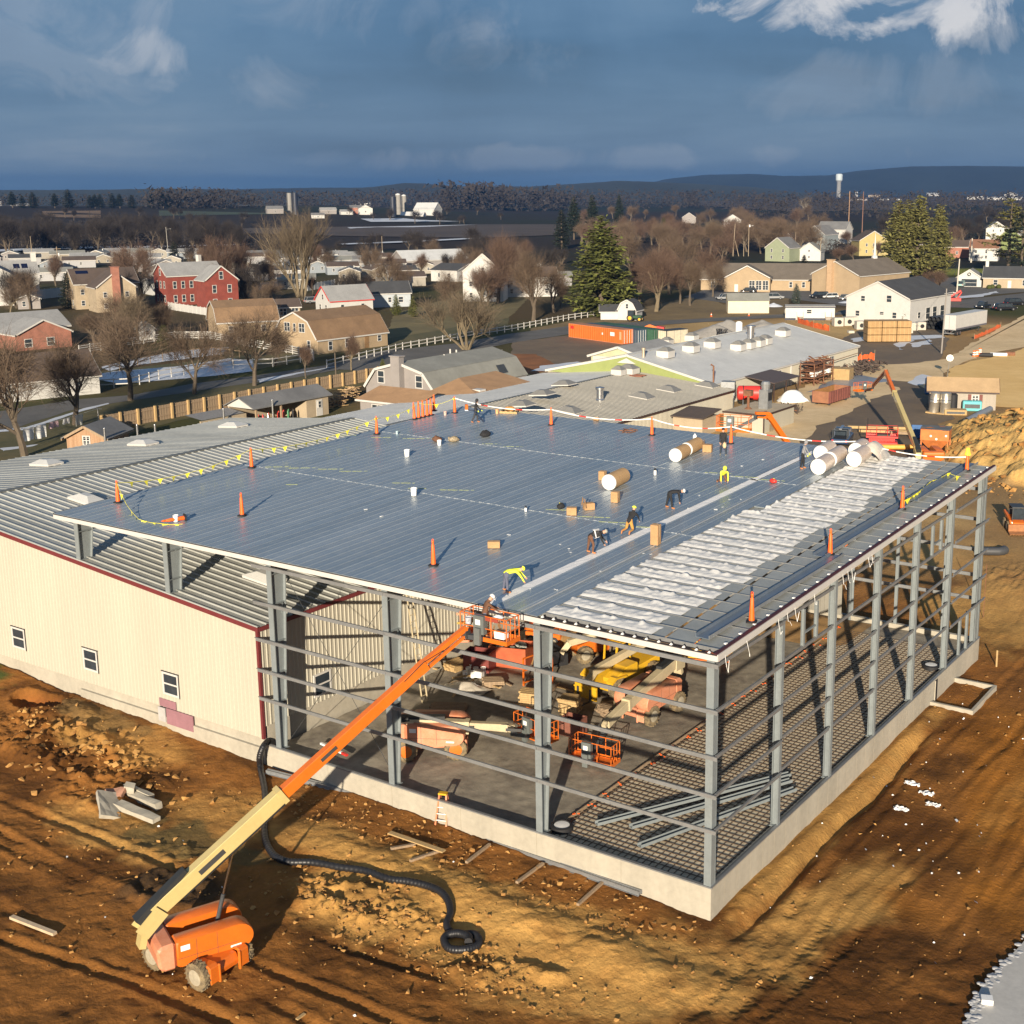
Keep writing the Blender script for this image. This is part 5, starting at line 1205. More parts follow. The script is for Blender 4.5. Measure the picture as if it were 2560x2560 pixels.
# black corrugated drain pipe
hp = [(506,1398,.05),(497,1408,.12),(490,1428,-.4),(492,1455,None),(500,1500,None),(500,1545,None),(500,1582,None),(508,1606,None),(522,1622,None),(548,1631,None),(590,1632,None),(640,1641,None),(690,1648,None),(732,1663,None),(770,1668,None),(808,1677,None),(832,1688,None),
      (846,1706,None),(850,1728,None),(843,1748,None),(850,1763,None),(872,1768,None),(894,1768,None),(904,1778,None),(900,1790,None),(876,1797,None),(848,1795,None),(838,1784,None),(846,1774,None),(866,1771,None),(884,1778,None),(884,1788,None)]
pts = []
for i,(u,v,z) in enumerate(hp):
    if z is None: p = G(u,v);p.z += .13 + (.12 if i > 26 else 0)
    else: p = U(u,v,z)
    pts.append(p)
sm_ = []
for i in range(len(pts)-1):
    a,b,c,d = pts[max(0,i-1)],pts[i],pts[i+1],pts[min(len(pts)-1,i+2)]
    for j in range(22):
        t = j/22;sm_.append(.5*((2*b)+(c-a)*t+(2*a-5*b+4*c-d)*t*t+(3*b-a-3*c+d)*t**3))
k = MB();k.tube(sm_,[.155+.012*(i % 4 < 2) for i in range(len(sm_))],10)
tag(k.build('drain_pipe',M('black_corrugated_pipe',(.014,.014,.016),.45,0,.2),smooth=60),'long black corrugated drain pipe snaking over the mud from the footing to a coil','drain pipe')
# broken concrete
for i,(u,v,d,a,t,lab) in enumerate(((206,1528,(2.0,1.05,.18),-.55,(-.45,.25),'large pale concrete slab tilted towards the camera at the left of the rubble'),(258,1540,(2.9,.5,.22),.02,(0,.02),'long flat concrete piece at the front of the rubble'),(272,1518,(2.6,.35,.3),-.08,(.1,-.06),'long grey concrete piece at the back right of the rubble'),
                                            (246,1502,(.5,.4,.4),.6,(.3,.2),'small cube of concrete on top of the rubble'),(216,1506,(1.2,.6,.2),.3,(.4,-.2),'reddish brick-faced slab at the back left of the rubble'),(262,1500,(2.0,.28,.18),0.0,(.0,.05),'thin grey concrete strip lying behind the rubble'))):
    p = G(u,v);k = MB();k.box((0,0,0),d)
    b = bmesh.new();me = k.mesh('concrete_piece',CONC if i != 4 else M('brick_faced_rubble',(.33,.17,.11),.9,0,.25,3));b.from_mesh(me);bmesh.ops.subdivide_edges(b,edges=b.edges,cuts=3,use_grid_fill=True)
    for v_ in b.verts: v_.co += Vector([noise.noise(v_.co*1.7+Vector((i*3,q,0)))*.07 for q in range(3)])
    b.to_mesh(me);b.free();o = link('concrete_piece',me,None,(p.x,p.y,p.z+.25+(.2 if i == 3 else 0)),(t[0],t[1],a));tag(o,lab,'concrete','broken concrete pieces')
# folding step ladder by the footing
p = G(838,1562);T = thing('step_ladder','orange step ladder with a yellow top standing open against the concrete footing','ladder',place(p),R(20))
for s,n_ in ((-1,'front'),(1,'rear')):
    k = MB()
    for x in (-1,1): k.bar((x*.30,s*.55,0),(x*.17,s*.05,1.75),.08,.03)
    lg = k.build('ladder_frame',M('faded_orange_fibreglass',(.62,.21,.10),.6),T)
    k = MB()
    for i in range(1,6):
        t = i/6;k.bar((-(.30-.13*t),s*(.55-.5*t),1.75*t),(.30-.13*t,s*(.55-.5*t),1.75*t),.06,.03)
    k.build('step',WHITEP if s < 0 else GIRT,lg)
    k = MB()
    for x in (-1,1): k.box((x*.30,s*.56,.05),(.11,.10,.12))
    k.build('ladder_foot',YEL,lg)
k = MB();k.mm(-.21,.21,-.13,.13,1.75,1.83);k.build('top_cap',YEL,T)
# bundles of girt stock on sleepers
def bundle(label,a,b,n,grp='bundles of steel girts',z=-1.0):
    A,B = G(*a),G(*b);A.z += .2;B.z += .2;T = thing('girt_bundle',label,'steel sections',A,0,grp)
    s = (B-A).normalized().cross(Vector((0,0,1)))
    for i in range(n):
        k = MB();o = s*(i*.13-.13*n/2)*-1;zsec(k,o+Vector((0,0,.02*(i % 2))),B-A+o+Vector((0,0,.02*(i % 2))),.18,.07,.014,tuple(-s));k.build('girt',GIRT,T)
bundle('grey steel sections lying along the footing left of the step ladder',(505,1461),(800,1537),2)
bundle('longer bundle of grey steel sections lying on sleepers right of the step ladder',(884,1574),(1212,1690),4)
for i,(a,b) in enumerate((((924,1596),(880,1630)),((1025,1632),(975,1668)),((1137,1668),(1090,1710)),((783,1596),(738,1604)),((893,1545),(860,1560)),((830,1608),(774,1627)))):
    A,B = G(*a),G(*b);k = MB();k.bar(A+Vector((0,0,.08)),B+Vector((0,0,.08)),.13,.11)
    tag(k.build('sleeper',WOODG),['timber sleeper under the left part of the long steel bundle','timber sleeper under the middle of the long steel bundle','timber sleeper under the right end of the long steel bundle','timber sleeper at the left end of the loose plank','short timber lying just below the step ladder','timber sleeper under the right half of the loose plank'][i],'timber','timber sleepers')
A,B = G(735,1578),G(838,1614);k = MB();k.bar(A+Vector((0,0,.2)),B+Vector((0,0,.2)),.26,.06);tag(k.build('plank',WOODY),'loose pale plank lying across two sleepers below the step ladder','plank')
A,B = G(22,1734),G(104,1766);k = MB();k.bar(A+Vector((0,0,.1)),B+Vector((0,0,.1)),.2,.12);tag(k.build('plank',M('pale_plank',(.50,.38,.25),.8,0,.2)),'single pinkish plank in the mud near the lower left edge','plank')
A,B = G(575,1915),G(560,1926);k = MB();k.bar(A+Vector((0,0,.06)),B+Vector((0,0,.06)),.12,.05);tag(k.build('board_offcut',WOODY),'short pale board offcut in the mud at the bottom edge','plank')
# sump box at the far right of the footing
T = thing('sump_box','low square concrete box open at the top against the right footing','concrete box',(1.4,29.6,-1.6))
for d in ((0.0,2.55,-2.35,-2.17,-.6,.38),(0.0,2.55,2.17,2.35,-.6,.38),(2.37,2.55,-2.168,2.168,-.6,.38),):
    k = MB();k.mm(d[0]-1.39,d[1]-1.4,*d[2:]);k.build('wall',CONC,T)
k = MB();k.mm(-1.38,.96,-2.16,2.16,-.6,-.25);k.build('base',M('wet_mud',(.06,.032,.014),.6),T)
T = thing('stop_groove','dark vertical slot cut in the right footing above the sump box','slot',(0.02,28.2,-1.2));k = MB();k.mm(-.01,.008,-.22,.22,-.9,1.05);k.build('opening',BLACK,T)
k = MB();k.mm(.0,.05,-.26,-.22,-.9,1.05);k.build('edge',CONC,T)
for i,(u,v,h,lab) in enumerate(((1880,1258,1.1,'thin wooden survey stake standing beyond the far right corner'),)):
    p = G(u,v);k = MB();k.mm(-.05,.05,-.02,.02,-.1,h);tag(k.build('stake',WOODY,loc=p),lab,'stake')
p = G(1855,1165);k = MB();k.tube([(0,0,-.1),(.02,.01,3.9)],.025,5);tag(k.build('rebar_rod',RUST,loc=p),'thin rusty rod standing upright just outside the far right column','rod')
p = G(1868,1048);T = thing('plastic_pipe','short black plastic pipe elbow lying on the dirt beyond the far right corner','pipe',place(p,.35),R(28))
k = MB();k.tube([(-1.1,0,0),(.6,0,0),(1.0,.1,.02),(1.2,.4,.02)],[.34,.34,.36,.38],14,False);k.build('pipe_barrel',M('pipe_black',(.05,.052,.056),.5),T,smooth=40)
k = MB();k.tube([(-1.15,0,0),(-1.0,0,0)],.42,14,False);k.build('pipe_collar',M('pipe_black',(.05,.052,.056),.5),T,smooth=40)
# steel beams left on the mat, round drain rims
for i,(a,b,lab) in enumerate((((1125,1556),(1490,1462),'lowest steel channel pointing at the front corner, left of the three on the mat'),((1190,1562),(1492,1474),'middle of the three steel channels lying on the mat'),((1206,1598),(1500,1490),'nearest of the three steel channels lying on the mat'))):
    A,B = U(*a,-.08),U(*b,-.08);T = thing('mat_channel',lab,'steel channel',(A+B)/2,0,'steel channels on the mat');c_ = (A+B)/2
    k = MB();k.bar(A-c_,B-c_,.26,.03);k.build('web',PRIMER,T)
    s = (B-A).normalized().cross(Vector((0,0,1)))
    for t in (-1,1):
        k = MB();k.bar(A-c_+s*t*.13+Vector((0,0,.07)),B-c_+s*t*.13+Vector((0,0,.07)),.02,.14);k.build('flange',PRIMER,T)
for u,v,lab in ((1060,1556,'round white drain rim inside the front footing near the middle column'),(1757,1254,'round white drain rim on the mat by the far right posts')):
    p = U(u,v,-.05);T = thing('floor_drain',lab,'drain',(p.x,p.y,-.12),0,'round drain rims')
    k = MB();k.lathe((0,0,0),[(.52,-.2),(.52,.06),(.40,.10),(.38,.02)],20);k.build('rim',BLACK,T,smooth=40)
    k = MB();k.lathe((0,0,0),[(.36,.03),(.36,.07),(.10,.085)],20);k.build('lid',WHITEP,T,smooth=40)
# inside clutter
FZ = -.33
def I(u,v): return U(u,v,FZ)
def openbox(name,label,cat,p,rz,w,d,h,mat,items=0,seed=1):
    T = thing(name,label,cat,(p.x,p.y,FZ),rz);t = .05
    for a in ((-w/2,w/2,-d/2,-d/2+t,0,h),(-w/2,w/2,d/2-t,d/2,0,h),(-w/2,-w/2+t,-d/2+t,d/2-t,0,h),(w/2-t,w/2,-d/2+t,d/2-t,0,h)):
        k = MB();k.mm(*a);k.build('side',mat,T)
    k = MB();k.mm(-w/2+t,w/2-t,-d/2+t,d/2-t,.02,.1);k.build('bottom',mat,T)
    r_ = random.Random(seed);k = MB()
    for i in range(items): k.box((r_.uniform(-w*.35,w*.35),r_.uniform(-d*.35,d*.35),h*.75+r_.uniform(0,.2)),(r_.uniform(.15,.5),r_.uniform(.15,.4),r_.uniform(.05,.3)),r_.uniform(0,3))
    if items: tag(k.build('offcuts',M('mixed_scrap',(.55,.53,.48),.7,0,.3,2,c2=(.16,.2,.18)),T),kind='stuff')
    return T
openbox('scrap_bin','rust-red steel bin heaped with white scrap behind the basket of the tall lift','bin',I(965,1252),.3,2.4,1.6,1.3,M('rust_red_paint',(.40,.085,.03),.7,0,.2,1.5),14,3)
openbox('tool_chest','dark red site chest left of the scrap bin','site chest',I(905,1262),.25,1.7,1.1,1.2,M('dark_red_paint',(.17,.035,.028),.7,0,.2,1.5),0)
openbox('site_box','brown-red box partly behind the middle front column','site chest',I(1082,1385),.05,1.2,.9,1.0,M('brown_red_paint',(.20,.075,.05),.7,0,.2,1.5),0)
for i in range(9):
    p = I(878+(i % 3)*14+(i//3)*6,1279-(i//3)*7);c_ = bucket(['front left','front middle','front right','middle left','centre','middle right','back left','back middle','back right'][i]+' paint pail of the cluster on the ground inside',(p.x,p.y,FZ+.03),s=1.1,group='paint pails inside')
p = I(893,1272);crate('carton','white carton at the right of the paint pail cluster','box',(p.x+.6,p.y-.2,FZ+.03),(.5,.45,.42),WHITEP,.2)
p = I(880,1300);k = MB();k.grid(lambda a,b: (p.x-1.4+2.8*a,p.y-.7+1.4*b,FZ+.05+.35*math.sin(math.pi*a)*math.sin(math.pi*b)+.12*noise.noise(Vector((a*6,b*4,2)))),18,10)
tag(k.build('tarpaulin',M('clear_poly_sheet',(.5,.5,.48),.3),smooth=True),'crumpled pale plastic sheet spread on the ground inside','plastic sheet')
def stack(name,label,cat,p,rz,n,w,d,t,mat,cols=1,gap=.03,part_='board'):
    T = thing(name,label,cat,(p.x,p.y,p.z),rz)
    r_ = random.Random(int(abs(p.x*7)))
    for i in range(n):
        for j in range(cols):
            k = MB();cw = d/cols;k.mm(-w/2+r_.uniform(-.1,.1),w/2+r_.uniform(-.1,.1),-d/2+cw*j+gap/2,-d/2+cw*(j+1)-gap/2,i*(t+.012),i*(t+.012)+t);k.build(part_,mat,T)
    return T
p = I(845,1338);stack('pallet','slatted timber pallet lying flat behind the left parked lift','pallet',p,.5,1,2.0,1.6,.12,WOODG,8,.09,'slat')
p = I(1075,1345);stack('timber_stack','stack of pale timber blocks right of the middle front column','timber stack',p,.3,7,1.1,.9,.13,WOODY,3)
p = I(1040,1215);stack('panel_stack','stack of grey ribbed sheets at the back of the floor','sheet stack',p,.6,6,3.4,1.1,.05,GIRT,2,.05,'sheet')
p = I(1250,1210);stack('timber_stack','stack of long brown planks against the far inner wall','timber stack',p,1.2,6,4.0,1.2,.08,WOODG,4)
# rack of folded ladders and scaffold, left inner side
p = I(800,1235);T = thing('ladder_rack','tall stack of orange and yellow ladders on a dark rack against the inner wall','ladder rack',(p.x,p.y,FZ),R(30))
for x in (-2.6,2.2):
    for y in (-.5,.5):
        k = MB();k.mm(x-.05,x+.05,y-.05,y+.05,0,4.0);k.build('rack_post',RUST,T)
for i,(z,c_) in enumerate(((.9,PINKO),(1.5,ORANGE),(2.1,M('olive_yellow',(.36,.26,.05),.6)),(2.7,PINKO),(3.3,ORANGE),(3.8,ORANGE))):
    k = MB();k.bar((-3.0,-.55,z),(3.2,-.55,z+.25),.05,.14);k.bar((-3.0,.0,z+.05),(3.2,.0,z+.3),.05,.14)
    for j in range(14): t = j/13;k.bar((-3.0+6.2*t,-.55,z+.25*t),(-3.0+6.2*t,.0,z+.05+.25*t),.04,.04)
    k.build('ladder',c_,T)
for i in range(12):
    a = rnd.uniform(-3.6,3.6);q = I(rnd.uniform(800,1060),rnd.uniform(1230,1300));k = MB();L_ = rnd.uniform(.8,2.6)
    k.bar((q.x,q.y,FZ+.08),(q.x+L_*math.cos(a),q.y+L_*math.sin(a),FZ+.1+rnd.uniform(0,.25)),.12,.07)
    tag(k.build('scrap_board',WOODY if i % 3 else WOODG),'loose board lying in the clutter at the back of the floor','board','loose boards inside')
# wooden step ladder leaning to the inner wall
T = thing('leaning_ladder','pale long ladder leaning on the inner cream wall by the second column','ladder',(-25.2,9.5,FZ),0)
for y in (-.22,.22):
    k = MB();k.bar((1.6,y,0),(-.6,y+1.0,8.6),.05,.09);k.build('rail',TAND,T)
for i in range(22):
    t = (i+1)/23;k = MB();k.bar((1.6-2.2*t,-.22+t,8.6*t),(1.6-2.2*t,.22+t,8.6*t),.03,.03);k.build('rung',TAND,T)
p = I(640,1425);k = MB();k.bar((p.x-1.5,p.y+.2,-.1),(p.x+.3,p.y-.1,-.08),.12,.1);tag(k.build('marker_post',WHITEP),'white and red marker post lying just inside the footing by the raised boom','post')
k = MB();k.bar((p.x+.32,p.y-.105,-.08),(p.x+.75,p.y-.18,-.075),.13,.11);tag(k.build('marker_end',RED),'red end piece of the marker post lying just inside the footing','post')
T = thing('scissor_lift','orange scissor lift folded down at the back left of the floor inside','scissor lift',(-23.6,21.5,FZ),R(15));k = MB();k.mm(-1.2,1.2,-.6,.6,.3,.8);k.build('base',ORANGE,T,bevel=.04)
for x in (-.8,.8):
    for s in (-1,1): wheel(T,(x,s*.6,.3),.3,.2,0,None,False,BLACK)
platform(T,(0,0,.95),0,2.4,1.2,ORANGE,'platform',True)
T = thing('scaffold_stack','stack of yellow scaffold frames behind the parked telehandler','scaffold',(-13.5,24.5,FZ),R(20))
for i in range(7):
    k = MB();z = .1+i*.13
    for y in (-.7,.7): k.tube([(-1.6,y,z),(1.6,y,z)],.045,6)
    for x in (-1.5,-.5,.5,1.5): k.tube([(x,-.7,z),(x,.7,z)],.035,6)
    k.build('scaffold_frame',YEL if i % 2 else ORANGE,T)
for i,(u,v,a,h,lab) in enumerate(((1095,1215,1.9,1.0,'brown soil heap behind the middle front column inside'),(1010,1240,1.3,.6,'low soil heap beside the scrap bin inside'),(1320,1190,2.2,.9,'soil heap at the right back of the floor inside'))):
    q = I(u,v);k = MB();k.grid(lambda s,t: ((2*s-1)*a*1.3,(2*t-1)*a,-.05+h*max(0,1-math.hypot(2*s-1,2*t-1))**.8*(1+.5*noise.noise(Vector((s*5,t*5,u))))+.06*noise.noise(Vector((s*16,t*16,u)))),26,22);tag(k.build('soil_heap',M('inner_soil',(.27,.16,.06)),loc=(q.x,q.y,FZ),smooth=True),lab,'soil heap')
for i,(u,v,n,mt_,lab) in enumerate(((1002,1322,5,WOODY,'pallet stack just left of the middle front column'),(930,1292,3,WOODG,'grey pallet stack behind the level boom of the left lift'),(1150,1345,4,WOODG,'pallet stack behind the basket of the pink lift'),(860,1262,4,WOODY,'bright pallet stack in front of the ladder rack'))):
    stack('pallet_stack',lab,'pallet stack',I(u,v),.3+i*.4,n,1.2,1.0,.11,mt_,4,.05,'slat')
for i,(u,v,lab) in enumerate(((840,1225,'left orange gas bottle cage by the ladder rack'),(1015,1292,'right orange steel rack beside the pallet stack'))):
    q = I(u,v);T = thing('steel_rack',lab,'rack',(q.x,q.y,FZ),.4+i)
    for x in (-.7,.7):
        for y in (-.5,.5):
            k = MB();k.mm(x-.04,x+.04,y-.04,y+.04,0,1.7);k.build('rack_post',ORANGE,T)
    for z in (.15,.9,1.66):
        k = MB();k.mm(-.74,.74,-.54,-.46,z,z+.07);k.mm(-.74,.74,.46,.54,z,z+.07);k.build('rack_rail',ORANGE,T)
# stones, clods and litter
k = MB();r_ = random.Random(5)
CL = []
for i in range(14):
    b = bmesh.new()
    for _ in range(8): b.verts.new(Vector((r_.uniform(-1,1),r_.uniform(-1,1),r_.uniform(-.6,.9))).normalized()*r_.uniform(.7,1.2))
    bmesh.ops.convex_hull(b,input=b.verts);b.verts.index_update()
    CL.append(([tuple(v_.co) for v_ in b.verts],[tuple(v_.index for v_ in f.verts) for f in b.faces]));b.free()
def clods(n,fu,smin,smax):
    for i in range(n):
        x,y = fu();z = hz(x,y);s = smin+(smax-smin)*r_.random()**2.5;vs,fs = CL[r_.randrange(14)];a = r_.random()*6;c_,d_ = math.cos(a)*s,math.sin(a)*s
        k.add([(x+p[0]*c_-p[1]*d_,y+p[0]*d_+p[1]*c_,z+s*.3+p[2]*s*.8) for p in vs],fs)
clods(420,lambda: (r_.gauss(-37,5.5),r_.gauss(-4.6,1.6)),.03,.26)
clods(420,lambda: (r_.gauss(-13,3),r_.gauss(-7.4,1.1)),.03,.17)
clods(260,lambda: (r_.gauss(-5,2.4),r_.gauss(-8,.9)),.03,.13)
clods(500,lambda: (r_.uniform(-32,4),r_.uniform(-19,-1)),.03,.13)
clods(300,lambda: (r_.uniform(.3,10),r_.uniform(-5,34)),.03,.12)
clods(400,lambda: (r_.uniform(-24,0),r_.uniform(-3.4,-.4)),.03,.16)
clods(700,lambda: (r_.uniform(-22,3),r_.uniform(76,108)),.1,.55)
tag(k.build('soil_clods',M('dry_clod',(.22,.10,.026),.95,0,.35,.5,.5,9,c2=(.50,.28,.085))),kind='stuff')
k = MB()
for i in range(80):
    if i < 64: x,y = r_.uniform(.6,9.5),r_.uniform(-3,34)
    else: x,y = r_.uniform(-30,2),r_.uniform(-16,-1.5)
    z = hz(x,y);a = r_.random()*3;s = r_.uniform(.02,.10)*(1.8 if r_.random() < .12 else 1)
    k.add([(x+s*math.cos(a),y+s*math.sin(a),z+.05),(x-s*math.sin(a)*.6,y+s*math.cos(a)*.6,z+.09),(x-s*math.cos(a),y-s*math.sin(a),z+.05),(x+s*math.sin(a)*.5,y-s*math.cos(a)*.5,z+.03)],[(0,1,2),(0,2,3)])
tag(k.build('litter',WHITEP),kind='stuff')
for (u,v,lab) in ((1748,1498,'largest crumple of white plastic sheet on the right-hand mud'),(1722,1480,'smaller crumple of white plastic just left of the large one'),(1700,1528,'flat white scrap lower left of the crumpled plastic'),(1760,1520,'white scrap lower right of the crumpled plastic')):
    p = G(u,v);k = MB();k.grid(lambda a,b: ((a-.5)*(.7+.5*noise.noise(Vector((b*3,u,v)))),(b-.5)*(.4+.35*noise.noise(Vector((a*3,v,u)))),.03+.18*abs(noise.noise(Vector((a*4+u,b*4,v))))),9,7);tag(k.build('plastic_scrap',WHITEP,loc=p),lab,'litter','plastic scraps on the mud')
# frozen puddle in the lower right corner
sheet('ice_sheet',[(1932+60,1700),(1915,1790),(1880,1830),(1850,1860),(1836,1900),(1815,1950),(1900,2050),(2100,2000),(2060,1700)],-1.36,M('dirty_ice',(.46,.44,.40),.5,0,.15,.5,.2,6),.12,.35)
k = MB();b_ = [U(u,v,-1.36) for u,v in ((1990,1700),(1915,1790),(1880,1830),(1850,1860),(1836,1900),(1815,1950))]
for i in range(len(b_)-1):
    for j in range(26):
        q = b_[i].lerp(b_[i+1],j/26);k.ball((q.x+r_.uniform(-.1,.35),q.y+r_.uniform(-.25,.25),-1.38),r_.uniform(.04,.13),6,4,(1.3,1.3,.4))
tag(k.build('snow_rim',M('grey_slush',(.42,.42,.42),.8,0,.15),smooth=True),kind='stuff')
p = U(1862,1888,-1.3);k = MB();k.box((p.x,p.y,-1.27),(.42,.36,.2),.4);tag(k.build('foam_block',WHITEP),'white foam block lying on the dirty ice at the lower right','foam block')

# ---------------------------------------------------------------- buildings beyond
SHIN = lambda n,c: M(n,c,.9,0,.16,.5,c2=None)
RB_ = M('brown_shingle',(.20,.125,.07),.95,0,.18,.35);RBD = M('dark_brown_shingle',(.085,.062,.05),.95,0,.18,.35);RT = M('taupe_shingle',(.150,.125,.098),.95,0,.15,.35)
RG = M('grey_shingle',(.155,.155,.155),.95,0,.18,.35);RGL = M('light_grey_shingle',(.27,.27,.265),.9,0,.15,.35);RK = M('charcoal_shingle',(.05,.052,.056),.95,0,.2,.35)
RGN = M('olive_grey_shingle',(.225,.225,.20),.9,0,.14,.3);ROR = M('orange_brown_shingle',(.38,.225,.115),.95,0,.15,.5)
WW = M('white_siding',(.48,.475,.455),.6,0,.06,.8);WT = M('tan_stucco',(.34,.255,.16),.85,0,.08,.6);WTL = M('light_tan_siding',(.36,.29,.20),.8,0,.1,.6);WB = M('red_brick',(.20,.045,.032),.9,0,.2,.8)
WGR = M('grey_siding',(.25,.23,.22),.7,0,.07,.8);WGB = M('grey_blue_siding',(.36,.40,.43),.7,0,.07,.8);WCR = M('cream_brick',(.36,.29,.20),.9,0,.12,.8);WYL = M('pale_yellow_siding',(.38,.31,.13),.7,0,.08,.8)
WGN = M('pale_green_siding',(.24,.27,.18),.7,0,.08,.8);WSL = M('slate_siding',(.20,.23,.24),.7,0,.08,.8);WBR = M('brownish_brick',(.30,.13,.09),.9,0,.2,.8);GREENW = M('lime_green_wall',(.25,.29,.10),.75,0,.08,.8)
SOLAR = M('solar_panel',(.008,.012,.04),.15,.2,.1)
def local(T,x,y): return (x,y)
def shed_walls(prof,a,b,along):
    k = MB();k.prism(prof,a,b,'Y' if along == 'y' else 'X');return k
def house(name,label,cat,u,v,w,d,h,rise,th=0,wall=None,roof=None,ridge='x',win=(),rwin=(),lwin=(),chim=None,gambrel=False,trim=None,over=.35,group=None,z=0,door=None,solar=None,ws=(.95,1.35),wstyle='sash',pos=None,wf=None,wm=None):
    """local x = right in the picture, y = away; (u,v) is the bottom middle of the near face. win: (x, z) on the near face, rwin/lwin: (y, z) on the ends"""
    wall = wall or WW;roof = roof or RG;a = rdir(u,th);p = Vector(pos) if pos else U(u,v,z)
    c = p + Vector((-math.sin(a),math.cos(a),0))*(d/2);T = thing(name,label,cat,c,a,group);X,Y = w/2,d/2
    S,L2 = (Y,X) if ridge == 'x' else (X,Y)            # half span, half length
    if gambrel: prof = [(-S,0),(S,0),(S,h),(S*.62,h+rise*.68),(0,h+rise),(-S*.62,h+rise*.68),(-S,h)]
    else: prof = [(-S,0),(S,0),(S,h),(0,h+rise),(-S,h)]
    k = MB();k.prism([(q,zz-(.35 if zz == 0 else 0.04 if zz > h else 0)) for q,zz in prof],-L2,L2,'X' if ridge == 'x' else 'Y');k.build('wall',wall,T)
    top = prof[2:] if not gambrel else prof[2:];ext = over
    pr = [top[0]]+top[1:];n = len(pr)
    def slab(i,nm):
        (q0,z0),(q1,z1) = pr[i],pr[i+1];dv = Vector((q1-q0,z1-z0)).normalized()
        if i == 0: q0 -= dv.x*over;z0 -= dv.y*over
        if i == n-2: q1 += dv.x*over;z1 += dv.y*over
        k = MB();t = .12;nx,nz = (-dv.y*t,dv.x*t)
        if nz < 0: nx,nz = -nx,-nz
        k.prism([(q0,z0+.02),(q1,z1+.02),(q1+nx,z1+nz+.02),(q0+nx,z0+nz+.02)],-L2-ext,L2+ext,'X' if ridge == 'x' else 'Y');return k.build('roof',roof,T)
    rs = [slab(i,'roof') for i in range(n-1)]
    if trim is not False:
        for s in (-1,1):
            for i in range(n-1):
                (q0,z0),(q1,z1) = pr[i],pr[i+1];e0 = s*(L2+ext+.03)
                k = MB();A = (e0,q0,z0-.02) if ridge == 'x' else (q0,e0,z0-.02);B = (e0,q1,z1-.02) if ridge == 'x' else (q1,e0,z1-.02);k.bar(A,B,.05,.26);k.build('rake_board',trim or WHITE,T)
        for s in (-1,1):
            k = MB();e = s*(S+over*.8)
            if ridge == 'x': k.mm(-L2-ext,L2+ext,e-.05,e+.05,h-.22-over*.3,h-.02-over*.2)
            else: k.mm(e-.05,e+.05,-L2-ext,L2+ext,h-.22-over*.3,h-.02-over*.2)
            k.build('gutter',trim or WHITE,T)
    st = wstyle
    for q in win: window(T,(q[0],-Y-.02,q[1]),-math.pi/2,*(q[2:4] if len(q) > 2 else ws),wf,q[4] if len(q) > 4 else st)
    for q in rwin: window(T,(X+.02,q[0],q[1]),0,*(q[2:4] if len(q) > 2 else ws),wf,q[4] if len(q) > 4 else st)
    for q in lwin: window(T,(-X-.02,q[0],q[1]),math.pi,*(q[2:4] if len(q) > 2 else ws),wf,q[4] if len(q) > 4 else st)
    if chim:
        cx,cy,cw,cz,cm = chim;k = MB();k.mm(cx-cw/2,cx+cw/2,cy-cw/2,cy+cw/2,h*.5 if abs(cy) < Y and abs(cx) < X else 0,cz);k.mm(cx-cw*.6,cx+cw*.6,cy-cw*.6,cy+cw*.6,cz,cz+.12);k.build('chimney',cm,T)
    if door is not None:
        for q in (door if isinstance(door,list) else [door]):
            k = MB();k.mm(q-.5,q+.5,-Y-.05,-Y,0.05,2.15);D_ = k.build('door',wm or WHITE,T);k = MB();k.ball((q+.38,-Y-.08,1.05),.05,6,4);k.build('handle',GREYD,D_)
    if solar:
        for (t0,sx,sw,sh) in solar:
            # on the near slope of an x ridge
            q0,z0,q1,z1 = -S,h,0,h+rise;f = t0;k = MB();A = Vector((sx,q0+(q1-q0)*f,z0+(z1-z0)*f+.2));B = Vector((sx,q0+(q1-q0)*(f+sh),z0+(z1-z0)*(f+sh)+.2));k.bar(A,B,sw,.06,up=(0,-rise,-S));k.build('solar_panel',SOLAR,rs[-1])
    return T
def auto(n,X,zs,m=.75): return [(X*m*(-1+2*i/max(1,n-1)) if n > 1 else 0,z) for z in zs for i in range(n)]

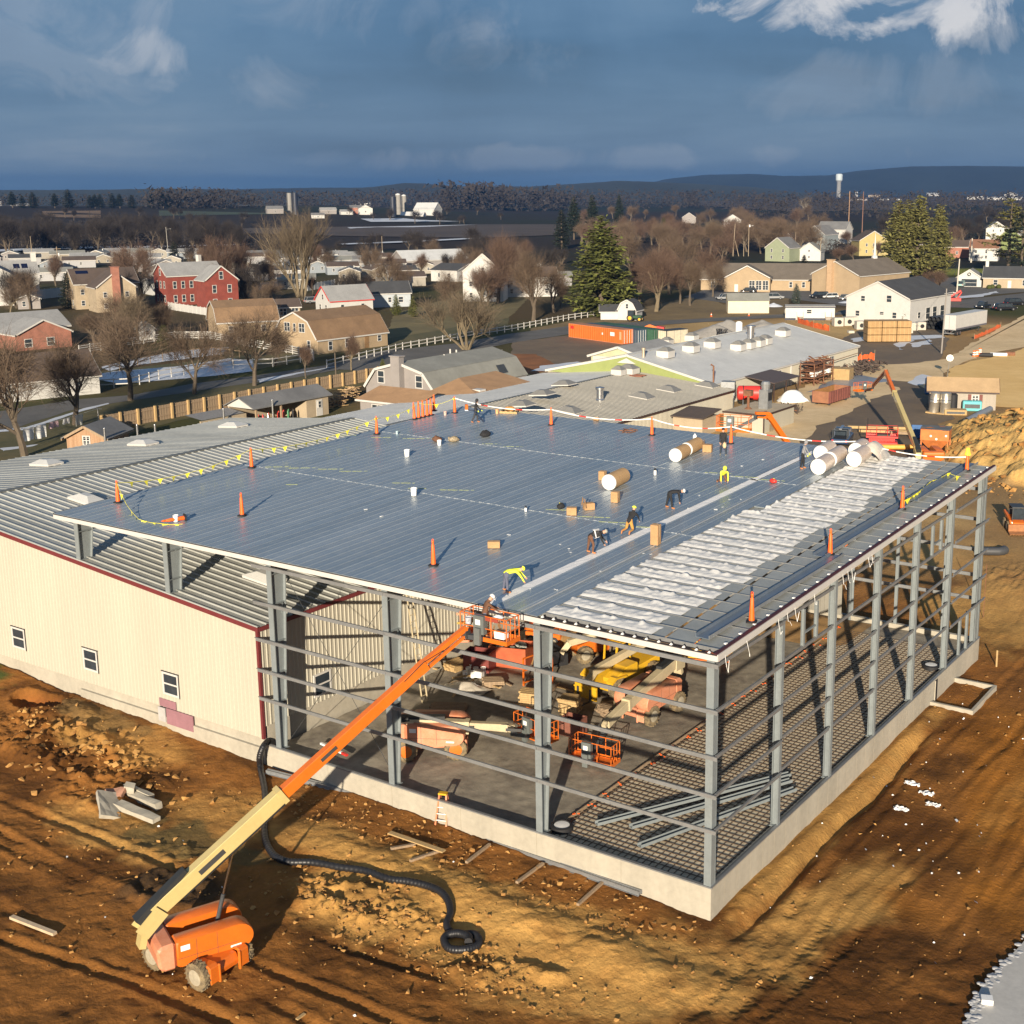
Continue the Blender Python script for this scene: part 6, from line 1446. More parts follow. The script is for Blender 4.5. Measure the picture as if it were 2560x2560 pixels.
# --- works buildings straight behind the site (same grid as the new hall)
def hall(label,x0,x1,y0,y1,ez,xr,rz,wall,roofs,ribs,trim,name='workshop_building'):
    T = thing(name,label,'building',((x0+x1)/2,(y0+y1)/2,0));zf = lambda x: ez+(rz-ez)*(1-(abs(x-xr)/((x1-xr) if x > xr else (xr-x0))))
    k = MB();corr(k,(x1,y0),(x1,y1),lambda t: -.2,lambda t: ez-.03);part(k,'side_wall',wall,T,fix=False)
    k = MB();corr(k,(x0,y1),(x0,y0),lambda t: -.2,lambda t: ez-.03);part(k,'side_wall',wall,T,fix=False)
    for y,fl_ in ((y0,1),(y1,-1)):
        k = MB();corr(k,(x0,y),(x1,y),lambda t: -.2,lambda t: zf(x0+t*(x1-x0))-.03,flip=fl_);part(k,'end_wall',wall,T,fix=False)
    for (xa,mt_,rb) in ((x1+.25,roofs[0],ribs[0]),(x0-.25,roofs[1],ribs[1])):
        k = MB();ribroof(k,y0-.25,y1+.25,xa,zf(x1 if xa > xr else x0)-.02,xr,rz+.02,rb[0],rb[1],rb[2]);part(k,'roof',mt_,T,fix=False)
    k = MB();k.bar((xr,y0-.25,rz+.06),(xr,y1+.25,rz+.06),.5,.05);part(k,'ridge_cap',MATS['ridge_cap_grey'] if ribs[0][2] > .04 else roofs[0],T)
    for y in (y0-.28,y1+.28):
        k = MB();k.bar((x1+.25,y,ez-.12),(xr,y,rz-.10),.06,.3);k.bar((x0-.25,y,ez-.12),(xr,y,rz-.10),.06,.3);part(k,'rake_trim',trim,T)
    k = MB();k.mm(x1+.05,x1+.28,y0-.2,y1+.2,ez-.26,ez-.04);part(k,'eave_trim',trim,T)
    return T,zf
TANRIB = M('tan_grey_ribbed_roof',(.32,.305,.265),.55,.25,.12,.3,streak=(.15,1,1));BRT = M('dark_brown_trim',(.05,.028,.022),.6)
MID,zfm = hall('low cream workshop with tan ribbed roof, brown trim and skylights behind the new hall',-84.5,-54.0,39.5,107.0,2.7,-69.6,4.05,CREAM,(TANRIB,LGREY),((.62,.18,.07),(.9,.05,.02)),BRT)
SG = M('grey_skylight',(.20,.195,.18),.4,0,.1);
def onroof(u,v,x0,z0,s):
    """photo point on the slope z = z0 - s*(x-x0)"""
    d = CFW + CR*((u/.7547-CX)/CF) - CU*((v/.7547-CY)/CF);t = (z0-CAMP.z-s*(CAMP.x-x0))/(d.z+s*d.x);return CAMP+d*t
sm = (4.05-2.7)/15.6
for u,v in ((1075,777),(1211,750),(1262,737),(1334,729)):
    p = onroof(u,v,-69.6,4.05,sm);skylight(MID,(p.x,p.y,p.z+.05),2.7,2.0,math.atan(sm),SG,.12,.5)
for u,v in ((1007,773),(1045,752),(1085,733)):
    p = onroof(u-2,v-4,-69.6,4.05,-(4.05-2.7)/14.9);skylight(MID,(p.x-1.5,p.y,p.z+.05),2.6,2.0,-.09,SG,.15,.5)
for u,v,s in ((1186,705,2.4),(1167,708,1.6)):
    p = onroof(u,v,-69.6,4.05,sm);skylight(MID,(p.x,p.y,p.z+.05),s,s*.8,0,SG,.75,.5,WHITE)
def stack_pipe(parent,p,h,r,label=None,hood=True,mt_=None,up=0):
    b = Vector(p)-Vector(parent.location);k = MB();k.lathe(b,[(r*1.25,0),(r*1.25,.25),(r,.35),(r,h),(r*1.35,h),(r*1.35,h+.25),(r*.6,h+.3)],14);return k.build('flue',mt_ or STEELB,parent,smooth=40)
p = onroof(1132,756,-69.6,4.05,sm);stack_pipe(MID,(p.x,p.y,p.z-.1),1.5,.42)
p = onroof(1214,699,-69.6,4.05,sm);stack_pipe(MID,(p.x,p.y,p.z-.1),3.0,.22,mt_=M('tan_flue',(.42,.35,.26),.5,.4))
for u,v in ((1206,709),(1200,711)):
    p = onroof(u,v,-69.6,4.05,sm);k = MB();k.box(Vector((p.x,p.y,p.z+.12))-Vector(MID.location),(1.9,.6,.1),.1);k.build('loose_sheet',M('rust_sheet',(.26,.10,.06),.8),MID)
k = MB();k.mm(-54.0,-53.5,73,74.6,1.3,1.9);part(k,'vent_hood',WTL,MID)
LNG,zfl = hall('long cream workshop with a pale grey roof, green gable and many skylights',-84.0,-57.0,107.4,157.5,3.2,-70.5,6.2,CREAM,(LGREY,LGREY),((.8,.04,.015),(.8,.04,.015)),WHITE)
k = MB();k.add([(-83.6,107.2,3.0),(-57.4,107.2,3.0),(-70.5,107.2,6.0)],[(0,1,2)]);k.add([(-83.6,107.3,3.0),(-57.4,107.3,3.0),(-70.5,107.3,6.0)],[(2,1,0)]);part(k,'gable',GREENW,LNG)
k = MB();k.prism([(-72.0,5.05),(-69.0,5.05),(-70.5,5.75)],107.05,107.15,'Y');part(k,'gable_vent',WHITE,LNG)
sl_ = 3.0/13.5
for u,v,s in ((1256,674,1.9),(1304,664,1.9),(1344,656,1.9),(1393,661,1.8),(1412,657,1.8),(1430,653,1.8),(1443,649,1.8),(1477,634,1.9)):
    p = onroof(u,v,-70.5,6.2,sl_);skylight(LNG,(p.x,p.y,p.z+.0),s,s,0,SG,.95,.5,WHITE)
for u,v in ((1180,667),(1272,648),(1320,640)):
    p = onroof(u,v,-70.5,6.2,-sl_);skylight(LNG,(p.x-1.5,p.y,p.z-.3),1.8,1.8,0,SG,.9,.5,WHITE)
p = onroof(1416,648,-70.5,6.2,sl_);stack_pipe(LNG,(p.x,p.y,p.z-.1),2.6,.55)
p = onroof(1346,722,-70.5,6.2,sl_);k = MB();b = Vector((p.x,p.y,p.z))-Vector(LNG.location);k.tube([b,b+Vector((0,0,2.2)),b+Vector((-.4,0,2.4))],.12,8);k.build('vent_pipe',RUST,LNG)
for y,z in ((127.2,1.9),(146.5,1.9)): window(LNG,Vector((-56.93,y,z))-Vector(LNG.location),0,1.7,1.6,None,'grid')
k = MB();k.mm(-56.95,-56.80,131.2,131.45,0,3.0);part(k,'downspout',WHITE,LNG)
p = U(1196,650,4.6)
WG = thing('green_wing','small grey-roofed wing with white trim and pale green gable beyond the long workshop','building',(-90,125,0))
A = U(1168,654,4.6);B = U(1241,640,4.6);hw = 5.2;yv = (A.y+6)
k = MB();k.prism([(A.x-hw,-.2),(A.x+hw,-.2),(A.x+hw,3.0),(A.x,4.5),(A.x-hw,3.0)],A.y,B.y,'Y');part(k,'wall',M('pale_green_wall',(.42,.43,.28),.8,0,.08),WG)
for s in (-1,1):
    k = MB();k.prism([(A.x,4.55),(A.x,4.70),(A.x+s*(hw+.5),3.0),(A.x+s*(hw+.5),2.86)],A.y-.4,B.y+.4,'Y');part(k,'roof',RGL,WG)
    k = MB();k.bar((A.x,A.y-.44,4.5),(A.x+s*(hw+.5),A.y-.44,2.8),.06,.34);part(k,'rake_trim',WHITE,WG)
k = MB();k.mm(A.x-hw+.4,A.x+hw,A.y-.12,A.y-.01,1.4,2.9);part(k,'white_band',WHITE,WG)
# plant annex between workshop and yard
AX = thing('flat_roof_annex','low flat-roofed cream annex with brown trim, rusty flue and louvred duct in the yard','building',(-45.8,97.8,0))
k = MB();k.mm(-48.4,-43.1,93.7,102.2,-.2,2.2);part(k,'wall',CREAM,AX)
k = MB();k.mm(-48.5,-43.0,93.6,102.3,2.2,2.28);part(k,'roof',M('tan_flat_roof',(.46,.37,.25),.9,0,.15,.3),AX)
for a in ((-48.53,-42.97,93.55,93.62,2.1,2.32),(-42.99,-42.94,93.63,102.3,2.1,2.32),(-43.12,-42.98,93.58,93.7,-.1,2.1)):
    k = MB();k.mm(*a);part(k,'brown_trim',BRT,AX)
k = MB();k.mm(-43.05,-43.02,95.2,97.2,.1,.9);part(k,'vent_grille',M('tan_grille',(.25,.2,.14),.8),AX)
k = MB();k.tube([(-46.6,96.6,2.2),(-46.6,96.6,3.9)],.16,10);k.lathe((-46.6,96.6,2.28),[(.5,0),(.2,.25)],10);k.mm(-47.1,-46.1,96.2,97,3.9,4.6);part(k,'flue',RUST,AX)
k = MB();k.mm(-45.6,-44.4,97.4,98.6,2.28,4.6);k.lathe((-45.0,98.0,4.6),[(.5,0),(.6,.7),(.45,1.0)],12);part(k,'duct',GIRT,AX)
k = MB();k.mm(-44.38,-44.36,97.5,98.5,3.3,4.3);part(k,'duct_opening',BLACK,AX)
T = thing('brown_lean_to','small tan lean-to with dark brown roof next to the flat-roofed annex','shed',(-50.6,90.5,0))
k = MB();k.mm(-2.1,1.9,-1.6,2.6,-.2,1.9);k.build('wall',WTL,T)
k = MB();k.add([(-2.3,-1.9,1.95),(2.1,-1.9,1.95),(2.1,2.8,2.5),(-2.3,2.8,2.5),(-2.3,-1.9,2.07),(2.1,-1.9,2.07),(2.1,2.8,2.62),(-2.3,2.8,2.62)],[(0,1,2,3),(4,5,6,7),(0,1,5,4),(1,2,6,5),(2,3,7,6),(3,0,4,7)]);k.build('roof',RBD,T)
# red tank, grey drum, wall and small porch roof by the long workshop
T = thing('red_tank','horizontal red tank with black straps behind the flat-roofed annex','tank',(-51.6,107.6,0),R(30))
k = MB();k.tube([(-1.9,0,2.4),(-1.7,0,2.4),(1.7,0,2.4),(1.9,0,2.4)],[.7,.95,.95,.7],16);k.build('shell',RED,T,smooth=40)
for x in (-1.1,1.1):
    k = MB();k.tube([(x-.06,0,2.4),(x+.06,0,2.4)],.97,16,False);k.build('strap',BLACK,T);k = MB();k.mm(x-.1,x+.1,-.7,.7,-.1,1.6);k.build('cradle',GREYD,T)
T = thing('grey_cyclone','grey metal hopper box beside the red tank','hopper',(-55.2,108.0,0),R(20));k = MB();k.mm(-.9,.9,-.7,.7,1.8,3.6);k.build('housing',GIRT,T)
k = MB();k.prism([(-.9,1.79),(.9,1.79),(.25,.5),(-.25,.5)],-.5,.5,'Y');k.build('cone',GIRT,T)
for x in (-.8,.8):
    k = MB();k.bar((x,-.5,-.1),(x,-.5,1.8),.08,.08);k.build('support',GREYD,T)
T = thing('porch_roof','dark brown porch roof on rusty posts against the long workshop','porch',(-54.4,120.0,0))
k = MB();k.add([(-2.4,-4.2,3.1),(2.2,-4.2,2.5),(2.2,4.2,2.5),(-2.4,4.2,3.1),(-2.4,-4.2,3.2),(2.2,-4.2,2.6),(2.2,4.2,2.6),(-2.4,4.2,3.2)],[(0,1,2,3),(4,5,6,7),(0,1,5,4),(1,2,6,5),(2,3,7,6),(3,0,4,7)]);k.build('roof',M('brown_metal_roof',(.10,.075,.065),.6,0,.1),T)
for x,y in ((2.0,-3.9),(2.0,0),(2.0,3.9)):
    k = MB();k.bar((x,y,-.1),(x,y,2.5),.12,.12);k.build('post',BRT,T)
# scrap racks by the wall
r2 = random.Random(11)
T = thing('scrap_rack','tall rusty rack piled with scrap iron against the long workshop wall','rack',(-54.6,135.5,0))
for y in (-3.5,0,3.5):
    for x in (-1.1,1.1):
        k = MB();k.bar((x,y,-.1),(x,y,3.3),.12,.12);k.build('rack_post',RUST,T)
for z in (1.1,2.1,3.1):
    k = MB();k.mm(-1.15,1.15,-3.6,3.6,z,z+.1);k.build('shelf',RUST,T)
k = MB()
for i in range(130):
    z = r2.choice((.2,1.25,2.25,3.3));y = r2.uniform(-3.5,3.5);x = r2.uniform(-1,1);l = r2.uniform(.4,1.6);a = r2.uniform(0,6.3);q = r2.uniform(-.1,.3)
    k.bar((x,y,z+r2.random()*.5),(x+l*math.cos(a),y+l*math.sin(a),z+r2.random()*.6),r2.uniform(.05,.3),r2.uniform(.03,.12))
tag(k.build('scrap_iron',RUST,T),kind='stuff')
k = MB()
for i in range(5): k.mm(.4+r2.uniform(-.5,.5),.55+r2.uniform(0,.5),-3+i*1.3,-2.3+i*1.3,1.3,2.0)
k.build('white_casting',WHITEP,T)
T = thing('machine_scrap','row of dark old machines beyond the scrap rack at the workshop corner','scrap',(-53.5,148.0,0));k = MB()
for i in range(150):
    x,y = r2.uniform(-2,2.4),r2.uniform(-7,7);l = r2.uniform(.3,1.5);a = r2.uniform(0,6.3);z = r2.random()*1.4
    k.bar((x,y,z),(x+l*math.cos(a),y+l*math.sin(a),z+r2.uniform(-.3,.7)),r2.uniform(.06,.3),r2.uniform(.06,.3))
tag(k.build('scrap_iron',M('dark_scrap',(.07,.05,.04),.9,0,.4,2),T),kind='stuff')
k = MB();k.bar((-2,-6,2.3),(-2,6,2.5),.08,.08);k.bar((1,-6,0),(1,-6,2.2),.08,.08);k.build('rail',RUST,T)
p = U(1570,720);T = thing('board_stack','stack of pale sawn boards between the scrap rack and the lift basket','timber stack',(-52.9,141.2,0),R(8))
for i in range(9):
    k = MB();k.mm(-1.4,1.4,-1.3,1.3,i*.19,i*.19+.16);k.build('board',WOODY,T)
T = thing('iron_chairs','heap of dark iron frames left of the rusty dump container','scrap',(-47.0,109.4,0));k = MB()
for i in range(46):
    x,y = r2.uniform(-1.8,1.8),r2.uniform(-1.6,1.6);k.bar((x,y,0),(x+r2.uniform(-.3,.3),y+r2.uniform(-.3,.3),1.1),.06,.06);k.bar((x,y,r2.uniform(.2,.9)),(x+r2.uniform(-.9,.9),y+r2.uniform(-.9,.9),r2.uniform(.2,.9)),.07,.07)
tag(k.build('iron_bars',M('dark_scrap',(.07,.05,.04)),T),kind='stuff')
k = MB();k.mm(-1.7,1.7,-1.4,-1.3,.5,.6);k.build('bench',RUST,T)
p = U(1515,748);k = MB();k.grid(lambda a,b: ((a-.5)*4.0,(b-.5)*2.4,.02+1.6*math.sin(math.pi*a)**.6*math.sin(math.pi*b)**.6+.3*noise.noise(Vector((a*4,b*4,2)))),16,12);tag(k.build('tarpaulin',WHITEP,loc=(-50.2,117.5,0),rot=(0,0,.9),smooth=True),'white tarpaulin over a heap left of the rusty dump container','tarpaulin')
def dumpbox():
    a = U(1534,766,.35);T = thing('dump_container','open rust-brown roll-off dump container in the yard below the scrap rack','container',(-45.5,119.6,0),R(88))
    W_,L_,H = 2.4,6.8,1.55;Z = .4
    for s in (-1,1):
        k = MB();k.mm(-L_/2,L_/2,s*W_/2-.05,s*W_/2+.05,Z,Z+H)
        for i in range(9): x = -L_/2+.35+i*(L_-.7)/8;k.mm(x-.08,x+.08,s*(W_/2+.06)-.05,s*(W_/2+.06)+.05,Z,Z+H-.02)
        k.build('side',M('maroon_rust',(.19,.065,.05),.8,0,.2,1.5),T)
        k = MB();k.mm(-L_/2+.06,L_/2-.06,s*W_/2-s*.056-.003,s*W_/2-s*.056+.003,Z+.1,Z+H-.01);k.build('inner_side',M('ochre_rust',(.33,.16,.05),.9,0,.2,1.5),T)
    for x in (-L_/2,L_/2):
        k = MB();k.mm(x-.05,x+.05,-W_/2+.052,W_/2-.052,Z,Z+H);k.build('end',M('brown_rust',(.26,.115,.06),.8,0,.2,1.5),T)
    k = MB();k.mm(-L_/2,L_/2,-W_/2+.06,W_/2-.06,Z,Z+.1);k.build('bottom',MATS['ochre_rust'],T)
    for x in (-2.6,2.6):
        for s in (-1,1):
            k = MB();k.lathe((x,s*.9,.2),[(.2,-.12),(.2,.12)],10,'Y');k.build('roller',GREYD,T)
dumpbox()
# yard machines and stores
def scissor():
    p = U(1648,850);T = thing('scissor_lift','red scissor lift folded down, beside the yard boom lift','scissor lift',(-27.9,92.2,0),R(22))
    k = MB();k.mm(-1.7,1.7,-.75,.75,.35,.95);k.build('base',RED,T,bevel=.05)
    for x in (-1.2,1.2):
        for s in (-1,1): wheel(T,(x,s*.85,.38),.38,.25,0,None,False,BLACK)
    for i in range(3):
        k = MB();k.bar((-1.4,-.4,1.0+i*.12),(1.4,-.4,1.05+i*.12),.06,.1);k.bar((-1.4,.4,1.05+i*.12),(1.4,.4,1.0+i*.12),.06,.1);k.build('scissor_arm',RED,T)
    platform(T,(0,0,1.45),0,3.4,1.6,RED,'platform',False)
    k = MB();k.mm(-.5,.9,-.5,.5,1.48,1.75);k.build('load',BRT,T);k = MB();k.tube([(-1.6,-.9,2.3),(-1.6,-.9,3.6)],.05,6);k.build('mast',BLACK,T)
scissor()
def pickup(label,p,rz,col,suv=False,van=False,name='pickup_truck',cat='car',group='parked vehicles'):
    T = thing(name,label,cat,p,rz,group);L_,W_,H = (5.4,1.9,1.75) if not van else (5.0,1.95,1.85)
    if name == 'parked_car': L_,W_,H = 4.6,1.8,1.48
    k = MB();hb = H*.53
    k.prism([(-L_/2,.35),(L_/2-.1,.35),(L_/2,.55),(L_/2-.05,hb-.1),(L_/2-.5,hb),(-L_/2,hb),(-L_/2-.05,.6)],-W_/2,W_/2,'Y');k.build('body',col,T,bevel=.08)
    x0 = -L_/2+.15 if (suv or van or name == 'parked_car') else -.5;k = MB();x1 = L_*.22
    pr = [(x0,hb+.002),(x1+.55,hb+.002),(x1-.15,H-.05),(x0+.35 if x0 < -1 else x0+.1,H-.05)]
    k.prism(pr,-W_/2+.1,W_/2-.1,'Y');cabn = k.build('cabin',GLASS,T,bevel=.06)
    k = MB();k.prism([(pr[3][0]-.05,H-.08),(pr[2][0]+.08,H-.08),(pr[2][0]-.1,H),(pr[3][0]+.1,H)],-W_/2+.14,W_/2-.14,'Y')
    for (a,b) in ((pr[0],pr[3]),(pr[1],pr[2])):
        for s in (-1,1): k.bar((a[0],s*(W_/2-.11),a[1]),(b[0],s*(W_/2-.13),b[1]),.07,.07)
    for s in (-1,1): xm = (pr[0][0]+pr[1][0])/2;k.bar((xm,s*(W_/2-.09),hb),(xm,s*(W_/2-.11),H-.05),.04,.1)
    k.build('roof_pillars',col,T)
    if not (suv or van or name == 'parked_car'):
        k = MB();k.mm(-L_/2+.12,-.55,-W_/2+.15,W_/2-.15,hb+.001,hb+.006);k.build('truck_bed',BLACK,T)
    for x in (-L_*.30,L_*.31):
        for s in (-1,1): wheel(T,(x,s*(W_/2-.1),.34),.34,.24,0,STEELB,False,BLACK)
    for s in (-1,1):
        k = MB();k.box((L_/2-.02,s*W_*.36,hb-.22),(.08,.36,.16));k.build('headlight',WHITEP,T)
        k = MB();k.box((-L_/2-.04,s*W_*.40,hb-.2),(.06,.2,.25));k.build('tail_light',RED,T)
    k = MB();k.mm(L_/2-.06,L_/2+.03,-W_*.32,W_*.32,.5,.72);k.build('grille',BLACK,T)
    return T
CARB = M('black_car_paint',(.012,.013,.016),.25,0,.05,coat=.5);CARW = M('white_car_paint',(.62,.62,.60),.3,0,.03,coat=.5);CARS = M('silver_car_paint',(.36,.37,.38),.3,.3,.03,coat=.5);CARN = M('navy_paint',(.02,.045,.10),.3,0,.05,coat=.5);CART = M('teal_car_paint',(.30,.45,.42),.3,0,.05,coat=.5)
p = U(1584,838);T = pickup('dark blue pickup with silver ladder rack left of the red scissor lift',(p.x,p.y+.8,0),R(105),CARN)
k = MB();k.mm(-2.2,.3,-.16,.16,1.95,2.03);k.build('ladder_rack',STEELB,T)
for x in (-2.3,-1.2,.1):
    k = MB();k.bar((x,-.8,.9),(x,-.8,1.9),.06,.06);k.bar((x,.8,.9),(x,.8,1.9),.06,.06);k.bar((x,-.8,1.9),(x,.8,1.9),.06,.06);k.build('rack_frame',GREYD,T)
p = U(1760,850);T = thing('orange_hopper','orange steel hopper with a grey tarp lid standing by the heap of spoil','hopper',(-22.0,92.8,0),R(12));
k = MB();k.mm(-1.5,1.5,-1.3,1.3,1.7,2.9);k.build('bin',M('weathered_orange',(.50,.16,.04),.7,0,.2,1.5),T)
k = MB();k.add([(-1.5,-1.3,1.69),(1.5,-1.3,1.69),(1.5,1.3,1.69),(-1.5,1.3,1.69),(-.6,-.5,.6),(.6,-.5,.6),(.6,.5,.6),(-.6,.5,.6)],[(0,1,5,4),(1,2,6,5),(2,3,7,6),(3,0,4,7),(4,5,6,7)]);k.build('funnel',MATS['weathered_orange'],T)
k = MB();k.grid(lambda a,b: (-1.6+3.2*a,-1.4+2.8*b,2.93+.14*noise.noise(Vector((a*3,b*3,2)))),10,8);k.build('tarp_lid',M('grey_tarp',(.13,.135,.135),.7),T,smooth=True)
for x in (-1.4,1.4):
    for y in (-1.2,1.2):
        k = MB();k.bar((x,y,-.1),(x,y,1.7),.14,.14);k.build('leg',MATS['weathered_orange'],T)
for x,z in ((-.4,2.2),(.2,1.9),(1.2,2.3)):
    k = MB();k.lathe((x,-1.32,z),[(.12,-.02),(.12,.02)],10,'Y');k.build('decal',WHITEP,T)
for i,(u,v,L_,a,c_,lab) in enumerate(((1676,815,9.5,4,WOODY,'bright orange-yellow timber beam lying behind the red scissor lift'),(1690,822,8.5,5,WOODY,'second timber beam just in front of the bright one'),(1725,826,6.5,-3,WOODG,'grey timber beam at the right end of the beam pile'))):
    p = U(u,v);a = rdir(u,a);k = MB();d = Vector((math.cos(a),math.sin(a),0))*L_/2;k.bar(p-d+Vector((0,0,.5)),p+d+Vector((0,0,.5)),.35,.3);tag(k.build('timber_beam',c_),lab,'timber','timber beams in the yard')
p = U(1680,853,.1);k = MB();k.tube([p+Vector((-2.2,-1.2,.55)),p+Vector((2.4,1.6,.55))],.28,12);tag(k.build('orange_pipe',M('orange_pipe',(.75,.33,.06),.5),smooth=40),'orange pipe lying in front of the red scissor lift','pipe')
p = U(1752,826);T = thing('blue_skip','blue open skip behind the orange hopper','skip',(p.x,p.y,0),R(20))
for a in ((-2.0,2.0,-1.0,-.92,.1,1.3),(-2.0,2.0,.92,1.0,.1,1.3),(-2.0,-1.92,-.919,.919,.1,1.3),(1.92,2.0,-.919,.919,.1,1.3)):
    k = MB();k.mm(*a);k.build('side',M('blue_paint',(.015,.09,.26),.5,0,.1),T)
k = MB();k.mm(-1.9,1.9,-.9,.9,.1,.95);k.build('contents',M('wood_chips',(.25,.16,.08),.95,0,.3,4),T)
# shed with steel tanks
p = U(1805,776);SHD = house('storage_shed','grey shed with a tan shingle roof and brown shutters behind three steel tanks','shed',1815,772,8.4,4.0,2.5,1.3,3,M('grey_board_siding',(.34,.30,.25),.8,0,.1,.8,streak=(4,4,.2)),M('tan_shingle',(.42,.29,.16),.95,0,.12,.6),'x',win=[(1.6,1.45,.9,1.0,'grid')],trim=BRT,over=.4)
for s in (-1,1):
    k = MB();k.mm(1.6+s*.72-.2,1.6+s*.72+.2,-2.06,-2.01,.9,2.0);k.build('shutter',M('maroon_shutter',(.16,.05,.04),.7),SHD)
k = MB();k.mm(-2.4,-1.2,-2.06,-2.01,.0,2.3);k.build('door',MATS['maroon_shutter'],SHD)
for i,(u,v,lab) in enumerate(((1761,779,'leftmost tall steel tank, leaning slightly, in front of the shed'),(1783,781,'middle steel tank in front of the shed'),(1814,770,'right-hand shorter steel tank in front of the shed window'))):
    p = U(u,v);T = thing('steel_tank',lab,'tank',p,0,'steel tanks by the shed');h = (2.6,2.65,2.1)[i]
    k = MB();k.lathe((0,0,.15),[(.66,0),(.66,h*.5),(.68,h*.5+.03),(.66,h*.5+.06),(.66,h-.1),(.55,h),(.1,h+.06)],20);k.build('shell',M('tank_steel',(.50,.46,.39),.35,.75,.15,1,streak=(1,1,.1)),T,smooth=35)
    k = MB();k.box((0,0,.07),(1.6,1.6,.16));k.build('pallet',WOODY,T)
    k = MB();k.lathe((0,0,.15+h*.62),[(.675,0),(.675,.05)],20);k.build('strap',BLACK,T)
    if i == 0: T.rotation_euler = (0,R(5),0)
p = U(1797,773);k = MB();k.lathe((0,0,0),[(.6,0),(.6,2.0),(.4,2.15)],16);tag(k.build('black_tank',BLACK,loc=p,smooth=40),'black plastic tank between the steel tanks and the shed','tank')
for (u,v,d,c_,lab) in ((1758,745,(1.8,1.4,2.2),M('deep_blue',(.02,.10,.24),.5),'deep blue machine at the left end of the shed'),(1834,776,(2.4,1.2,1.3),M('turquoise_paint',(.10,.42,.45),.5),'turquoise chest in front of the right part of the shed'),(1803,784,(2.8,1.6,.7),WOODY,'low timber crate in front of the tanks')):
    p = U(u,v);T = thing('machine_case',lab,'case',p,rdir(u,5),None);k = MB();k.mm(-d[0]/2,d[0]/2,0,d[1],0,d[2]);k.build('case',c_,T,bevel=.08);k = MB();k.mm(-d[0]*.4,d[0]*.4,-.04,0,d[2]*.3,d[2]*.7);k.build('panel',GREYD,T)
A,B = U(1823,795,.8),U(1868,772,1.2);k = MB();k.tube([A,B],.42,14,False);tag(k.build('culvert_pipe',M('pipe_steel',(.40,.41,.42),.4,.6,.1),smooth=40),'grey galvanised culvert pipe lying against the spoil heap','pipe')
# --- gambrel house with brown lean-to behind the old hall
GH = house('gambrel_house','grey gambrel-roofed house with a chimney and a long olive-grey roof behind the old hall','house',0,0,12.2,20.5,2.6,3.2,0,WGR,RGN,'y',win=[(-3.6,4.1,1.5,1.9),(2.9,3.7,1.5,1.9)],chim=(0.1,-10.5,1.5,6.8,WGR),gambrel=True,pos=(-88.9,81.6,0),over=.35,z=0) if False else None
GH = thing('gambrel_house','grey gambrel-roofed house with a chimney and a long olive-grey roof behind the old hall','house',(-92.9,90,0))
X0,Y0,Y1 = -92.7,85.6,105.5;pr = [(-6.2,2.4),(-4.2,4.9),(0,6.0),(4.2,4.9),(6.3,2.4)]
k = MB();k.prism([(X0-6.2,-.3),(X0+6.3,-.3)]+[(X0+x,z) for x,z in reversed(pr)],Y0,Y1,'Y');part(k,'wall',WGR,GH)
for i in range(4):
    (a,b),(c_,d) = pr[i],pr[i+1];k = MB();n_ = Vector((-(d-b),c_-a)).normalized()*.14;k.prism([(X0+a,b+.02),(X0+c_,d+.02),(X0+c_+n_.x,d+n_.y+.02),(X0+a+n_.x,b+n_.y+.02)],Y0-.4,Y1+.3,'Y');part(k,'roof',RGN,GH)
    k = MB();k.bar((X0+a,Y0-.44,b),(X0+c_,Y0-.44,d),.07,.34);part(k,'rake_board',WHITE,GH)
k = MB();k.mm(X0-.75,X0+.75,Y0-1.0,Y0,0,6.9);part(k,'chimney',WGR,GH)
k = MB();k.mm(X0-.9,X0+.9,Y0-1.1,Y0+.1,6.9,7.05);part(k,'chimney_cap',WGR,GH)
for x,z in ((-3.4,3.9),(3.3,3.7)): window(GH,Vector((X0+x,Y0-.03,z))-Vector(GH.location),-math.pi/2,1.25,1.75)
k = MB();k.add([(X0+5.9,Y1-5.6,3.3),(X0+5.9,Y1-3.8,3.3),(X0+5.1,Y1-3.8,4.4),(X0+5.1,Y1-5.6,4.4)],[(0,1,2,3)]);part(k,'roof_light',GREYD,GH)
for x,y,h in ((X0-2,Y0+13,.7),(X0-1.2,Y0+13.4,.6),(X0+.2,Y0+9,.5)):
    k = MB();k.tube([(x,y,5.3),(x,y,5.7+h)],.12,8);part(k,'vent_pipe',WHITE,GH)
LT = thing('lean_to','grey lean-to with brown shingles and twin white windows at the front of the gambrel house','house',(-85.8,79,0))
xa,xb = -90.6,-81.6;ya,yb = 75.6,79.5
k = MB();k.prism([(ya,-.3),(yb,-.3),(yb,3.6),(ya,2.6)],xa,xb,'X');part(k,'wall',WGR,LT)
k = MB();k.prism([(ya-.5,2.58),(yb+.3,3.72),(yb+.3,3.86),(ya-.5,2.72)],xa-.4,xb+.4,'X');part(k,'roof',ROR,LT)
k = MB();k.mm(xa-.4,xb+.4,ya-.56,ya-.50,2.48,2.72);part(k,'gutter',WHITE,LT)
for x in (-87.7,-83.6): window(LT,Vector((x,ya-.03,1.45))-Vector(LT.location),-math.pi/2,1.9,1.6,None,'double')
k = MB();k.mm(xb,xb+.5,77,77.7,1.9,2.5);part(k,'window_unit',WHITEP,LT)
B2 = thing('brown_roof_wing','low wing with a brown shingle hip roof between gambrel house and workshop','house',(-80,88,0))
k = MB();k.mm(-86.0,-75.2,81.8,95.5,-.3,2.5);part(k,'wall',WGR,B2)
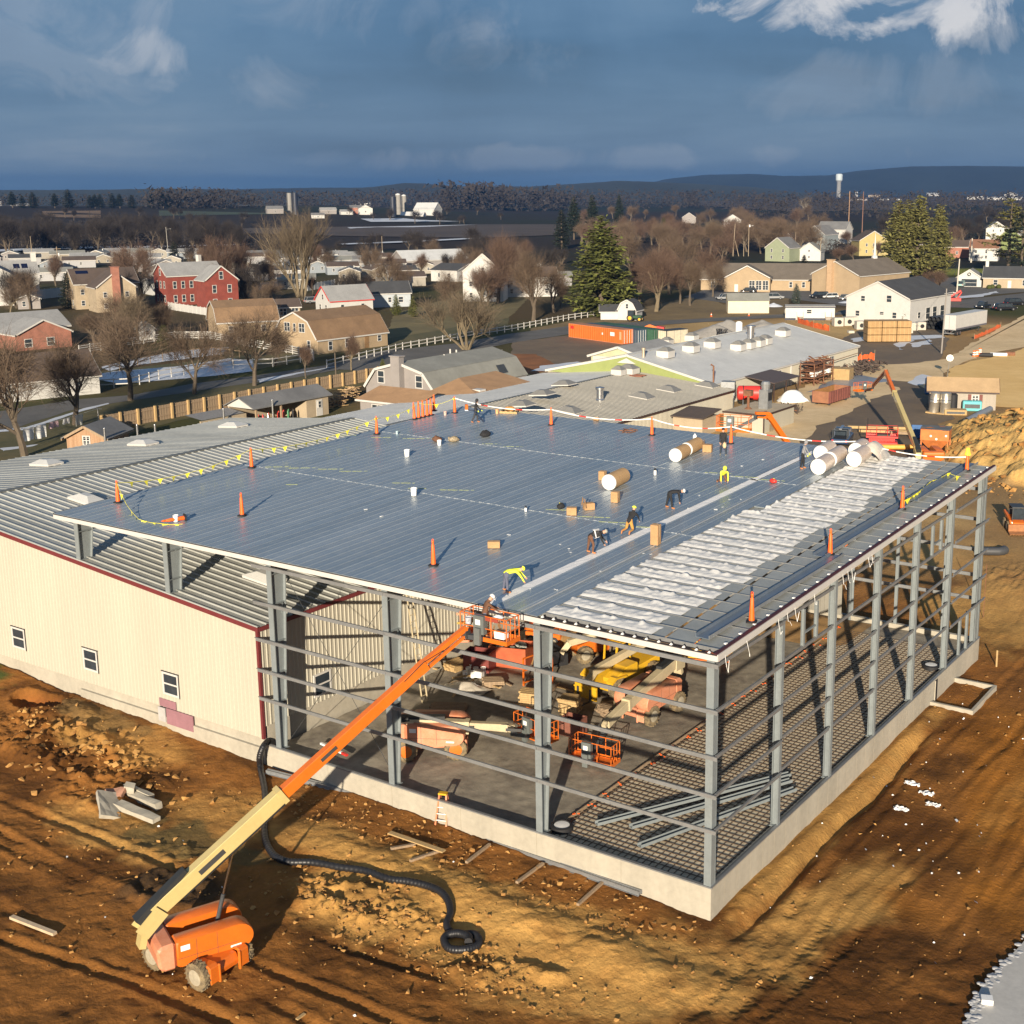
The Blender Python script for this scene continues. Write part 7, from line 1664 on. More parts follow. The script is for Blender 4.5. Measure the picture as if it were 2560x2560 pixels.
k = MB();k.add([(-86.4,81.4,2.5),(-74.8,81.4,2.5),(-74.8,96,2.5),(-86.4,96,2.5),(-84.6,88,4.3),(-84.6,96,4.3)],[(0,1,4),(1,2,5,4),(0,4,5,3),(2,3,5)]);part(k,'roof',ROR,B2)
k = MB();k.mm(-80.4,-78.9,85.2,86.4,2.6,3.5);part(k,'roof_vent',WHITE,B2)
# wooden fence, sheds and pallets on the left
def plank_fence(label,A,B,h,n_post,wood):
    T = thing('plank_fence',label,'fence',A,math.atan2(B.y-A.y,B.x-A.x));L_ = (B-A).length;n = int(L_/.21)
    bd = MB();bd.mm(-.09,.09,-.015,.015,0,h);BM_ = bd.mesh('board',wood);pt_ = MB();pt_.mm(-.13,.13,-.27,-.02,0,h+.12);PM = pt_.mesh('fence_post',WOODY)
    for i in range(min(n,300)):
        o = link('board',BM_,T,(.1+i*L_/n,.03*(i % 2),rnd.uniform(-.02,.03)));KIDS.setdefault(T.name,[]).append(o)
    for i in range(n_post+1): o = link('fence_post',PM,T,(i*L_/n_post,0,0));KIDS.setdefault(T.name,[]).append(o)
    for z in (.5,h-.4):
        k = MB();k.mm(0,L_,-.07,-.017,z,z+.14);k.build('rail',WOODG,T)
plank_fence('long brown plank fence running behind the sheds on the left',Vector((-111.9,53,0)),Vector((-113.6,109,0)),1.9,21,WOODG)
plank_fence('short bright plank fence joining the wooden shed to the long fence',Vector((-103.4,49.5,0)),Vector((-111.6,52.6,0)),1.9,4,WOODY)
def shed2(label,pos,w,d,h,rise,rz,wall,roof,ridge='x',**kw): return house('shed',label,'shed',300,800,w,d,h,rise,0,wall,roof,ridge,pos=pos,**kw)
BRDW = M('brown_vertical_boards',(.27,.155,.085),.9,0,.3,1.2,streak=(5,5,.15),c2=(.40,.26,.16))
T = house('wooden_shed','brown board shed with a grey shingle roof and a blue-framed window on the left','shed',200,838,5.2,4.6,2.3,1.2,62,BRDW,RG,'x',lwin=[(0,1.9,.9,1.1,'grid')],trim=WOODG,pos=(-98.6,45.4,0),over=.45)
for x,y,h,lb in ((-97.0,42.6,3.4,'left of the wooden shed window'),(-96.2,46.2,3.3,'right of the wooden shed window'),(-96.0,48.4,3.0,'at the right corner of the wooden shed'),(-97.5,59.5,3.1,'left of the low block wall'),(-97,66.8,3.2,'in front of the open-fronted shed')):
    k = MB();k.tube([(0,0,-.2),(0,0,h)],.12,10);k.ball((0,0,h),.12,10,5)
    tag(k.build('steel_post',STEELB,loc=(x,y,0),smooth=40),'bright round steel post '+lb,'post','round steel posts on the left')
T = thing('open_shed','long open-fronted shed with a grey roof and white gable holding gas cylinders','shed',(-100.2,71.6,0))
k = MB();k.prism([(-102.2,2.35),(-97.4,2.35),(-97.4,2.47),(-99.8,3.55),(-102.2,2.47)],64.2,64.35,'Y');part(k,'gable',WW,T)
for s in ((-99.8,-97.1),(-99.8,-102.5)):
    k = MB();zf_ = lambda x: 3.6-abs(x+99.8)*.45;k.prism([(s[0],zf_(s[0])),(s[1],zf_(s[1])),(s[1],zf_(s[1])+.12),(s[0],zf_(s[0])+.12)],63.8,77.4,'Y');part(k,'roof',RG,T)
k = MB();k.mm(-102.2,-102.0,64.3,77,-.2,2.4);k.mm(-102,-97.4,72.9,76.8,-.2,2.4);part(k,'wall',WTL,T)
k = MB();k.mm(-97.4,-97.35,74.6,75.7,0,2.1);part(k,'door',WHITE,T);window(T,Vector((-97.3,75.15,1.5))-Vector(T.location),0,.6,.9)
for y in (64.5,68.6):
    k = MB();k.mm(-97.55,-97.35,y-.1,y+.1,-.2,2.35);part(k,'post',WOODG,T)
for i in range(15):
    y = 65.2+i*.42;c_ = [M('green_cylinder',(.03,.18,.07),.4),WHITEP,YEL,RED,RED,RED,STEELB][(i*5) % 7] if i < 9 else [RED,RED,RED,MATS['green_cylinder'],MATS['green_cylinder'],BLACK][i-9]
    k = MB();k.lathe((0,0,0),[(.13,0),(.13,1.15),(.06,1.32),(.04,1.45)],10)
    tag(k.build('gas_cylinder',c_,loc=(-98.0-.3*(i % 2),y,0),smooth=40),f'{c_.name.split("_")[0]} gas cylinder standing in the open-fronted shed','gas cylinder','gas cylinders in the open shed')
T = thing('block_wall','low pale block wall with a lattice top left of the open-fronted shed','wall',(-98.4,60.3,0));k = MB();k.mm(-.1,.1,-3.6,3.4,0,1.9);k.build('panel',WTL,T)
k = MB();k.add([(-.2,-3.2,1.95),(-3.2,-3.2,2.3),(-3.2,3.4,2.3),(-.2,3.4,1.95)],[(0,1,2,3)]);k.build('lattice_roof',M('grey_lattice',(.22,.21,.2),.8,0,.3,6),T)
for i,(x,y) in enumerate(((-100.5,79.2),(-101.4,80.8),(-100.6,82.2),(-103.0,84.0),(-103.5,86.4),(-104.2,88.6))):
    T = thing('firewood_crate',['nearest crate of split firewood by the open shed','second crate of split firewood by the open shed','third crate of split firewood by the open shed','fourth crate of split firewood along the fence','fifth crate of split firewood along the fence','crate of split firewood nearest the gambrel house'][i],'firewood',(x,y,0),rnd.uniform(-.2,.2),'crates of firewood');k = MB()
    for j in range(70): a,b,c_ = rnd.uniform(-.65,.65),rnd.uniform(-.65,.65),rnd.uniform(.1,1.5);k.bar((a-.2,b,c_),(a+.2,b+rnd.uniform(-.2,.2),c_+rnd.uniform(-.1,.1)),.13,.11)
    tag(k.build('split_logs',M('split_wood',(.28,.17,.09),.9,0,.3,4,c2=(.46,.33,.2)),T),kind='stuff')
    k = MB()
    for z in (.1,.8,1.5): k.mm(-.8,.8,-.82,-.78,z,z+.09);k.mm(.78,.82,-.8,.8,z,z+.09)
    k.build('crate_slat',WOODY,T)
k = MB();k.ball((0,0,.2),1.3,12,8,(1,1.3,.7));tag(k.build('tarp_heap',BLACK,loc=(-102.8,81.2,0),smooth=True),'black tarp heap behind the firewood crates','tarpaulin')
# drying laundry
T = thing('clothes_line','washing line with white sheets on the lawn at the far left','clothes line',(-117.0,56.2,0));A,B = U(42,845,0),U(187,805,0)
T.location = A;d = B-A;L_ = d.length;T.rotation_euler = (0,0,math.atan2(d.y,d.x))
for x in (0,L_):
    k = MB();k.tube([(x,0,0),(x,0,2.3)],.06,8);k.bar((x,-.6,2.25),(x,.6,2.25),.06,.06);k.build('line_post',STEELB,T)
k = MB();k.tube([(0,0,2.25),(L_/2,0,2.05),(L_,0,2.25)],.012,4);k.build('line',WHITEP,T)
for i,(x,w,h,c_) in enumerate(((.4,1.9,1.5,WHITEP),(2.6,1.7,1.6,WHITEP),(5.0,1.5,.8,M('pink_cloth',(.6,.42,.45),.9)),(7.4,1.2,.7,WHITEP),(9.6,1.5,1.3,M('grey_white_cloth',(.5,.52,.48),.9)))):
    if x+w > L_: x = L_-w-.1
    k = MB();k.grid(lambda a,b: (x+w*a,.18*math.sin(a*9+i)*b+.15*b,2.08-h*b),12,6);k.build('sheet',c_,T,smooth=True)

# ---------------------------------------------------------------- village houses
H = house;HG = 'houses of the village'
two = lambda xs,zs=(1.5,4.2): [(x,z) for x in xs for z in zs]
H('white_house','white house front wing with its gable facing the site at the far left edge','house',2,577,13,9,6.2,3.6,-4,WW,RGL,'y',two((-4,-1.2,3.2),(1.5,4.3))+[(0,6.8)],group=HG)
H('white_house','white house rear wing with solar panels and a white chimney at the far left','house',22,562,15,8,6.6,3.4,8,WW,RGL,'x',two((5.4,)),two((-2,2)),chim=(7.2,0,1.3,12.2,WHITE),solar=[(.35,2.3,1.6,.34),(.35,4.4,1.6,.34)],group=HG)
H('porch','small white gabled porch at the side of the white house on the left','porch',56,583,5.2,3,2.6,1.1,0,WGR,RGL,'y',[(-1.2,1.3)])
H('cream_brick_house','cream brick house with brown roof and tall brick chimney on its front gable','house',205,581,15.5,9.5,6.3,3.4,14,WCR,RBD,'x',two((-6,-3.8)),(),two((-2,2)),solar=[(.62,-5,3.0,.2)],group=HG)
H('cream_cross_wing','cream brick cross wing with a brick chimney up the middle of its gable','house',222,588,9.5,8,6.0,3.6,14,WCR,RBD,'y',two((-2.6,2.6)),chim=(0,-4.3,1.6,10.8,WBR))
H('red_brick_house','red brick two-storey house with grey roof and white trim in the village','house',372,574,15,9,7.6,3.0,22,WB,RGL,'x',two((-5.6,-3.4,-1.2),(1.7,5.2)),(),two((-2.4,0,2.4),(1.7,5.2))+[(0,8.4)],ws=(1.0,1.9),group=HG)
H('red_brick_wing','red brick front wing of the red house with a white-trimmed gable','house',421,583,8.5,6,7.2,3.4,22,WB,RGL,'y',two((-1.9,2.0),(1.6,5.0))+[(0,8.3)],ws=(1.1,2.0))
k = MB();p = U(345,560);k.mm(-.5,.5,-.5,.5,8,12.2);tag(k.build('chimney_stack',WHITE,loc=U(380,568)),'white chimney rising over the red brick house roof','chimney')
H('white_garage','long white garage just left of the red brick house','garage',318,556,8.5,9,3.4,1.2,18,WW,RG,'x',(),group=HG)
H('grey_house','grey single-storey house with low gable behind the white garage','house',315,521,11,8,3.4,2.0,5,WGR,RG,'y',[(-2.5,1.6),(2.5,1.6)],group=HG)
H('brick_ranch_house','low red brick house with a grey hip roof and white gables at the left edge','house',52,652,17,10,3.3,2.6,24,WBR,RGL,'x',[(-6,1.6),(-2,1.6),(3,1.5,1.8,1.6,'double')],[(0,1.5)],group=HG)
H('brick_ranch_wing','white-gabled front wing of the low red brick house on the left','house',85,658,10.5,7,3.0,2.4,24,WBR,RGL,'y',[(-3,1.3,1.5,1.6),(1.2,1.3,1.5,1.6)],trim=WHITE)
H('stable','white stable with a big dark shingle roof behind the bare trees on the left','stable',85,752,15.5,9.5,2.7,3.2,16,WW,RBD,'x',[(-6.5,1.6,.8,1.0),(-4,1.6,.8,1.0),(4.8,1.5,.8,1.0)],door=[1.5],group=HG)
H('garden_shed','small white garden shed between the bare trees by the horse paddock','shed',279,641,3.0,3.4,2.2,1.2,10,WW,RGL,'y',[(0,1.4,.7,1.0)])
H('tan_gambrel_house','tan gambrel house with a large brown roof, nearest house beyond the lane','house',668,660,17,12.0,2.6,4.6,42,WT,RB_,'x',[(-5.6,1.3,1.0,1.7),(-1.6,1.5,1.0,1.7),(6.4,1.6,1.0,1.2)],(),[(-1.9,4.5,1.6,1.7,'double'),(.1,4.5,.7,1.5),(2.1,4.5,1.6,1.7,'double'),(-3.6,1.6,.9,1.5)],gambrel=True,door=[3.2],over=.3,wm=M('brown_door',(.25,.15,.07),.7),group=HG)
H('tan_gambrel_wing','rear wing of the tan gambrel house with a big brown roof','house',470,634,12,10,3.0,3.9,12,WT,RB_,'x',[(-3.5,1.5),(3,1.5)],gambrel=True)
H('dormer_wing','grey dormer block with three double windows on the tan gambrel house','house',535,620,7.4,5,4.6,1.4,10,WTL,RBD,'x',[(-2.5,3.6,1.5,1.7,'double'),(.1,3.6,1.5,1.7,'double'),(2.6,3.6,1.5,1.7,'double')])
H('red_trim_cottage','white cottage with red gable trim and a pale grey roof behind the tan house','house',665,592,11,8.2,3.3,3.2,26,WW,RGL,'x',[(-2.5,1.7),(2.8,1.7)],(),[(-1.6,1.6),(1.6,1.6),(0,4)],trim=RED,group=HG)
H('grey_blue_house','grey-blue house with a long charcoal roof behind the red-trimmed cottage','house',712,580,17,8,3.5,2.6,10,WGB,RK,'x',[(3.2,1.8),(6,1.8,1.3,1.5)],group=HG)
H('porch_house','white house with a columned porch and dark roof side-on in the village','house',838,531,10.5,12,3.6,1.8,-38,WW,RK,'x',[(-2,2),(2,2)],(),[(-2,1.8,1.2,1.8),(2,1.8,1.2,1.8)],group=HG)
H('grey_metal_building','long pale grey metal-roofed building behind the porch house','building',825,506,26,14,3.2,3.4,24,WGR,LGREY,'x',(),(),[(0,1.6)],group=HG)
H('white_tall_house','tall white house with its gable towards the site behind the bare trees','house',912,569,10.6,10,7.8,4.6,-8,WW,RBD,'y',two((-3.2,0,3.2),(1.7,4.6))+[(0,8.2)],group=HG)
H('white_long_house','white house with brown roof half hidden by the large spruce and bare tree','house',1000,560,15,9,5.4,2.4,6,WW,RBD,'x',two((-5,-2,1,4.6),(1.6,4.0)),group=HG)
# mobile home park
mh = random.Random(3);MCOL = [M('shaded_white_siding',(.33,.33,.335),.7,0,.08),WGR,M('shaded_tan_siding',(.27,.235,.18),.7,0,.08),M('shaded_blue_siding',(.23,.26,.29),.7,0,.08),M('shaded_beige_siding',(.30,.275,.23),.7,0,.06)];MRF = [RG,RGL,RK,RBD,RGN]  # park siding toned down, the shade on it put into the colour
spots = [(20,492,13,5),(75,488,12,10),(128,492,14,8),(95,512,13,4),(100,530,12,2),(150,505,12,6),(182,491,12,-6),(222,487,11,10),(262,487,12,4),(300,487,12,8),(345,488,13,6),(292,512,12,10),
         (455,512,12,20),(500,492,14,10),(478,530,10,24),(522,505,12,12),(536,526,13,4),(585,490,13,8),(600,515,12,20),(640,505,12,16),(628,493,12,8),(660,530,13,6),(672,495,13,12),(700,512,13,10),(722,525,12,26),(742,498,12,14),(770,540,11,18),(780,500,11,12),(560,545,11,6),(745,552,10,8)]
spots += [(-15,500,12,4),(48,500,12,8),(160,497,11,4),(196,500,12,9),(240,496,12,5),(278,499,11,10),(325,503,10,2),(425,496,11,8),(470,498,12,14),(508,514,11,8),(552,500,12,6),(566,512,11,12),(612,500,11,10),(648,518,11,14),(690,504,12,9),(715,496,11,5),(738,512,11,12),(760,526,10,20),(800,516,11,10),(860,500,11,6),(886,512,11,8),(1020,520,12,6),(1045,540,11,10),(985,530,11,4)]
adj = ['white','grey','tan','grey-blue','beige'];adr = ['mid-grey','pale grey','charcoal','dark brown','olive-grey']
pos_ = lambda u,v: ('far left' if u < 160 else 'left' if u < 400 else 'middle' if u < 620 else 'right') + (' back row' if v < 500 else ' middle row' if v < 520 else ' front row')
seen = {}
for i,(u,v,w,th) in enumerate(spots):
    a,b = mh.randrange(5),mh.randrange(5);lab = f'{adj[a]} mobile home with {adr[b]} roof, {pos_(u, v)} of the park'
    if lab in seen: b = (b+1) % 5;lab = f'{adj[a]} mobile home with {adr[b]} roof, {pos_(u, v)} of the park'
    if lab in seen: a = (a+1) % 5;lab = f'{adj[a]} mobile home with {adr[b]} roof, {pos_(u, v)} of the park'
    seen[lab] = 1;gb = i % 3 == 0
    mo_ = H('mobile_home',lab,'mobile home',u,v,w if not gb else 7,7 if not gb else w,2.9,1.3,th-8,MCOL[a],MRF[b],'x' if not gb else 'y',[(-w*.3,1.6,.9,1.1),(w*.05,1.6,.9,1.1)] if not gb else [(-1.8,1.6,.9,1.1),(1.6,1.6,.9,1.1)],group='mobile homes',over=.25);k = MB();k.mm(1.2,1.5,.6,.9,2.9,4.6);k.tube([(-1.8,.5,3),(-1.8,.5,4.3)],.09,6);k.build('roof_vent',GIRT,mo_)
# far farm with silos and barns
FB = 'farm buildings far off'
def silo(label,u,v,h,r,mt_,dome=True):
    p = UG(u,v);T = thing('silo',label,'silo',p,0,'silos');k = MB();k.lathe((0,0,0),[(r,0),(r,h)],16);k.build('barrel',mt_,T,smooth=40)
    k = MB();k.lathe((0,0,h),[(r*1.02,0),(r*.8,r*.35),(r*.35,r*.6),(.05,r*.66)] if dome else [(r,0),(r*.9,.3)],16);k.build('dome',LGREY if dome else GREYD,T,smooth=True)
    k = MB();k.bar((0,-r-.2,0),(0,-r-.2,h),.5,.4);k.build('chute',GREYD,T)
SILOG = M('silo_concrete',(.25,.24,.22),.9,0,.1);SILOB = M('blue_black_silo',(.02,.025,.04),.5)
silo('dark blue silo at the left of the three by the white barn',742,409,19,2.9,SILOB,False);silo('grey concrete silo in the middle of the three by the white barn',752,405,19.5,2.9,SILOG);silo('grey concrete silo nearest the white barn',763,404,18.5,2.7,SILOG)
silo('dark silo pair behind the big cottonwood, left one',547,402,20,2.6,SILOG,False);silo('dark silo pair behind the big cottonwood, right one',558,405,21,2.6,SILOB,False)
silo('single dark silo right of the bare trees far off',976,390,17,3.0,SILOB);silo('single pale silo at the far left edge',2,392,17,3.2,SILOG);silo('white silo far off right of the water tower',1616,371,18,6,WW)
H('white_barn','big white barn with a pale metal roof by the three silos','barn',800,414,24,18,10,7,-28,WW,LGREY,'x',(),(),(),group=FB)
H('white_barn_wing','lower white barn wing with small windows in front of the big barn','barn',777,416,24,10,5,3.5,-20,WW,LGREY,'x',[(6,3),(9,3)],group=FB)
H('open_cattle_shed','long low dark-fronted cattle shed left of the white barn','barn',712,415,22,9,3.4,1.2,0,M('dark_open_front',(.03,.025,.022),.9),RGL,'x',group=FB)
for (u,v,w,d,h,r,th,wl,rf,rg,lab) in ((690,405,14,9,6,3.5,5,WW,RG,'y','white farmhouse with two gables far off left of the silos'),(673,404,13,10,6.5,2.2,0,WBR,RG,'x','brown brick farmhouse beside the white farmhouse'),(682,388,40,15,6,6,-8,WW,RK,'x','long dark-roofed white barn on the slope far off'),(655,405,12,9,3,2,10,WW,RGL,'x','low white house far off left of the brick farmhouse'),
      (620,404,16,8,4,2.5,8,WGR,RGL,'x','grey farm shed far off behind the cottonwood'),(600,412,12,7,3,2,0,WW,RG,'x','small white shed far off behind the cottonwood'),(520,404,16,9,5,3,10,WGR,RG,'x','grey barn left of the cottonwood far off'),(40,392,42,14,5,4,0,WGR,RGL,'x','long grey barn far off at the left edge'),(92,397,22,10,4,3,4,WW,RK,'x','white barn with dark roof beside the long grey barn'),(12,395,14,9,4,3,-8,WGR,RBD,'x','brown-roofed farm building far off at the left edge'),
      (355,380,46,12,4,3,2,M('dark_barn_wall',(.03,.03,.03),.9),RK,'x','long black barn far off left of the cottonwood'),(415,380,30,12,5,4,6,WGR,RG,'y','grey farmhouse beside the long black barn'),(210,397,9,6,4,1.5,0,WW,RGL,'x','small white shed on the far stubble field'),(260,379,16,9,5,3.5,10,M('barn_red',(.25,.06,.05),.9),RG,'y','reddish barn on the far left rise'),
      (1025,384,30,14,5,4,0,WGR,RG,'x','grey shed below the single dark silo'),(1250,372,50,25,8,6,3,M('barn_red',(.2,.05,.04),.9),M('red_roof',(.2,.06,.05),.8),'x','red-roofed barn far off in the middle'),(1288,367,60,30,10,7,-8,WW,LGREY,'x','white farm halls far off right of the red barn'),(1330,366,70,25,8,5,4,WW,LGREY,'x','long white hall far off below the wooded hill'),(1375,371,60,30,8,6,0,M('barn_red',(.2,.05,.04)),MATS['red_roof'],'x','second red-roofed barn far off'),
      (1395,370,50,30,8,6,10,WGR,LGREY,'x','pale grey barn beside the second red barn'),(1620,380,44,20,6,4,4,WGR,RBD,'x','brown-roofed shed far off below the water tower'),(1680,379,60,16,4,2,0,WW,LGREY,'x','long pale shed far off right of the water tower'),(1650,372,50,30,8,5,0,WTL,RBD,'x','tan barn far off right of the white silo'),(1760,370,55,30,8,6,4,WW,LGREY,'x','cluster of white farm roofs far off at the right'),(1895,378,90,20,6,3,0,WW,LGREY,'x','long white poultry house far off at the right edge'),(1840,377,45,16,6,4,-6,WW,LGREY,'x','white barn far off near the right edge'),(1905,372,40,25,10,8,-20,WW,RGL,'y','tall white barn behind the poultry house'),(1812,365,60,30,9,6,8,WGR,LGREY,'x','grey roofs far off under the dark hill')):
    p = UG(u,v);H('farm_building',lab,'barn',u,v,w,d,h,r,th,wl,rf,rg,[(0,h*.5,1.2,1.5)],group=FB,pos=(p.x,p.y,hz(p.x,p.y)),over=.3)
p = U(1582,372,0);T = thing('water_tower','pale blue-white water tower on a wide grey stem below the wooded hill','water tower',(p.x,p.y,hz(p.x,p.y)));dd = (p-CAMP).length;s = dd/2439*1.0
k = MB();k.lathe((0,0,0),[(4.1*s,0),(3.9*s,28*s),(6.0*s,31*s)],18);k.build('stem',M('tower_stem',(.26,.26,.25),.8),T,smooth=40)
k = MB();k.lathe((0,0,31*s),[(6.0*s,0),(6.2*s,1*s),(6.2*s,10*s),(5*s,11.5*s),(.1,12*s)],18);k.build('tank',M('tower_tank',(.48,.54,.56),.6),T,smooth=40)

# --- right-hand side
CHM = H('church','tan church hall with a brown roof, square chimney and white steeple','church',1575,557,15.5,25,5.6,3.6,-34,WT,RT,'y',(),[(-2,2,.1,2.5)],group=None,chim=(-1.3,-12.9,1.6,9.6,M('tan_brick',(.44,.30,.18),.9)),over=.4)
k = MB();b = Vector((0,6.5,9.2));k.lathe(b,[(.9,0),(.8,.8),(.45,.9),(.02,7.6)],8);k.build('steeple',WHITE,CHM)
k = MB();k.prism([(7.76,-.2),(9.5,-.2),(9.5,2.6),(7.76,2.6)],-6.2,-2.8,'Y');k.build('porch',WT,CHM)
k = MB();k.prism([(-6.7,2.62),(-2.3,2.62),(-4.5,3.9)],7.76,9.9,'X');k.build('porch_roof',RT,CHM)
k = MB();k.mm(9.51,9.56,-5.2,-3.8,0,2.2);k.build('door',WHITE,CHM)
CHW = H('church_wing','long tan church wing with a taupe roof and white-framed windows','church',1440,548,36,17,3.3,3.9,-3,WT,RT,'x',[(-14.5,1.7,1.0,1.9,'double'),(-9.5,1.7,1.0,1.9,'double'),(3.8+4,1.7,1.0,1.7),(11.4,1.7,1.0,1.7),(16,1.7,1.0,1.7)],over=.5)
CHP = H('church_portico','tan gabled portico with a tall glazed front on the long church wing','church',1409,551,13,7,4.0,3.4,-3,WT,RT,'y',[(1.4,1.9,1.7,2.7,'grid'),(3.3,1.9,1.7,2.7,'grid'),(5.2,1.9,1.7,2.7,'grid')],door=[-3.0],over=.6)
H('yellow_shed','pale yellow and white shed with a grey roof in front of the church parking','shed',1412,591,9.6,5.0,2.9,1.5,6,M('pale_cream_boards',(.62,.53,.37),.8,0,.08,.8,c2=(.70,.60,.42)),RGN,'x',(),(),(),trim=False,over=.15)
OT = H('office_trailer','white site office trailer with two doors and wooden steps','trailer',1528,604,10.8,3.4,2.95,.25,4,WW,RGL,'x',[(-1.2+1.0,1.9,1.2,1.0)],(),[(-.2,1.9,1.1,1.0)],trim=M('navy_trim',(.02,.025,.05),.6),over=.1,door=[-2.6,4.0])
for x in (-2.2,4.0):
    k = MB()
    for i in range(3): k.mm(x-.7,x+.7,-1.75-.3*(3-i)-.3,-1.75-.3*(3-i),.1+.3*i,.16+.3*i)
    for s in (-.7,.7): k.bar((x+s,-2.6,.9),(x+s,-1.8,1.8),.05,.05);k.bar((x+s,-2.6,0),(x+s,-2.6,.9),.05,.05)
    k.build('step',WOODG,OT)
k = MB();k.mm(-5.5,5.5,-1.72,-1.70,-.1,.45);k.build('skirt',M('navy_trim',(.02,.025,.05)),OT)
WBARN = H('white_workshop','big white gabled workshop with a charcoal roof in the right-hand yard','building',1655,607,15.2,21,5.2,3.5,-26,WW,RK,'y',[(-3.6,4.9,1.1,1.3),(2.6,5.1,1.3,1.6),(-4.8,1.6,1.1,1.3),(1.0,1.9,1.1,.8),(4.0,1.6,1.1,1.4)],[(-6,1.5,1.4,1.4),(-1.5,1.6,2.2,2.6),(2,1.6,2.2,2.6),(6,1.6,2.2,2.6)],trim=WHITE)
H('white_garage','white single garage with a black wreath in its gable at the right','garage',1828,541,7.0,7,2.8,2.2,-6,WW,RGN,'y',[(0,1.2,4.6,2.3)],wf=WHITE,group=HG)
p = U(1828,541);k = MB();k.tube([(.42*math.cos(a),0,.42*math.sin(a)) for a in [2*math.pi*i/14 for i in range(15)]],.11,6,False);tag(k.build('wreath',M('wreath_green',(.012,.02,.012),.9),loc=(p.x+.02,p.y-.35,3.7),rot=(0,0,rdir(1828,-6))),'round dark wreath on the gable of the white garage','wreath')
H('charcoal_roof_house','tan house with a charcoal roof and white front door at the right edge','house',1915,544,18,8.5,3.0,3.0,-3,WTL,RK,'x',[(-5.5,1.6,1.3,1.6),(3.2,1.6,2.6,1.7,'double'),(7,1.6,1.2,1.6)],door=[-1.6],chim=(-8.4,0,.9,7.5,WHITE),group=HG)
for (u,v,w,d,h,r,th,wl,rf,rg,wn,lab) in ((1466,493,11,10,5.4,4.0,-28,WGN,RG,'y',two((-2.6,2.6),(1.6,4.3)),'pale green gabled house on the rise behind the church wing'),(1487,478,10,12,4.8,4.2,-30,WW,RK,'y',[(0,2),(0,5)],'white gabled house with dark roof behind the pale green house'),(1536,470,12,12,7,4.2,-32,WSL,RG,'y',two((-2.5,2.5),(2,5))+[(0,8)],'slate grey gabled house with white trim on the rise'),
      (1568,458,16,11,7.2,4,-20,WW,RG,'x',two((-4,0,4),(2,5)),'white house with two gables behind the slate grey house'),(1526,492,9.5,9,3.8,3.4,-10,WW,RGN,'y',[(0,4,.8,.9),(0,1.5,.8,.9)],'small white gabled house just above the church roof'),(1508,472,7,8,4,2,-10,M('peach_siding',(.50,.36,.24),.8),RG,'x',[(0,1.6)],'small peach-coloured house between white and slate houses'),(1648,482,13,12,6.5,4,18,WYL,RBD,'y',two((-3.2,0,3.2),(1.8,4.6)),'yellow house half hidden by the tall pines'),
      (1855,492,11,9,5,3.2,-4,WW,M('red_brown_shingle',(.20,.10,.06),.9),'x',two((-3,1),(1.5,3.6)),'white house with a red-brown roof behind the right-hand pine'),(1805,486,10,9,4.5,2.5,8,WBR,RBD,'x',[(0,2)],'brick house right of the three pines'),(1905,470,11,12,6,4.5,-20,M('olive_siding',(.20,.24,.09),.8),RGN,'y',[(0,3)],'olive green house behind the right-hand pine'),(1382,430,13,10,6,4,5,WW,RG,'y',two((-2.6,2.6),(2,5)),'white house among bare trees behind the big pine'),(1400,447,14,9,5,3.2,8,WGR,RBD,'x',two((-3,3),(1.6,3.8)),'brown-roofed house among bare trees left of the poles'),
      (1300,421,12,9,5,4,3,WGR,RG,'y',[(0,3)],'grey gabled house among bare trees far off'),(1715,478,11,8,4,3,4,WGR,RBD,'x',[(0,2)],'house hidden behind the three pines'),(1880,452,12,9,6,4,10,WW,RG,'y',two((-2,2),(2,5)),'white house behind the red-brown roof house')):
    H('house',lab,'house',u,v,w,d,h,r,th,wl,rf,rg,wn,group=HG)
H('mini_barn','small white mini barn with a dark gambrel roof behind the containers','shed',1183,604,4.4,4,2.2,2.3,-20,WW,RK,'y',[(0,3.1,.7,1.1)],gambrel=True)
H('low_shed','long low white shed beside the mini barn','shed',1161,603,6.6,3.5,1.9,1.3,0,WW,RK,'x')
# containers
def container(label,A,B,W_,h,mt_,doors=None,group='shipping containers',roofm=None):
    A = Vector((A.x,A.y,0));B = Vector((B.x,B.y,0));L_ = (B-A).length;T = thing('shipping_container',label,'container',A,math.atan2(B.y-A.y,B.x-A.x),group)
    k = MB();n = int(L_/.56);ts = []
    for i in range(n):
        s = .12+i*(L_-.24)/n;e = (L_-.24)/n;ts += [(s,0),(s+e*.35,0),(s+e*.5,.05),(s+e*.85,.05)]
    ts.append((L_-.12,0));m_ = len(ts)
    k.add([(x,o,.12) for x,o in ts]+[(x,o,h-.1) for x,o in ts],[(i,i+1,i+1+m_,i+m_) for i in range(m_-1)]);k.build('near_side',mt_,T,fix=False)
    k = MB();k.mm(.06,L_-.06,.06,W_,.1,h-.1);k.build('box',mt_,T)
    k = MB();k.mm(0,L_,-.02,W_+.02,h-.1,h)
    for x in (0,L_-.12): k.mm(x,x+.12,-.02,.1,0,h-.101)
    k.mm(0,L_,-.02,.1,0,.12);k.build('frame',roofm or mt_,T)
    k = MB()
    for i in range(4): k.tube([(L_+.03,.3+i*(W_-.6)/3,.15),(L_+.03,.3+i*(W_-.6)/3,h-.15)],.03,6)
    k.build('lock_bar',doors or GIRT,T);return T
C1a,C1b = U(1073,636),U(1176,650)
OC = M('container_orange',(.72,.13,.02),.55,0,.10,.8);OCR = M('container_orange_roof',(.42,.19,.10),.7,0,.2,.5)
T = container('long orange shipping container nearest the camera in the far lot',C1a,C1b,2.44,2.75,OC,WHITEP,roofm=OCR);L_ = (C1b-C1a).length
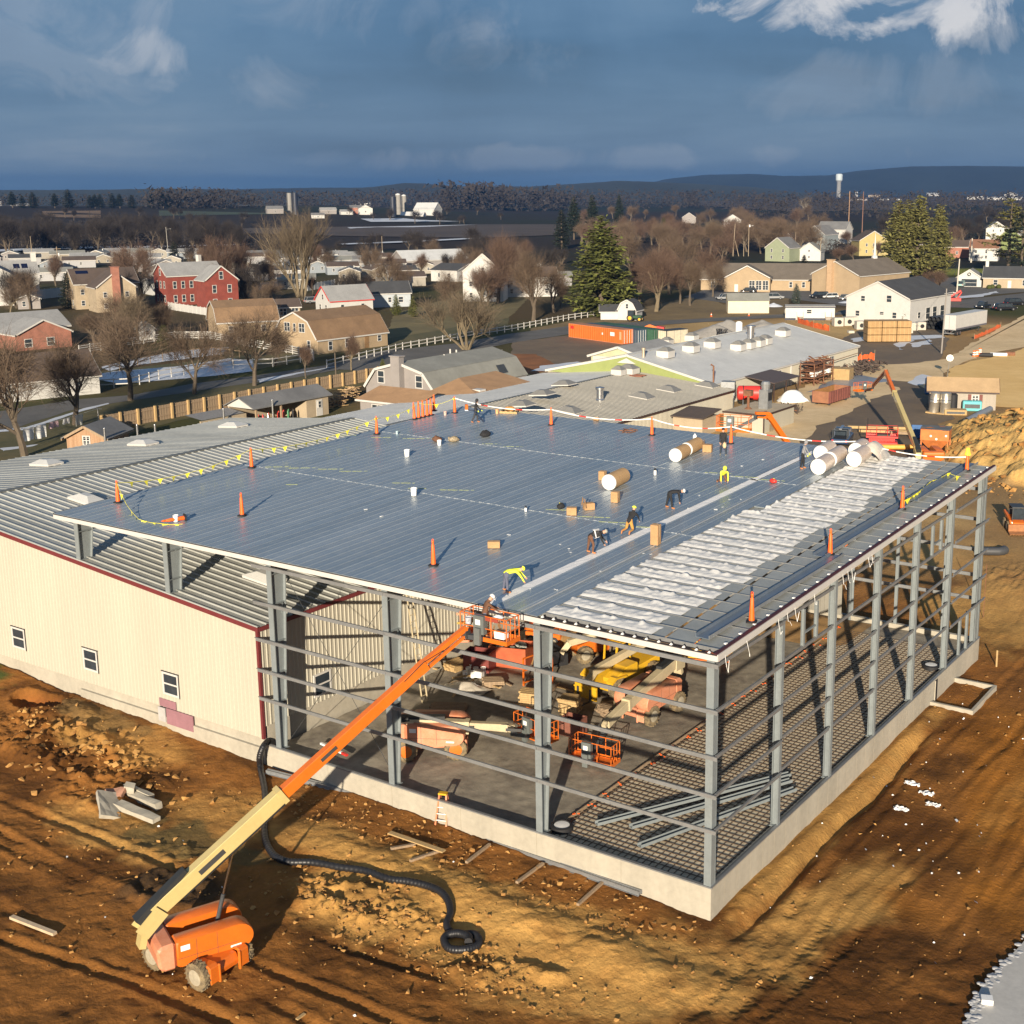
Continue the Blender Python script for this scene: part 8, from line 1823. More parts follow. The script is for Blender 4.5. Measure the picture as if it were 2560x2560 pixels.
for x0,x1,z0,z1,c_ in ((.6,1.6,1.75,2.35,RED),(L_*.62,L_*.64,1.35,1.75,WHITEP),(L_*.77,L_*.845,1.35,2.05,WHITEP),(L_*.93,L_*.965,.8,2.3,M('pale_marking',(.75,.35,.2),.6))):
    k = MB();k.mm(x0,x1,-.012,-.004,z0,z1);k.build('marking',c_,T)
dv = (C1b-C1a).normalized();nv = Vector((-dv.y,dv.x,0))
container('blue-grey shipping container second from the front',C1a+nv*2.7+dv*.8,C1b+nv*2.7+dv*.8,2.44,2.6,M('container_blue',(.05,.08,.11),.6,0,.15),WHITEP)
container('dark green shipping container at the back left of the group',C1a+nv*5.4+dv*1.6,C1a+nv*5.4+dv*(L_*.55),2.44,2.6,M('container_green',(.035,.10,.06),.6,0,.15))
container('dark green shipping container at the back right of the group',C1a+nv*5.4+dv*(L_*.57),C1b+nv*5.4+dv*2.4,2.44,2.6,M('container_green',(.035,.10,.06)))
p = C1b+nv*6.0+dv*3.0;container('cream shipping container with its doors towards the camera',p,p+dv*2.44,5.5,2.6,M('container_cream',(.55,.50,.38),.6),roofm=GREYD)
p = U(1238,640);T = thing('excavator_arm','orange-red excavator arm and bucket beside the cream container','excavator',(p.x,p.y,0),R(20))
k = MB();k.bar((-4,0,1.4),(-1.2,0,2.6),.5,.6);k.bar((-1.3,0,2.6),(.8,0,1.9),.45,.55);k.build('boom',ORANGE,T)
k = MB();k.prism([(.2,2.6),(1.6,2.4),(1.8,.2),(.9,.1),(1.0,1.4),(.2,1.6)],-.7,.7,'Y');k.build('bucket',RED,T);k = MB();k.mm(-6,-3,-1.2,1.2,0,1.8);k.build('body',ORANGE,T,bevel=.1)
p = U(1201,606);T = thing('green_tractor','dark green tractor parked between the mini barn and the containers','tractor',(p.x,p.y,0),R(15))
k = MB();k.mm(-1.8,1.2,-.5,.5,.6,1.3);k.build('bonnet',M('tractor_green',(.015,.06,.025),.5),T,bevel=.08);k = MB();k.mm(-1.9,-.5,-.65,.65,1.3,2.4);k.build('cab',GLASS,T)
for x,r in ((-1.3,.75),(.9,.5)):
    for s in (-1,1): wheel(T,(x,s*.85,r),r,.4,0,YEL,False,BLACK)
# pallet block, concrete chambers, black pipe stack
p = U(1666,646);T = thing('pallet_block','big block of orange-tan boarded crates stacked three high in the yard','crate stack',(p.x,p.y+2,0),rdir(1666,14))
CRT = M('crate_boards',(.34,.21,.09),.85,0,.15,1.2)
for z in range(3):
    for x in range(3):
        k = MB();k.mm(-4.2+x*2.8+.06,-1.4+x*2.8-.06,-1.8,1.8,.15+z*1.32,1.37+z*1.32);cr_ = k.build('crate',CRT,T,bevel=.05)
        k = MB()
        for q in (.6,1.4,2.2): k.mm(-4.2+x*2.8+q-.05,-4.2+x*2.8+q+.05,-1.84,-1.801,.16+z*1.32,1.36+z*1.32)
        k.build('batten',WOODY,cr_)
for i,(u,v,s,hole,lab) in enumerate(((1583,616,2.0,1,'pale concrete chamber with a dark hole, leftmost of the row'),(1602,615,2.0,1,'second concrete chamber from the left with a dark hole'),(1612,612,1.7,0,'plain concrete chamber behind the second one'),(1625,622,1.9,1,'concrete chamber with a hole just left of the crate block'),(1640,623,1.9,1,'concrete chamber partly hidden by the crate block'),(1697,624,2.1,1,'concrete chamber with a hole right of the crate block'),(1713,629,2.1,1,'concrete chamber nearest the camera right of the crate block'),(1724,624,1.8,0,'plain concrete chamber behind the nearest one'),(1739,623,1.8,1,'dark-banded concrete chamber at the right end of the row'),(1607,629,1.2,0,'low flat concrete piece in front of the left chambers'))):
    p = U(u,v);T = thing('concrete_chamber',lab,'concrete chamber',p,rdir(u,18),'concrete chambers');h = s*(.9 if s > 1.5 else .4);k = MB();k.mm(-s/2,s/2,0,s,0,h);k.build('block',M('chamber_concrete',(.46,.43,.37),.9,0,.1),T,bevel=.05)
    if hole:
        k = MB();k.lathe((.1,0,h*.5),[(s*.24,-.02),(s*.24,.02)],14,'Y');k.build('opening',BLACK,T)
p = U(1762,622)
for i in range(12):
    r_,c_ = i//5,i % 5;n_ = (5,4,3)[min(2,(0 if i < 5 else 1 if i < 9 else 2))];row = 0 if i < 5 else 1 if i < 9 else 2;j = i-(0,5,9)[row];a = rdir(1762,62);d = Vector((math.cos(a),math.sin(a),0));s = Vector((d.y,-d.x,0));b = p+s*((j-2+row*.5)*1.0)+Vector((0,0,.5+row*.85))
    k = MB();k.tube([b,b+d*6],.48,12,False);k.tube([b+d*.03,b+d*5.9],.40,12,False);tag(k.build('black_pipe',M('pipe_black',(.05,.052,.056)),smooth=40),['in the bottom row','in the middle row','in the top row'][row] + f' of the black pipe stack, {["first", "second", "third", "fourth", "fifth"][j]} from the left','pipe','stacked black drainage pipes')
# semi trailer
A,B = U(1790,634),U(1848,606);a = rdir(1790,66);T = thing('box_trailer','white box semi-trailer parked beside the site road','trailer',(A.x,A.y,0),a)
L_ = 15.0
k = MB();k.mm(0,L_,-1.3,1.3,1.15,4.05);k.build('box',WW,T,bevel=.04)
k = MB();k.mm(-.03,L_+.02,-1.33,1.33,4.051,4.1);k.build('roof_panel',LGREY,T)
k = MB();k.mm(-.035,-.004,-1.28,1.28,1.2,1.3);k.mm(-.035,-.004,-.02,.02,1.3,4.0);k.mm(-.25,-.15,-1.2,1.2,.45,.62);k.bar((-.2,-1.0,1.15),(-.2,-.4,.6),.08,.08);k.bar((-.2,1.0,1.15),(-.2,.4,.6),.08,.08);k.build('rear_bumper',GIRT,T)
k = MB();k.mm(0.3,L_,-1.31,-1.301,1.16,1.5);k.build('side_rail',M('trailer_rail',(.12,.12,.14),.5),T)
for x in (1.3,2.6):
    for s in (-1,1): wheel(T,(x,s*1.0,.5),.5,.4,0,STEELB,False,BLACK)
for s in (-1,1):
    k = MB();k.bar((L_-3,s*.9,1.15),(L_-3,s*.9,.1),.12,.12);k.build('landing_leg',GREYD,T)
# vehicles
cars = [((1370,566),200,CARS,'pickup','silver pickup leftmost in the church parking'),((1389,567),205,M('light_grey_car',(.45,.46,.46),.3),'pickup','pale grey car second from left in the church parking'),((1402,561),190,CARB,'car','black car half hidden behind the pale grey car'),((1412,552),185,CARB,'car','black sedan in front of the church portico'),((1459,565),15,CARS,'suv','grey pickup with a cap beside the yellow shed'),
        ((1546,563),210,CARB,'van','dark minivan beside the church chimney'),((1565,563),208,CARW,'car','white sedan right of the dark minivan'),((1814,541),80,CART,'van','pale teal van in front of the white garage'),((1896,586),30,CARB,'suv','black pickup nearest on the dirt shoulder at the right'),((1914,576),40,CARB,'suv','dark SUV behind the black pickup on the shoulder'),((850,521),20,CARW,'van','white van beside the porch house'),((1855,582),250,CARB,'pickup','black pickup with a silver box seen from behind by the trailer'),
        ((594,572),20,CARS,'suv','silver car beside the red-trimmed cottage'),((1600,566),0,M('grey_tarp',(.13,.135,.135)),'car','car with a dark cover at the church porch')]
for (u,v),th,c_,kd,lab in cars:
    pickup(lab,U(u,v),rdir(u,th),c_,kd == 'suv',kd == 'van','parked_car' if kd == 'car' else 'pickup_truck' if kd == 'pickup' else 'parked_van' if kd == 'van' else 'parked_suv',{'car': 'car','pickup': 'pickup','van': 'van','suv': 'car'}[kd])
p = U(1792,574);T = thing('red_machine','red tracked drilling machine behind the white workshop','machine',p,rdir(1792,10));k = MB();k.mm(-2.6,2.6,-.8,.8,.8,1.6);k.mm(-2.2,-.8,-.7,.7,1.6,2.8);k.bar((-.6,0,1.6),(2.6,0,3.4),.4,.5);k.bar((1.2,.6,.5),(2.9,.6,3.0),.3,.3);k.build('body',RED,T,bevel=.06)
for s in (-1,1):
    k = MB();k.prism([(-2.4,0),(2.2,0),(2.7,.45),(2.2,.85),(-2.4,.85),(-2.8,.45)],s*.9-.25,s*.9+.25,'Y');k.build('track',BLACK,T)
k = MB();k.mm(1.0,1.7,-.82,-.80,1.8,2.6);k.build('panel',GREYD,T)
p = U(1770,584);k = MB();k.lathe((0,0,0),[(1.9,0),(1.9,3.0),(1.4,3.3),(.1,3.6)],18);tag(k.build('grey_bin',GIRT,loc=p,smooth=40),'squat grey metal bin at the back of the white workshop','bin')
# orange mesh fence lengths
def mesh_fence(label,pts,h=1.25):
    P = [U(*q) for q in pts];T = thing('mesh_fence',label,'safety fence',P[0],0,'orange safety fencing');k = MB();b = P[0];OM = M('orange_mesh',(.68,.13,.03),.8,0,.2,2)
    for i in range(len(P)-1):
        p_,q_ = P[i]-b,P[i+1]-b;k.grid(lambda s,t: tuple(p_.lerp(q_,s)+Vector((.25*t*noise.noise(Vector((s*4,i,1))),.5*t*noise.noise(Vector((s*5,i,2))),h*t*(.75+.4*noise.noise(Vector((s*6,i,3))))))),16,4)
    k.build('mesh',OM,T,smooth=True)
    k = MB()
    for p_ in P: k.tube([p_-b,p_-b+Vector((0,0,h+.2))],.04,5)
    k.build('stake',WOODG,T)
mesh_fence('orange safety mesh behind the far corner of the long workshop',[(1600,681),(1625,684),(1650,680)],1.6);mesh_fence('orange safety mesh in front of the office trailer steps',[(1505,609),(1535,618),(1565,625)],1.4);mesh_fence('orange safety mesh running along the site road by the trailer',[(1838,640),(1862,630),(1888,617)],.9)
# striped barrels, sign and road bits
for i,(u,v) in enumerate(((1838,673),(1843,672),(1849,668))):
    p = U(u,v);T = thing('traffic_drum',['left','middle','right'][i]+' orange and white drum at the edge of the sandy field','traffic drum',p,0,'orange and white drums');k = MB();k.lathe((0,0,0),[(.3,0),(.28,.35),(.27,.7),(.24,1.05)],12);k.build('drum',ORNG2,T,smooth=40)
    for z in (.3,.65):
        k = MB();k.lathe((0,0,z),[(.295,0),(.285,.18)],12);k.build('white_band',WHITEP,T)
for u,v,s,c_,lab in ((1861,673,(2.2,.7,.6),BLACK,'black culvert end lying by the drums'),(1884,672,(2.8,.6,.5),WHITEP,'white pipe length lying by the drums'),(1906,671,(1.6,.8,.6),RUST,'rusty scrap lump right of the white pipe')):
    p = U(u,v);k = MB();k.tube([(-s[0]/2,0,.3),(s[0]/2,0,.3)],s[1]/2,10);tag(k.build('pipe_piece',c_,loc=p,rot=(0,0,rdir(u,3)),smooth=40),lab,'pipe')
p = U(1787,712);T = thing('round_sign','round white sign on a thin pole at the edge of the sand','sign',p,rdir(1787));k = MB();k.tube([(0,0,0),(.25,0,2.9)],.04,6);k.build('pole',GIRT,T)
k = MB();k.lathe((.27,0,3.0),[(.52,-.03),(.52,.03)],18,'Y');k.build('disc',WHITEP,T);k = MB();k.mm(-.1,.64,-.04,-.031,2.93,3.07);k.build('bar',RED,T)
for u,v,lab,c_ in ((1335+7,597,'small traffic cone left of the lane by the yellow shed',0),(1413,596,'small traffic cone right of the lane by the yellow shed',0)):
    p = U(u,v);T = thing('road_cone',lab,'traffic cone',p,0,'small road cones');k = MB();k.lathe((0,0,0),[(.3,0),(.28,.04),(.17,.05),(.12,.4),(.04,.8)],10);k.build('body',ORNG2,T);k = MB();k.lathe((0,0,0),[(.135,.35),(.105,.55)],10);k.build('white_band',WHITEP,T)
for u,v,r,h,m_,lab in ((1345,632,5.5,2.2,M('gravel_pile',(.30,.28,.25),.95,0,.15,2),'grey gravel pile behind the long workshop roof'),(1371,622,4.5,2.2,MATS['gravel_pile'],'second gravel pile right of the first'),(1437,620,4.5,2.0,MATS['gravel_pile'],'small gravel pile beside the white drum'),(1460,578,2.5,1.0,SNOW,'heap of old snow beside the yellow shed'),(1600,571,3,.6,SNOW,'low bank of old snow by the church porch')):
    p = U(u,v);k = MB();k.grid(lambda a,b: ((2*a-1)*r,(2*b-1)*r,-.1+h*max(0,1-math.hypot(2*a-1,2*b-1))**.9*(1+.3*noise.noise(Vector((a*4,b*4,u))))),20,20);tag(k.build('gravel_pile' if m_ != SNOW else 'snow_heap',m_,loc=p,smooth=True),lab,'gravel' if m_ != SNOW else 'snow')
p = U(1394,634);k = MB();k.lathe((0,0,0),[(.7,0),(.7,2.6),(.4,2.9)],12);tag(k.build('white_drum',WHITEP,loc=p,smooth=40),'white upright drum behind the long workshop roof','drum')
p = U(1360,638);k = MB()
for i in range(16): k.bar((rnd.uniform(-1.2,1.2),rnd.uniform(-.8,.8),0),(rnd.uniform(-1.2,1.2),rnd.uniform(-.8,.8),1.8),.12,.12)
tag(k.build('iron_tangle',BLACK,loc=p),'tangled black iron frame among the gravel piles','scrap')
# fences
def rail_fence(label,pts,gap,h,rails,mt_=None,name='rail_fence',pw=.14):
    P = [U(*q) for q in pts];T = thing(name,label,'fence',P[0],0,'rail fences');b = P[0];mt_ = mt_ or WHITE
    pk = MB();pk.mm(-pw/2,pw/2,-pw/2,pw/2,0,h+.12);pm = pk.mesh('fence_post',mt_);n_ = 0
    for i in range(len(P)-1):
        L_ = (P[i+1]-P[i]).length;n = max(1,round(L_/gap));d = (P[i+1]-P[i])/n;a = math.atan2(d.y,d.x)
        rk = MB();rk.bar((pw/2,0,0),(d.length-pw/2,0,0),.05,.15);rm = rk.mesh('rail',mt_)
        for j in range(n):
            q = P[i]+d*j-b;o = link('fence_post',pm,T,q,(0,0,a));KIDS.setdefault(T.name,[]).append(o)
            for z in [h*(r_+1)/rails-.08 for r_ in range(rails)]: link('rail',rm,T,q+Vector((0,0,z)),(0,0,a))
    link('fence_post',pm,T,P[-1]-b)
rail_fence('white two-rail fence along the lane from the tan house to the mini barn',[(617,694),(760,660),(864,641),(966,625),(1073,604),(1143,594)],2.6,1.25,2)
rail_fence('short white two-rail fence in front of the mini barn',[(1143,594),(1196,604)],2.6,1.25,2)
rail_fence('white four-rail paddock fence along the back of the snowy yard',[(150,668),(230,655),(330,640),(397,640),(470,655),(540,666),(590,676)],2.7,1.5,4)
rail_fence('white paddock fence along the lane below the snowy yard',[(185,734),(245,731),(300,716),(370,704),(440,695),(515,692),(592,680)],2.9,1.4,2)
rail_fence('inner grey wire fence across the snowy paddock',[(190,712),(260,690),(330,676),(400,668),(470,678)],3.2,1.3,1,WOODG,'wire_fence',.09)
def vinyl(label,a,b,h):
    A,B = U(*a),U(*b);T = thing('panel_fence',label,'fence',A,math.atan2(B.y-A.y,B.x-A.x),'white panel fences');L_ = (B-A).length;n = max(1,round(L_/2.4))
    for i in range(n):
        k = MB();k.mm(i*L_/n+.07,(i+1)*L_/n-.07,-.03,.03,.05,h);k.build('fence_panel',WW,T)
    for i in range(n+1):
        k = MB();k.mm(i*L_/n-.07,i*L_/n+.07,-.07,.07,0,h+.15);k.build('fence_post',WHITE,T)
vinyl('white panel fence between the white house and the cream brick house',(62,566),(120,560),2.6);vinyl('white panel fence left of the big cottonwood',(483,549),(532,540),1.9);vinyl('white panel fence right of the big cottonwood',(580,549),(632,540),2.0);vinyl('white panel fence in front of the red brick house',(318,584),(420,600),1.8)

# ---------------------------------------------------------------- trees, poles and wires
BARK = M('grey_brown_bark',(.105,.082,.058),.95,0,.2,3);BARKL = M('pale_bark',(.17,.135,.085),.95,0,.2,3);TWIG = M('brown_twigs',(.12,.083,.055),.95,0,.2,1);TWIGR = M('reddish_twigs',(.115,.072,.050),.95,0,.2,1);TWIGT = M('tan_twigs',(.13,.098,.062),.95,0,.2,1);DKTW = M('dark_twigs',(.030,.024,.021),.95,0,.2,1)  # dark twigs: cloud shade over the far woods put into the colour
def bare_mesh(seed,H=10,trunk=.22,first=.25,spread=.75,lift=.35,nb=4,multi=1,twl=1.5,gen=4,ntw=9,tw=.022,lean=0.0,droop=0.0):
    r = random.Random(seed);T = MB();C = MB()
    def rv(s): return Vector((r.uniform(-1,1),r.uniform(-1,1),r.uniform(-1,1)))*s
    def twig(p,d,l):
        s = d.cross(rv(1));s = (s.normalized() if s.length > .01 else Vector((1,0,0)))*tw*.5;m_ = p+d*l*.5+rv(l*.08);e = p+d*l+rv(l*.18)+Vector((0,0,-droop*l))
        C.add([p-s,p+s,m_+s*.7,m_-s*.7,e],[(0,1,2,3),(3,2,4)])
    def grow(p,d,l,rad,g):
        n = 4 if g < 2 else 3;pts = [p];q = p;dd = d.copy()
        for i in range(n):
            dd = (dd+rv(.16)+Vector((0,0,lift*.10*(1 if g else 0)))).normalized();q = q+dd*l/n;pts.append(q)
        tgt = T if g < 3 else C
        tgt.tube(pts,[rad*(1-.45*i/n) for i in range(n+1)],6 if g == 0 else 5 if g < 2 else 3,False)
        if g >= gen:
            for i in range(ntw): t = r.uniform(.1,1);k_ = min(n-1,int(t*n));b = pts[k_].lerp(pts[k_+1],t*n-k_);twig(b,(dd*.75+rv(.75)+Vector((0,0,lift*.25))).normalized(),twl*r.uniform(.5,1.1)*H/10)
            return
        kids = nb+(1 if g == 0 else 0)
        for i in range(kids):
            t = r.uniform(.45 if g == 0 else .25,1.0);k_ = min(n-1,int(t*n));b = pts[k_].lerp(pts[k_+1],t*n-k_)
            ax = dd.cross(rv(1)).normalized();a = spread*r.uniform(.55,1.15);nd = (dd*math.cos(a)+ax*math.sin(a)+Vector((0,0,lift*.3))).normalized()
            grow(b,nd,l*r.uniform(.55,.78),rad*.52*(1-.25*t),g+1)
        grow(q,(dd+rv(.2)).normalized(),l*.7,rad*.55,g+1)
    for m_ in range(multi):
        a = 6.28*m_/multi+r.random();d = Vector((lean*math.cos(a),lean*math.sin(a),1)).normalized()
        if first > 0 and multi == 1: grow(Vector((0,0,-.1)),d,H*first,trunk,0)
        else: grow(Vector((.2*math.cos(a),.2*math.sin(a),-.1)),d,H*.32,trunk,0)
    zt = max(v[2] for v in C.v);s = H/zt
    T.v = [(x*s,y*s,z*s) for x,y,z in T.v];C.v = [(x*s,y*s,z*s) for x,y,z in C.v]
    return T.mesh('tree_trunk',None,False,False),C.mesh('tree_crown',None,False,False)
TV = {'oak': [bare_mesh(s,10,.24,.30,.80,.30,4,1,1.5,4,5,.017) for s in (1,2,9)],'vase': [bare_mesh(s,10,.16,0,.45,.55,3,6,2.0,3,9,.02,.55) for s in (3,4)],'tall': [bare_mesh(s,10,.17,0,.62,.62,3,6,1.2,4,3,.010,.24) for s in (5,6)],'maple': [bare_mesh(s,10,.22,.22,.72,.48,4,1,1.5,4,7,.011) for s in (7,8)]}
def dressed(kind,bark,tw):
    out = []
    for i,(a,b) in enumerate(TV[kind]):
        a,b = a.copy(),b.copy();a.materials.clear();a.materials.append(bark);b.materials.clear();b.materials.append(tw);out.append((a,b))
    return out
DR = {}
def tree(label,u,v,H,kind='oak',bark=BARK,tw=TWIG,w=1.0,name='bare_tree',group='bare trees',var=None,z=None):
    k = (kind,bark.name,tw.name)
    if k not in DR: DR[k] = dressed(*(kind,bark,tw))
    p = UG(u,v)
    ms = DR[k][(int(u*7+v*3) if var is None else var) % len(DR[k])];T = thing(name,label,'tree',p,(u*.37+v) % 6.28,group);s = H/10;T.scale = (s*w,s*w,s)
    for n_,m_ in (('trunk',ms[0]),('crown',ms[1])): o = link(n_,m_,T);KIDS.setdefault(T.name,[]).append(o)
    return T
near = [(1205,575,15,'maple',BARK,TWIGR,1.0,'reddish bare tree close behind the big spruce foot'),(1262,556,16,'maple',BARK,TWIGR,1.1,'reddish bare tree behind the biggest reddish one'),(1330,545,15,'oak',BARK,TWIGR,1.1,'bare tree behind the left end of the church wing'),(1190,520,17,'oak',BARK,TWIG,1.1,'bare tree behind the right side of the big spruce'),(1290,525,16,'oak',BARK,TWIG,1.2,'broad bare tree left of the church roof'),(850,590,12,'oak',BARK,TWIG,1,'bare tree left of the tall white house'),(905,585,13,'oak',BARK,TWIGR,1,'bare tree in front of the tall white house'),(1045,590,14,'oak',BARK,TWIG,1,'bare tree close left of the big spruce'),(47,862,16.5,'oak',BARK,TWIG,1.0,'nearest bare tree, at the far left behind the old hall and laundry'),(142,802,13.5,'oak',BARK,TWIG,1.0,'bare tree second from left, behind the washing line'),(246,756,15,'oak',BARK,TWIG,1.0,'dark-trunked bare tree beside the lane, third from the left'),(366,744,12.5,'oak',BARK,TWIG,.95,'bare tree by the snowy paddock, fourth from the left'),(480,728,14,'oak',BARK,TWIG,.9,'bare tree beside the lane in front of the tan gambrel house'),
        (577,714,6.5,'maple',BARK,TWIGR,.6,'thin sapling left of the lamp pole by the lane'),(663,699,7.5,'maple',BARKL,TWIGR,.65,'thin sapling by the lane in front of the long tan house'),(568,566,27.5,'tall',BARKL,TWIGT,.95,'huge pale-limbed cottonwood towering over the village'),(415,566,20,'tall',BARK,TWIGR,1.0,'tall bare tree behind the red brick house'),(452,560,17,'tall',BARK,TWIGR,.9,'second tall bare tree right of the red brick house'),
        (255,565,18,'oak',BARK,TWIGR,1.0,'reddish bare tree behind the cream brick house'),(215,640,11,'oak',BARK,TWIG,1.15,'bushy bare tree in front of the cream brick house'),(262,650,12,'oak',BARK,TWIGT,1.0,'tangled bare tree right of the cream brick house'),(310,640,9,'maple',BARK,TWIG,1.1,'bare tree below the red brick house'),(180,655,8,'maple',BARK,TWIG,1.2,'low bare tree above the stable roof'),(20,600,9,'oak',BARKL,TWIG,1,'bare tree in front of the white house on the far left'),
        (880,660,13,'vase',BARKL,TWIGT,1.35,'broad vase-shaped bare tree beside the white lane fence'),(940,572,21.5,'maple',BARK,TWIGR,.95,'tall brown bare tree beside the tall white house'),(965,560,19,'maple',BARK,TWIGR,.9,'bare tree behind the tall brown one'),(1006,606,19.5,'maple',BARK,TWIG,.85,'bare tree left of the big spruce'),(1238,588,18,'maple',BARKL,TWIGR,1.05,'big reddish bare tree just right of the big spruce'),(1283,573,15,'maple',BARK,TWIGR,.8,'bare tree right of the big reddish one'),(1302,577,14,'maple',BARK,TWIG,.8,'bare tree left of the church wing'),(1345,560,12,'oak',BARK,TWIG,.9,'bare tree overlapping the left end of the church wing'),
        (735,560,13,'oak',BARKL,TWIG,.95,'bare tree by the grey-blue house'),(755,560,10,'oak',BARK,TWIG,.9,'dark bare tree beside the green shrubs'),(495,580,7,'oak',BARK,TWIG,.9,'small bare tree by the left white panel fence'),(440,690,8,'oak',BARK,TWIG,1,'small bare tree left of the tan gambrel house'),(520,690,7,'maple',BARK,TWIG,1.3,'scrubby bare bush under the tan gambrel gable'),
        (1520,402,24,'tall',M('sycamore_bark',(.34,.32,.27),.9),TWIGT,.95,'white-limbed sycamore above the slate grey house'),(1390,470,15,'tall',BARKL,TWIGT,1.1,'pale bare tree among the houses left of the utility poles'),(1450,480,13,'oak',BARK,TWIG,1,'bare tree behind the pale green house'),(1610,497,9,'maple',BARK,TWIGR,1.4,'reddish thicket tree left of the steeple'),(1585,500,8,'maple',BARK,TWIGR,1.4,'reddish thicket tree behind the white garage house'),(1630,470,9,'maple',BARK,TWIGR,1.5,'reddish thicket tree right of the tall brown poles'),(1600,462,9,'maple',BARK,TWIGR,1.5,'reddish thicket tree below the tall brown poles'),(1655,490,9,'maple',BARK,TWIGR,1.2,'bare tree beside the yellow house'),
        (1715,540,9,'oak',BARKL,TWIGT,1,'bare tree at the foot of the three pines'),(1738,545,8,'oak',BARK,TWIGR,1.1,'second bare tree at the foot of the three pines'),(1770,548,7,'maple',BARK,TWIGR,1.4,'bare bush right of the three pines'),(1800,470,13,'tall',BARKL,TWIGR,.9,'bare tree between the pines and the red-brown roof'),(1170,470,16,'oak',BARK,TWIG,1.1,'bare tree behind the big spruce'),(1210,455,16,'oak',BARK,TWIGR,1.2,'bare tree right behind the big spruce top'),(1265,470,15,'oak',BARK,TWIGR,1.2,'brown bare tree in the belt behind the church'),(1310,480,14,'oak',BARK,TWIG,1.1,'bare tree in the belt left of the church'),(1340,455,15,'oak',BARK,TWIGT,1.1,'pale bare tree in the belt behind the church')]
for (u,v,H_,kd,bk,tw,w,lab) in near: tree(lab,u,v,H_,kd,bk,tw,w)
r3 = random.Random(21);n_ = 0
for i in range(76):
    u = r3.uniform(-20,490);v = r3.uniform(446,486) if i < 58 else r3.uniform(405,440);tree('dark bare tree of the wood behind the mobile home park',u,v,r3.uniform(14,21)*(1 if v > 440 else .7),'maple' if i % 2 else 'oak',BARK,DKTW,r3.uniform(.8,1.1),group='dark trees of the wood on the left')
for i in range(84):
    u = r3.uniform(1090,1560);v = r3.uniform(408,495);tree('brown bare tree of the belt in the middle distance',u,v,r3.uniform(12,19),'oak' if i % 2 else 'maple',BARK,TWIG if i % 3 else TWIGR,r3.uniform(.9,1.3),group='bare trees of the middle belt')
for i in range(22):
    u = r3.uniform(1640,1932);v = r3.uniform(415,462);tree('dark bare tree behind the right-hand pines',u,v,r3.uniform(12,19),'oak' if i % 2 else 'maple',BARK,DKTW,r3.uniform(.9,1.3),group='dark trees behind the right-hand pines')
for i in range(26):
    u = r3.uniform(640,1000);v = r3.choice((r3.uniform(405,425),r3.uniform(470,486)));tree('small bare tree dotted over the fields',u,v,r3.uniform(8,14),'oak',BARK,DKTW,1.0,group='bare trees over the fields')
for i in range(56):
    u = r3.uniform(-10,1080);v = r3.uniform(492,585);tree('small bare tree between the village houses',u,v,r3.uniform(7,13),('oak','maple','vase')[i % 3],BARK,(TWIG,TWIGR,DKTW)[i % 3],r3.uniform(.8,1.1),group='bare trees between the village houses')
# evergreens
def conifer_mesh(seed,H=10,base=.12,R_=2.6,layers=26,per=11,droop=.25,q=22,sz=.34,open_=.0,flat=.0):
    r = random.Random(seed);T = MB();C = MB();T.tube([(0,0,-.1),(.05,0,H*.5),(0,0,H*.97)],[.22,.15,.03],7)
    for i in range(layers):
        t = base+(1-base)*(i/layers);z = H*t+r.uniform(-.12,.12);prof = (1-(t-base)/(1-base))**.75*min(1,.55+(t-base)*4)
        for j in range(per if t < .85 else 6):
            if r.random() < open_: continue
            a = r.uniform(0,6.28);L_ = R_*prof*r.uniform(.62,1.12)+.15;d = Vector((math.cos(a),math.sin(a),0));up_ = -droop*(1-t)+.30*t+flat
            tip = Vector((0,0,z))+d*L_+Vector((0,0,L_*up_));T.tube([(0,0,z),tip*.5+Vector((0,0,z*.5+.02)),tip],[.035,.02,.006],3,False)
            for k_ in range(max(4,int(q*L_/R_))):
                s = r.uniform(.18,1.03)**.8;c_ = Vector((0,0,z)).lerp(tip,s)+Vector((r.gauss(0,.10),r.gauss(0,.10),r.gauss(.01,.07)))*(.5+s)*1.3;l = sz*r.uniform(.6,1.25);x = (d*.8+Vector((r.uniform(-1,1),r.uniform(-1,1),r.uniform(-.45,.35)))).normalized();y = x.cross(Vector((r.uniform(-.6,.6),r.uniform(-.6,.6),1))).normalized()*l*.30
                C.add([c_-x*l*.4-y*.6,c_-x*l*.1+y,c_+x*l*.7,c_+x*l*.0-y],[(0,1,2,3)])
    return T.mesh('conifer_trunk',BARK,False,False),C.mesh('conifer_crown',None,False,False)
SPR = M('spruce_green',(.085,.105,.018),.9,0,.25,.5,c2=(.165,.17,.034));PINE = M('pine_olive',(.12,.12,.03),.9,0,.25,.5,c2=(.20,.185,.055));DKG = M('dark_evergreen',(.014,.026,.014),.95,0,.3,.4);BLSP = M('blue_spruce',(.11,.14,.115),.9,0,.15,1);ARB = M('arborvitae_green',(.055,.075,.012),.9,0,.25,.6,c2=(.10,.11,.02))
CV = {'spruce': conifer_mesh(1,10,.05,2.7,34,16,.10,30,.40),'pine': conifer_mesh(2,10,.16,2.2,24,14,.02,34,.42,.12),'open': conifer_mesh(3,10,.22,3.4,13,8,-.02,46,.42,.1,.05),'dense': conifer_mesh(4,10,.03,2.0,26,14,-.15,26,.36)}
EV = {}
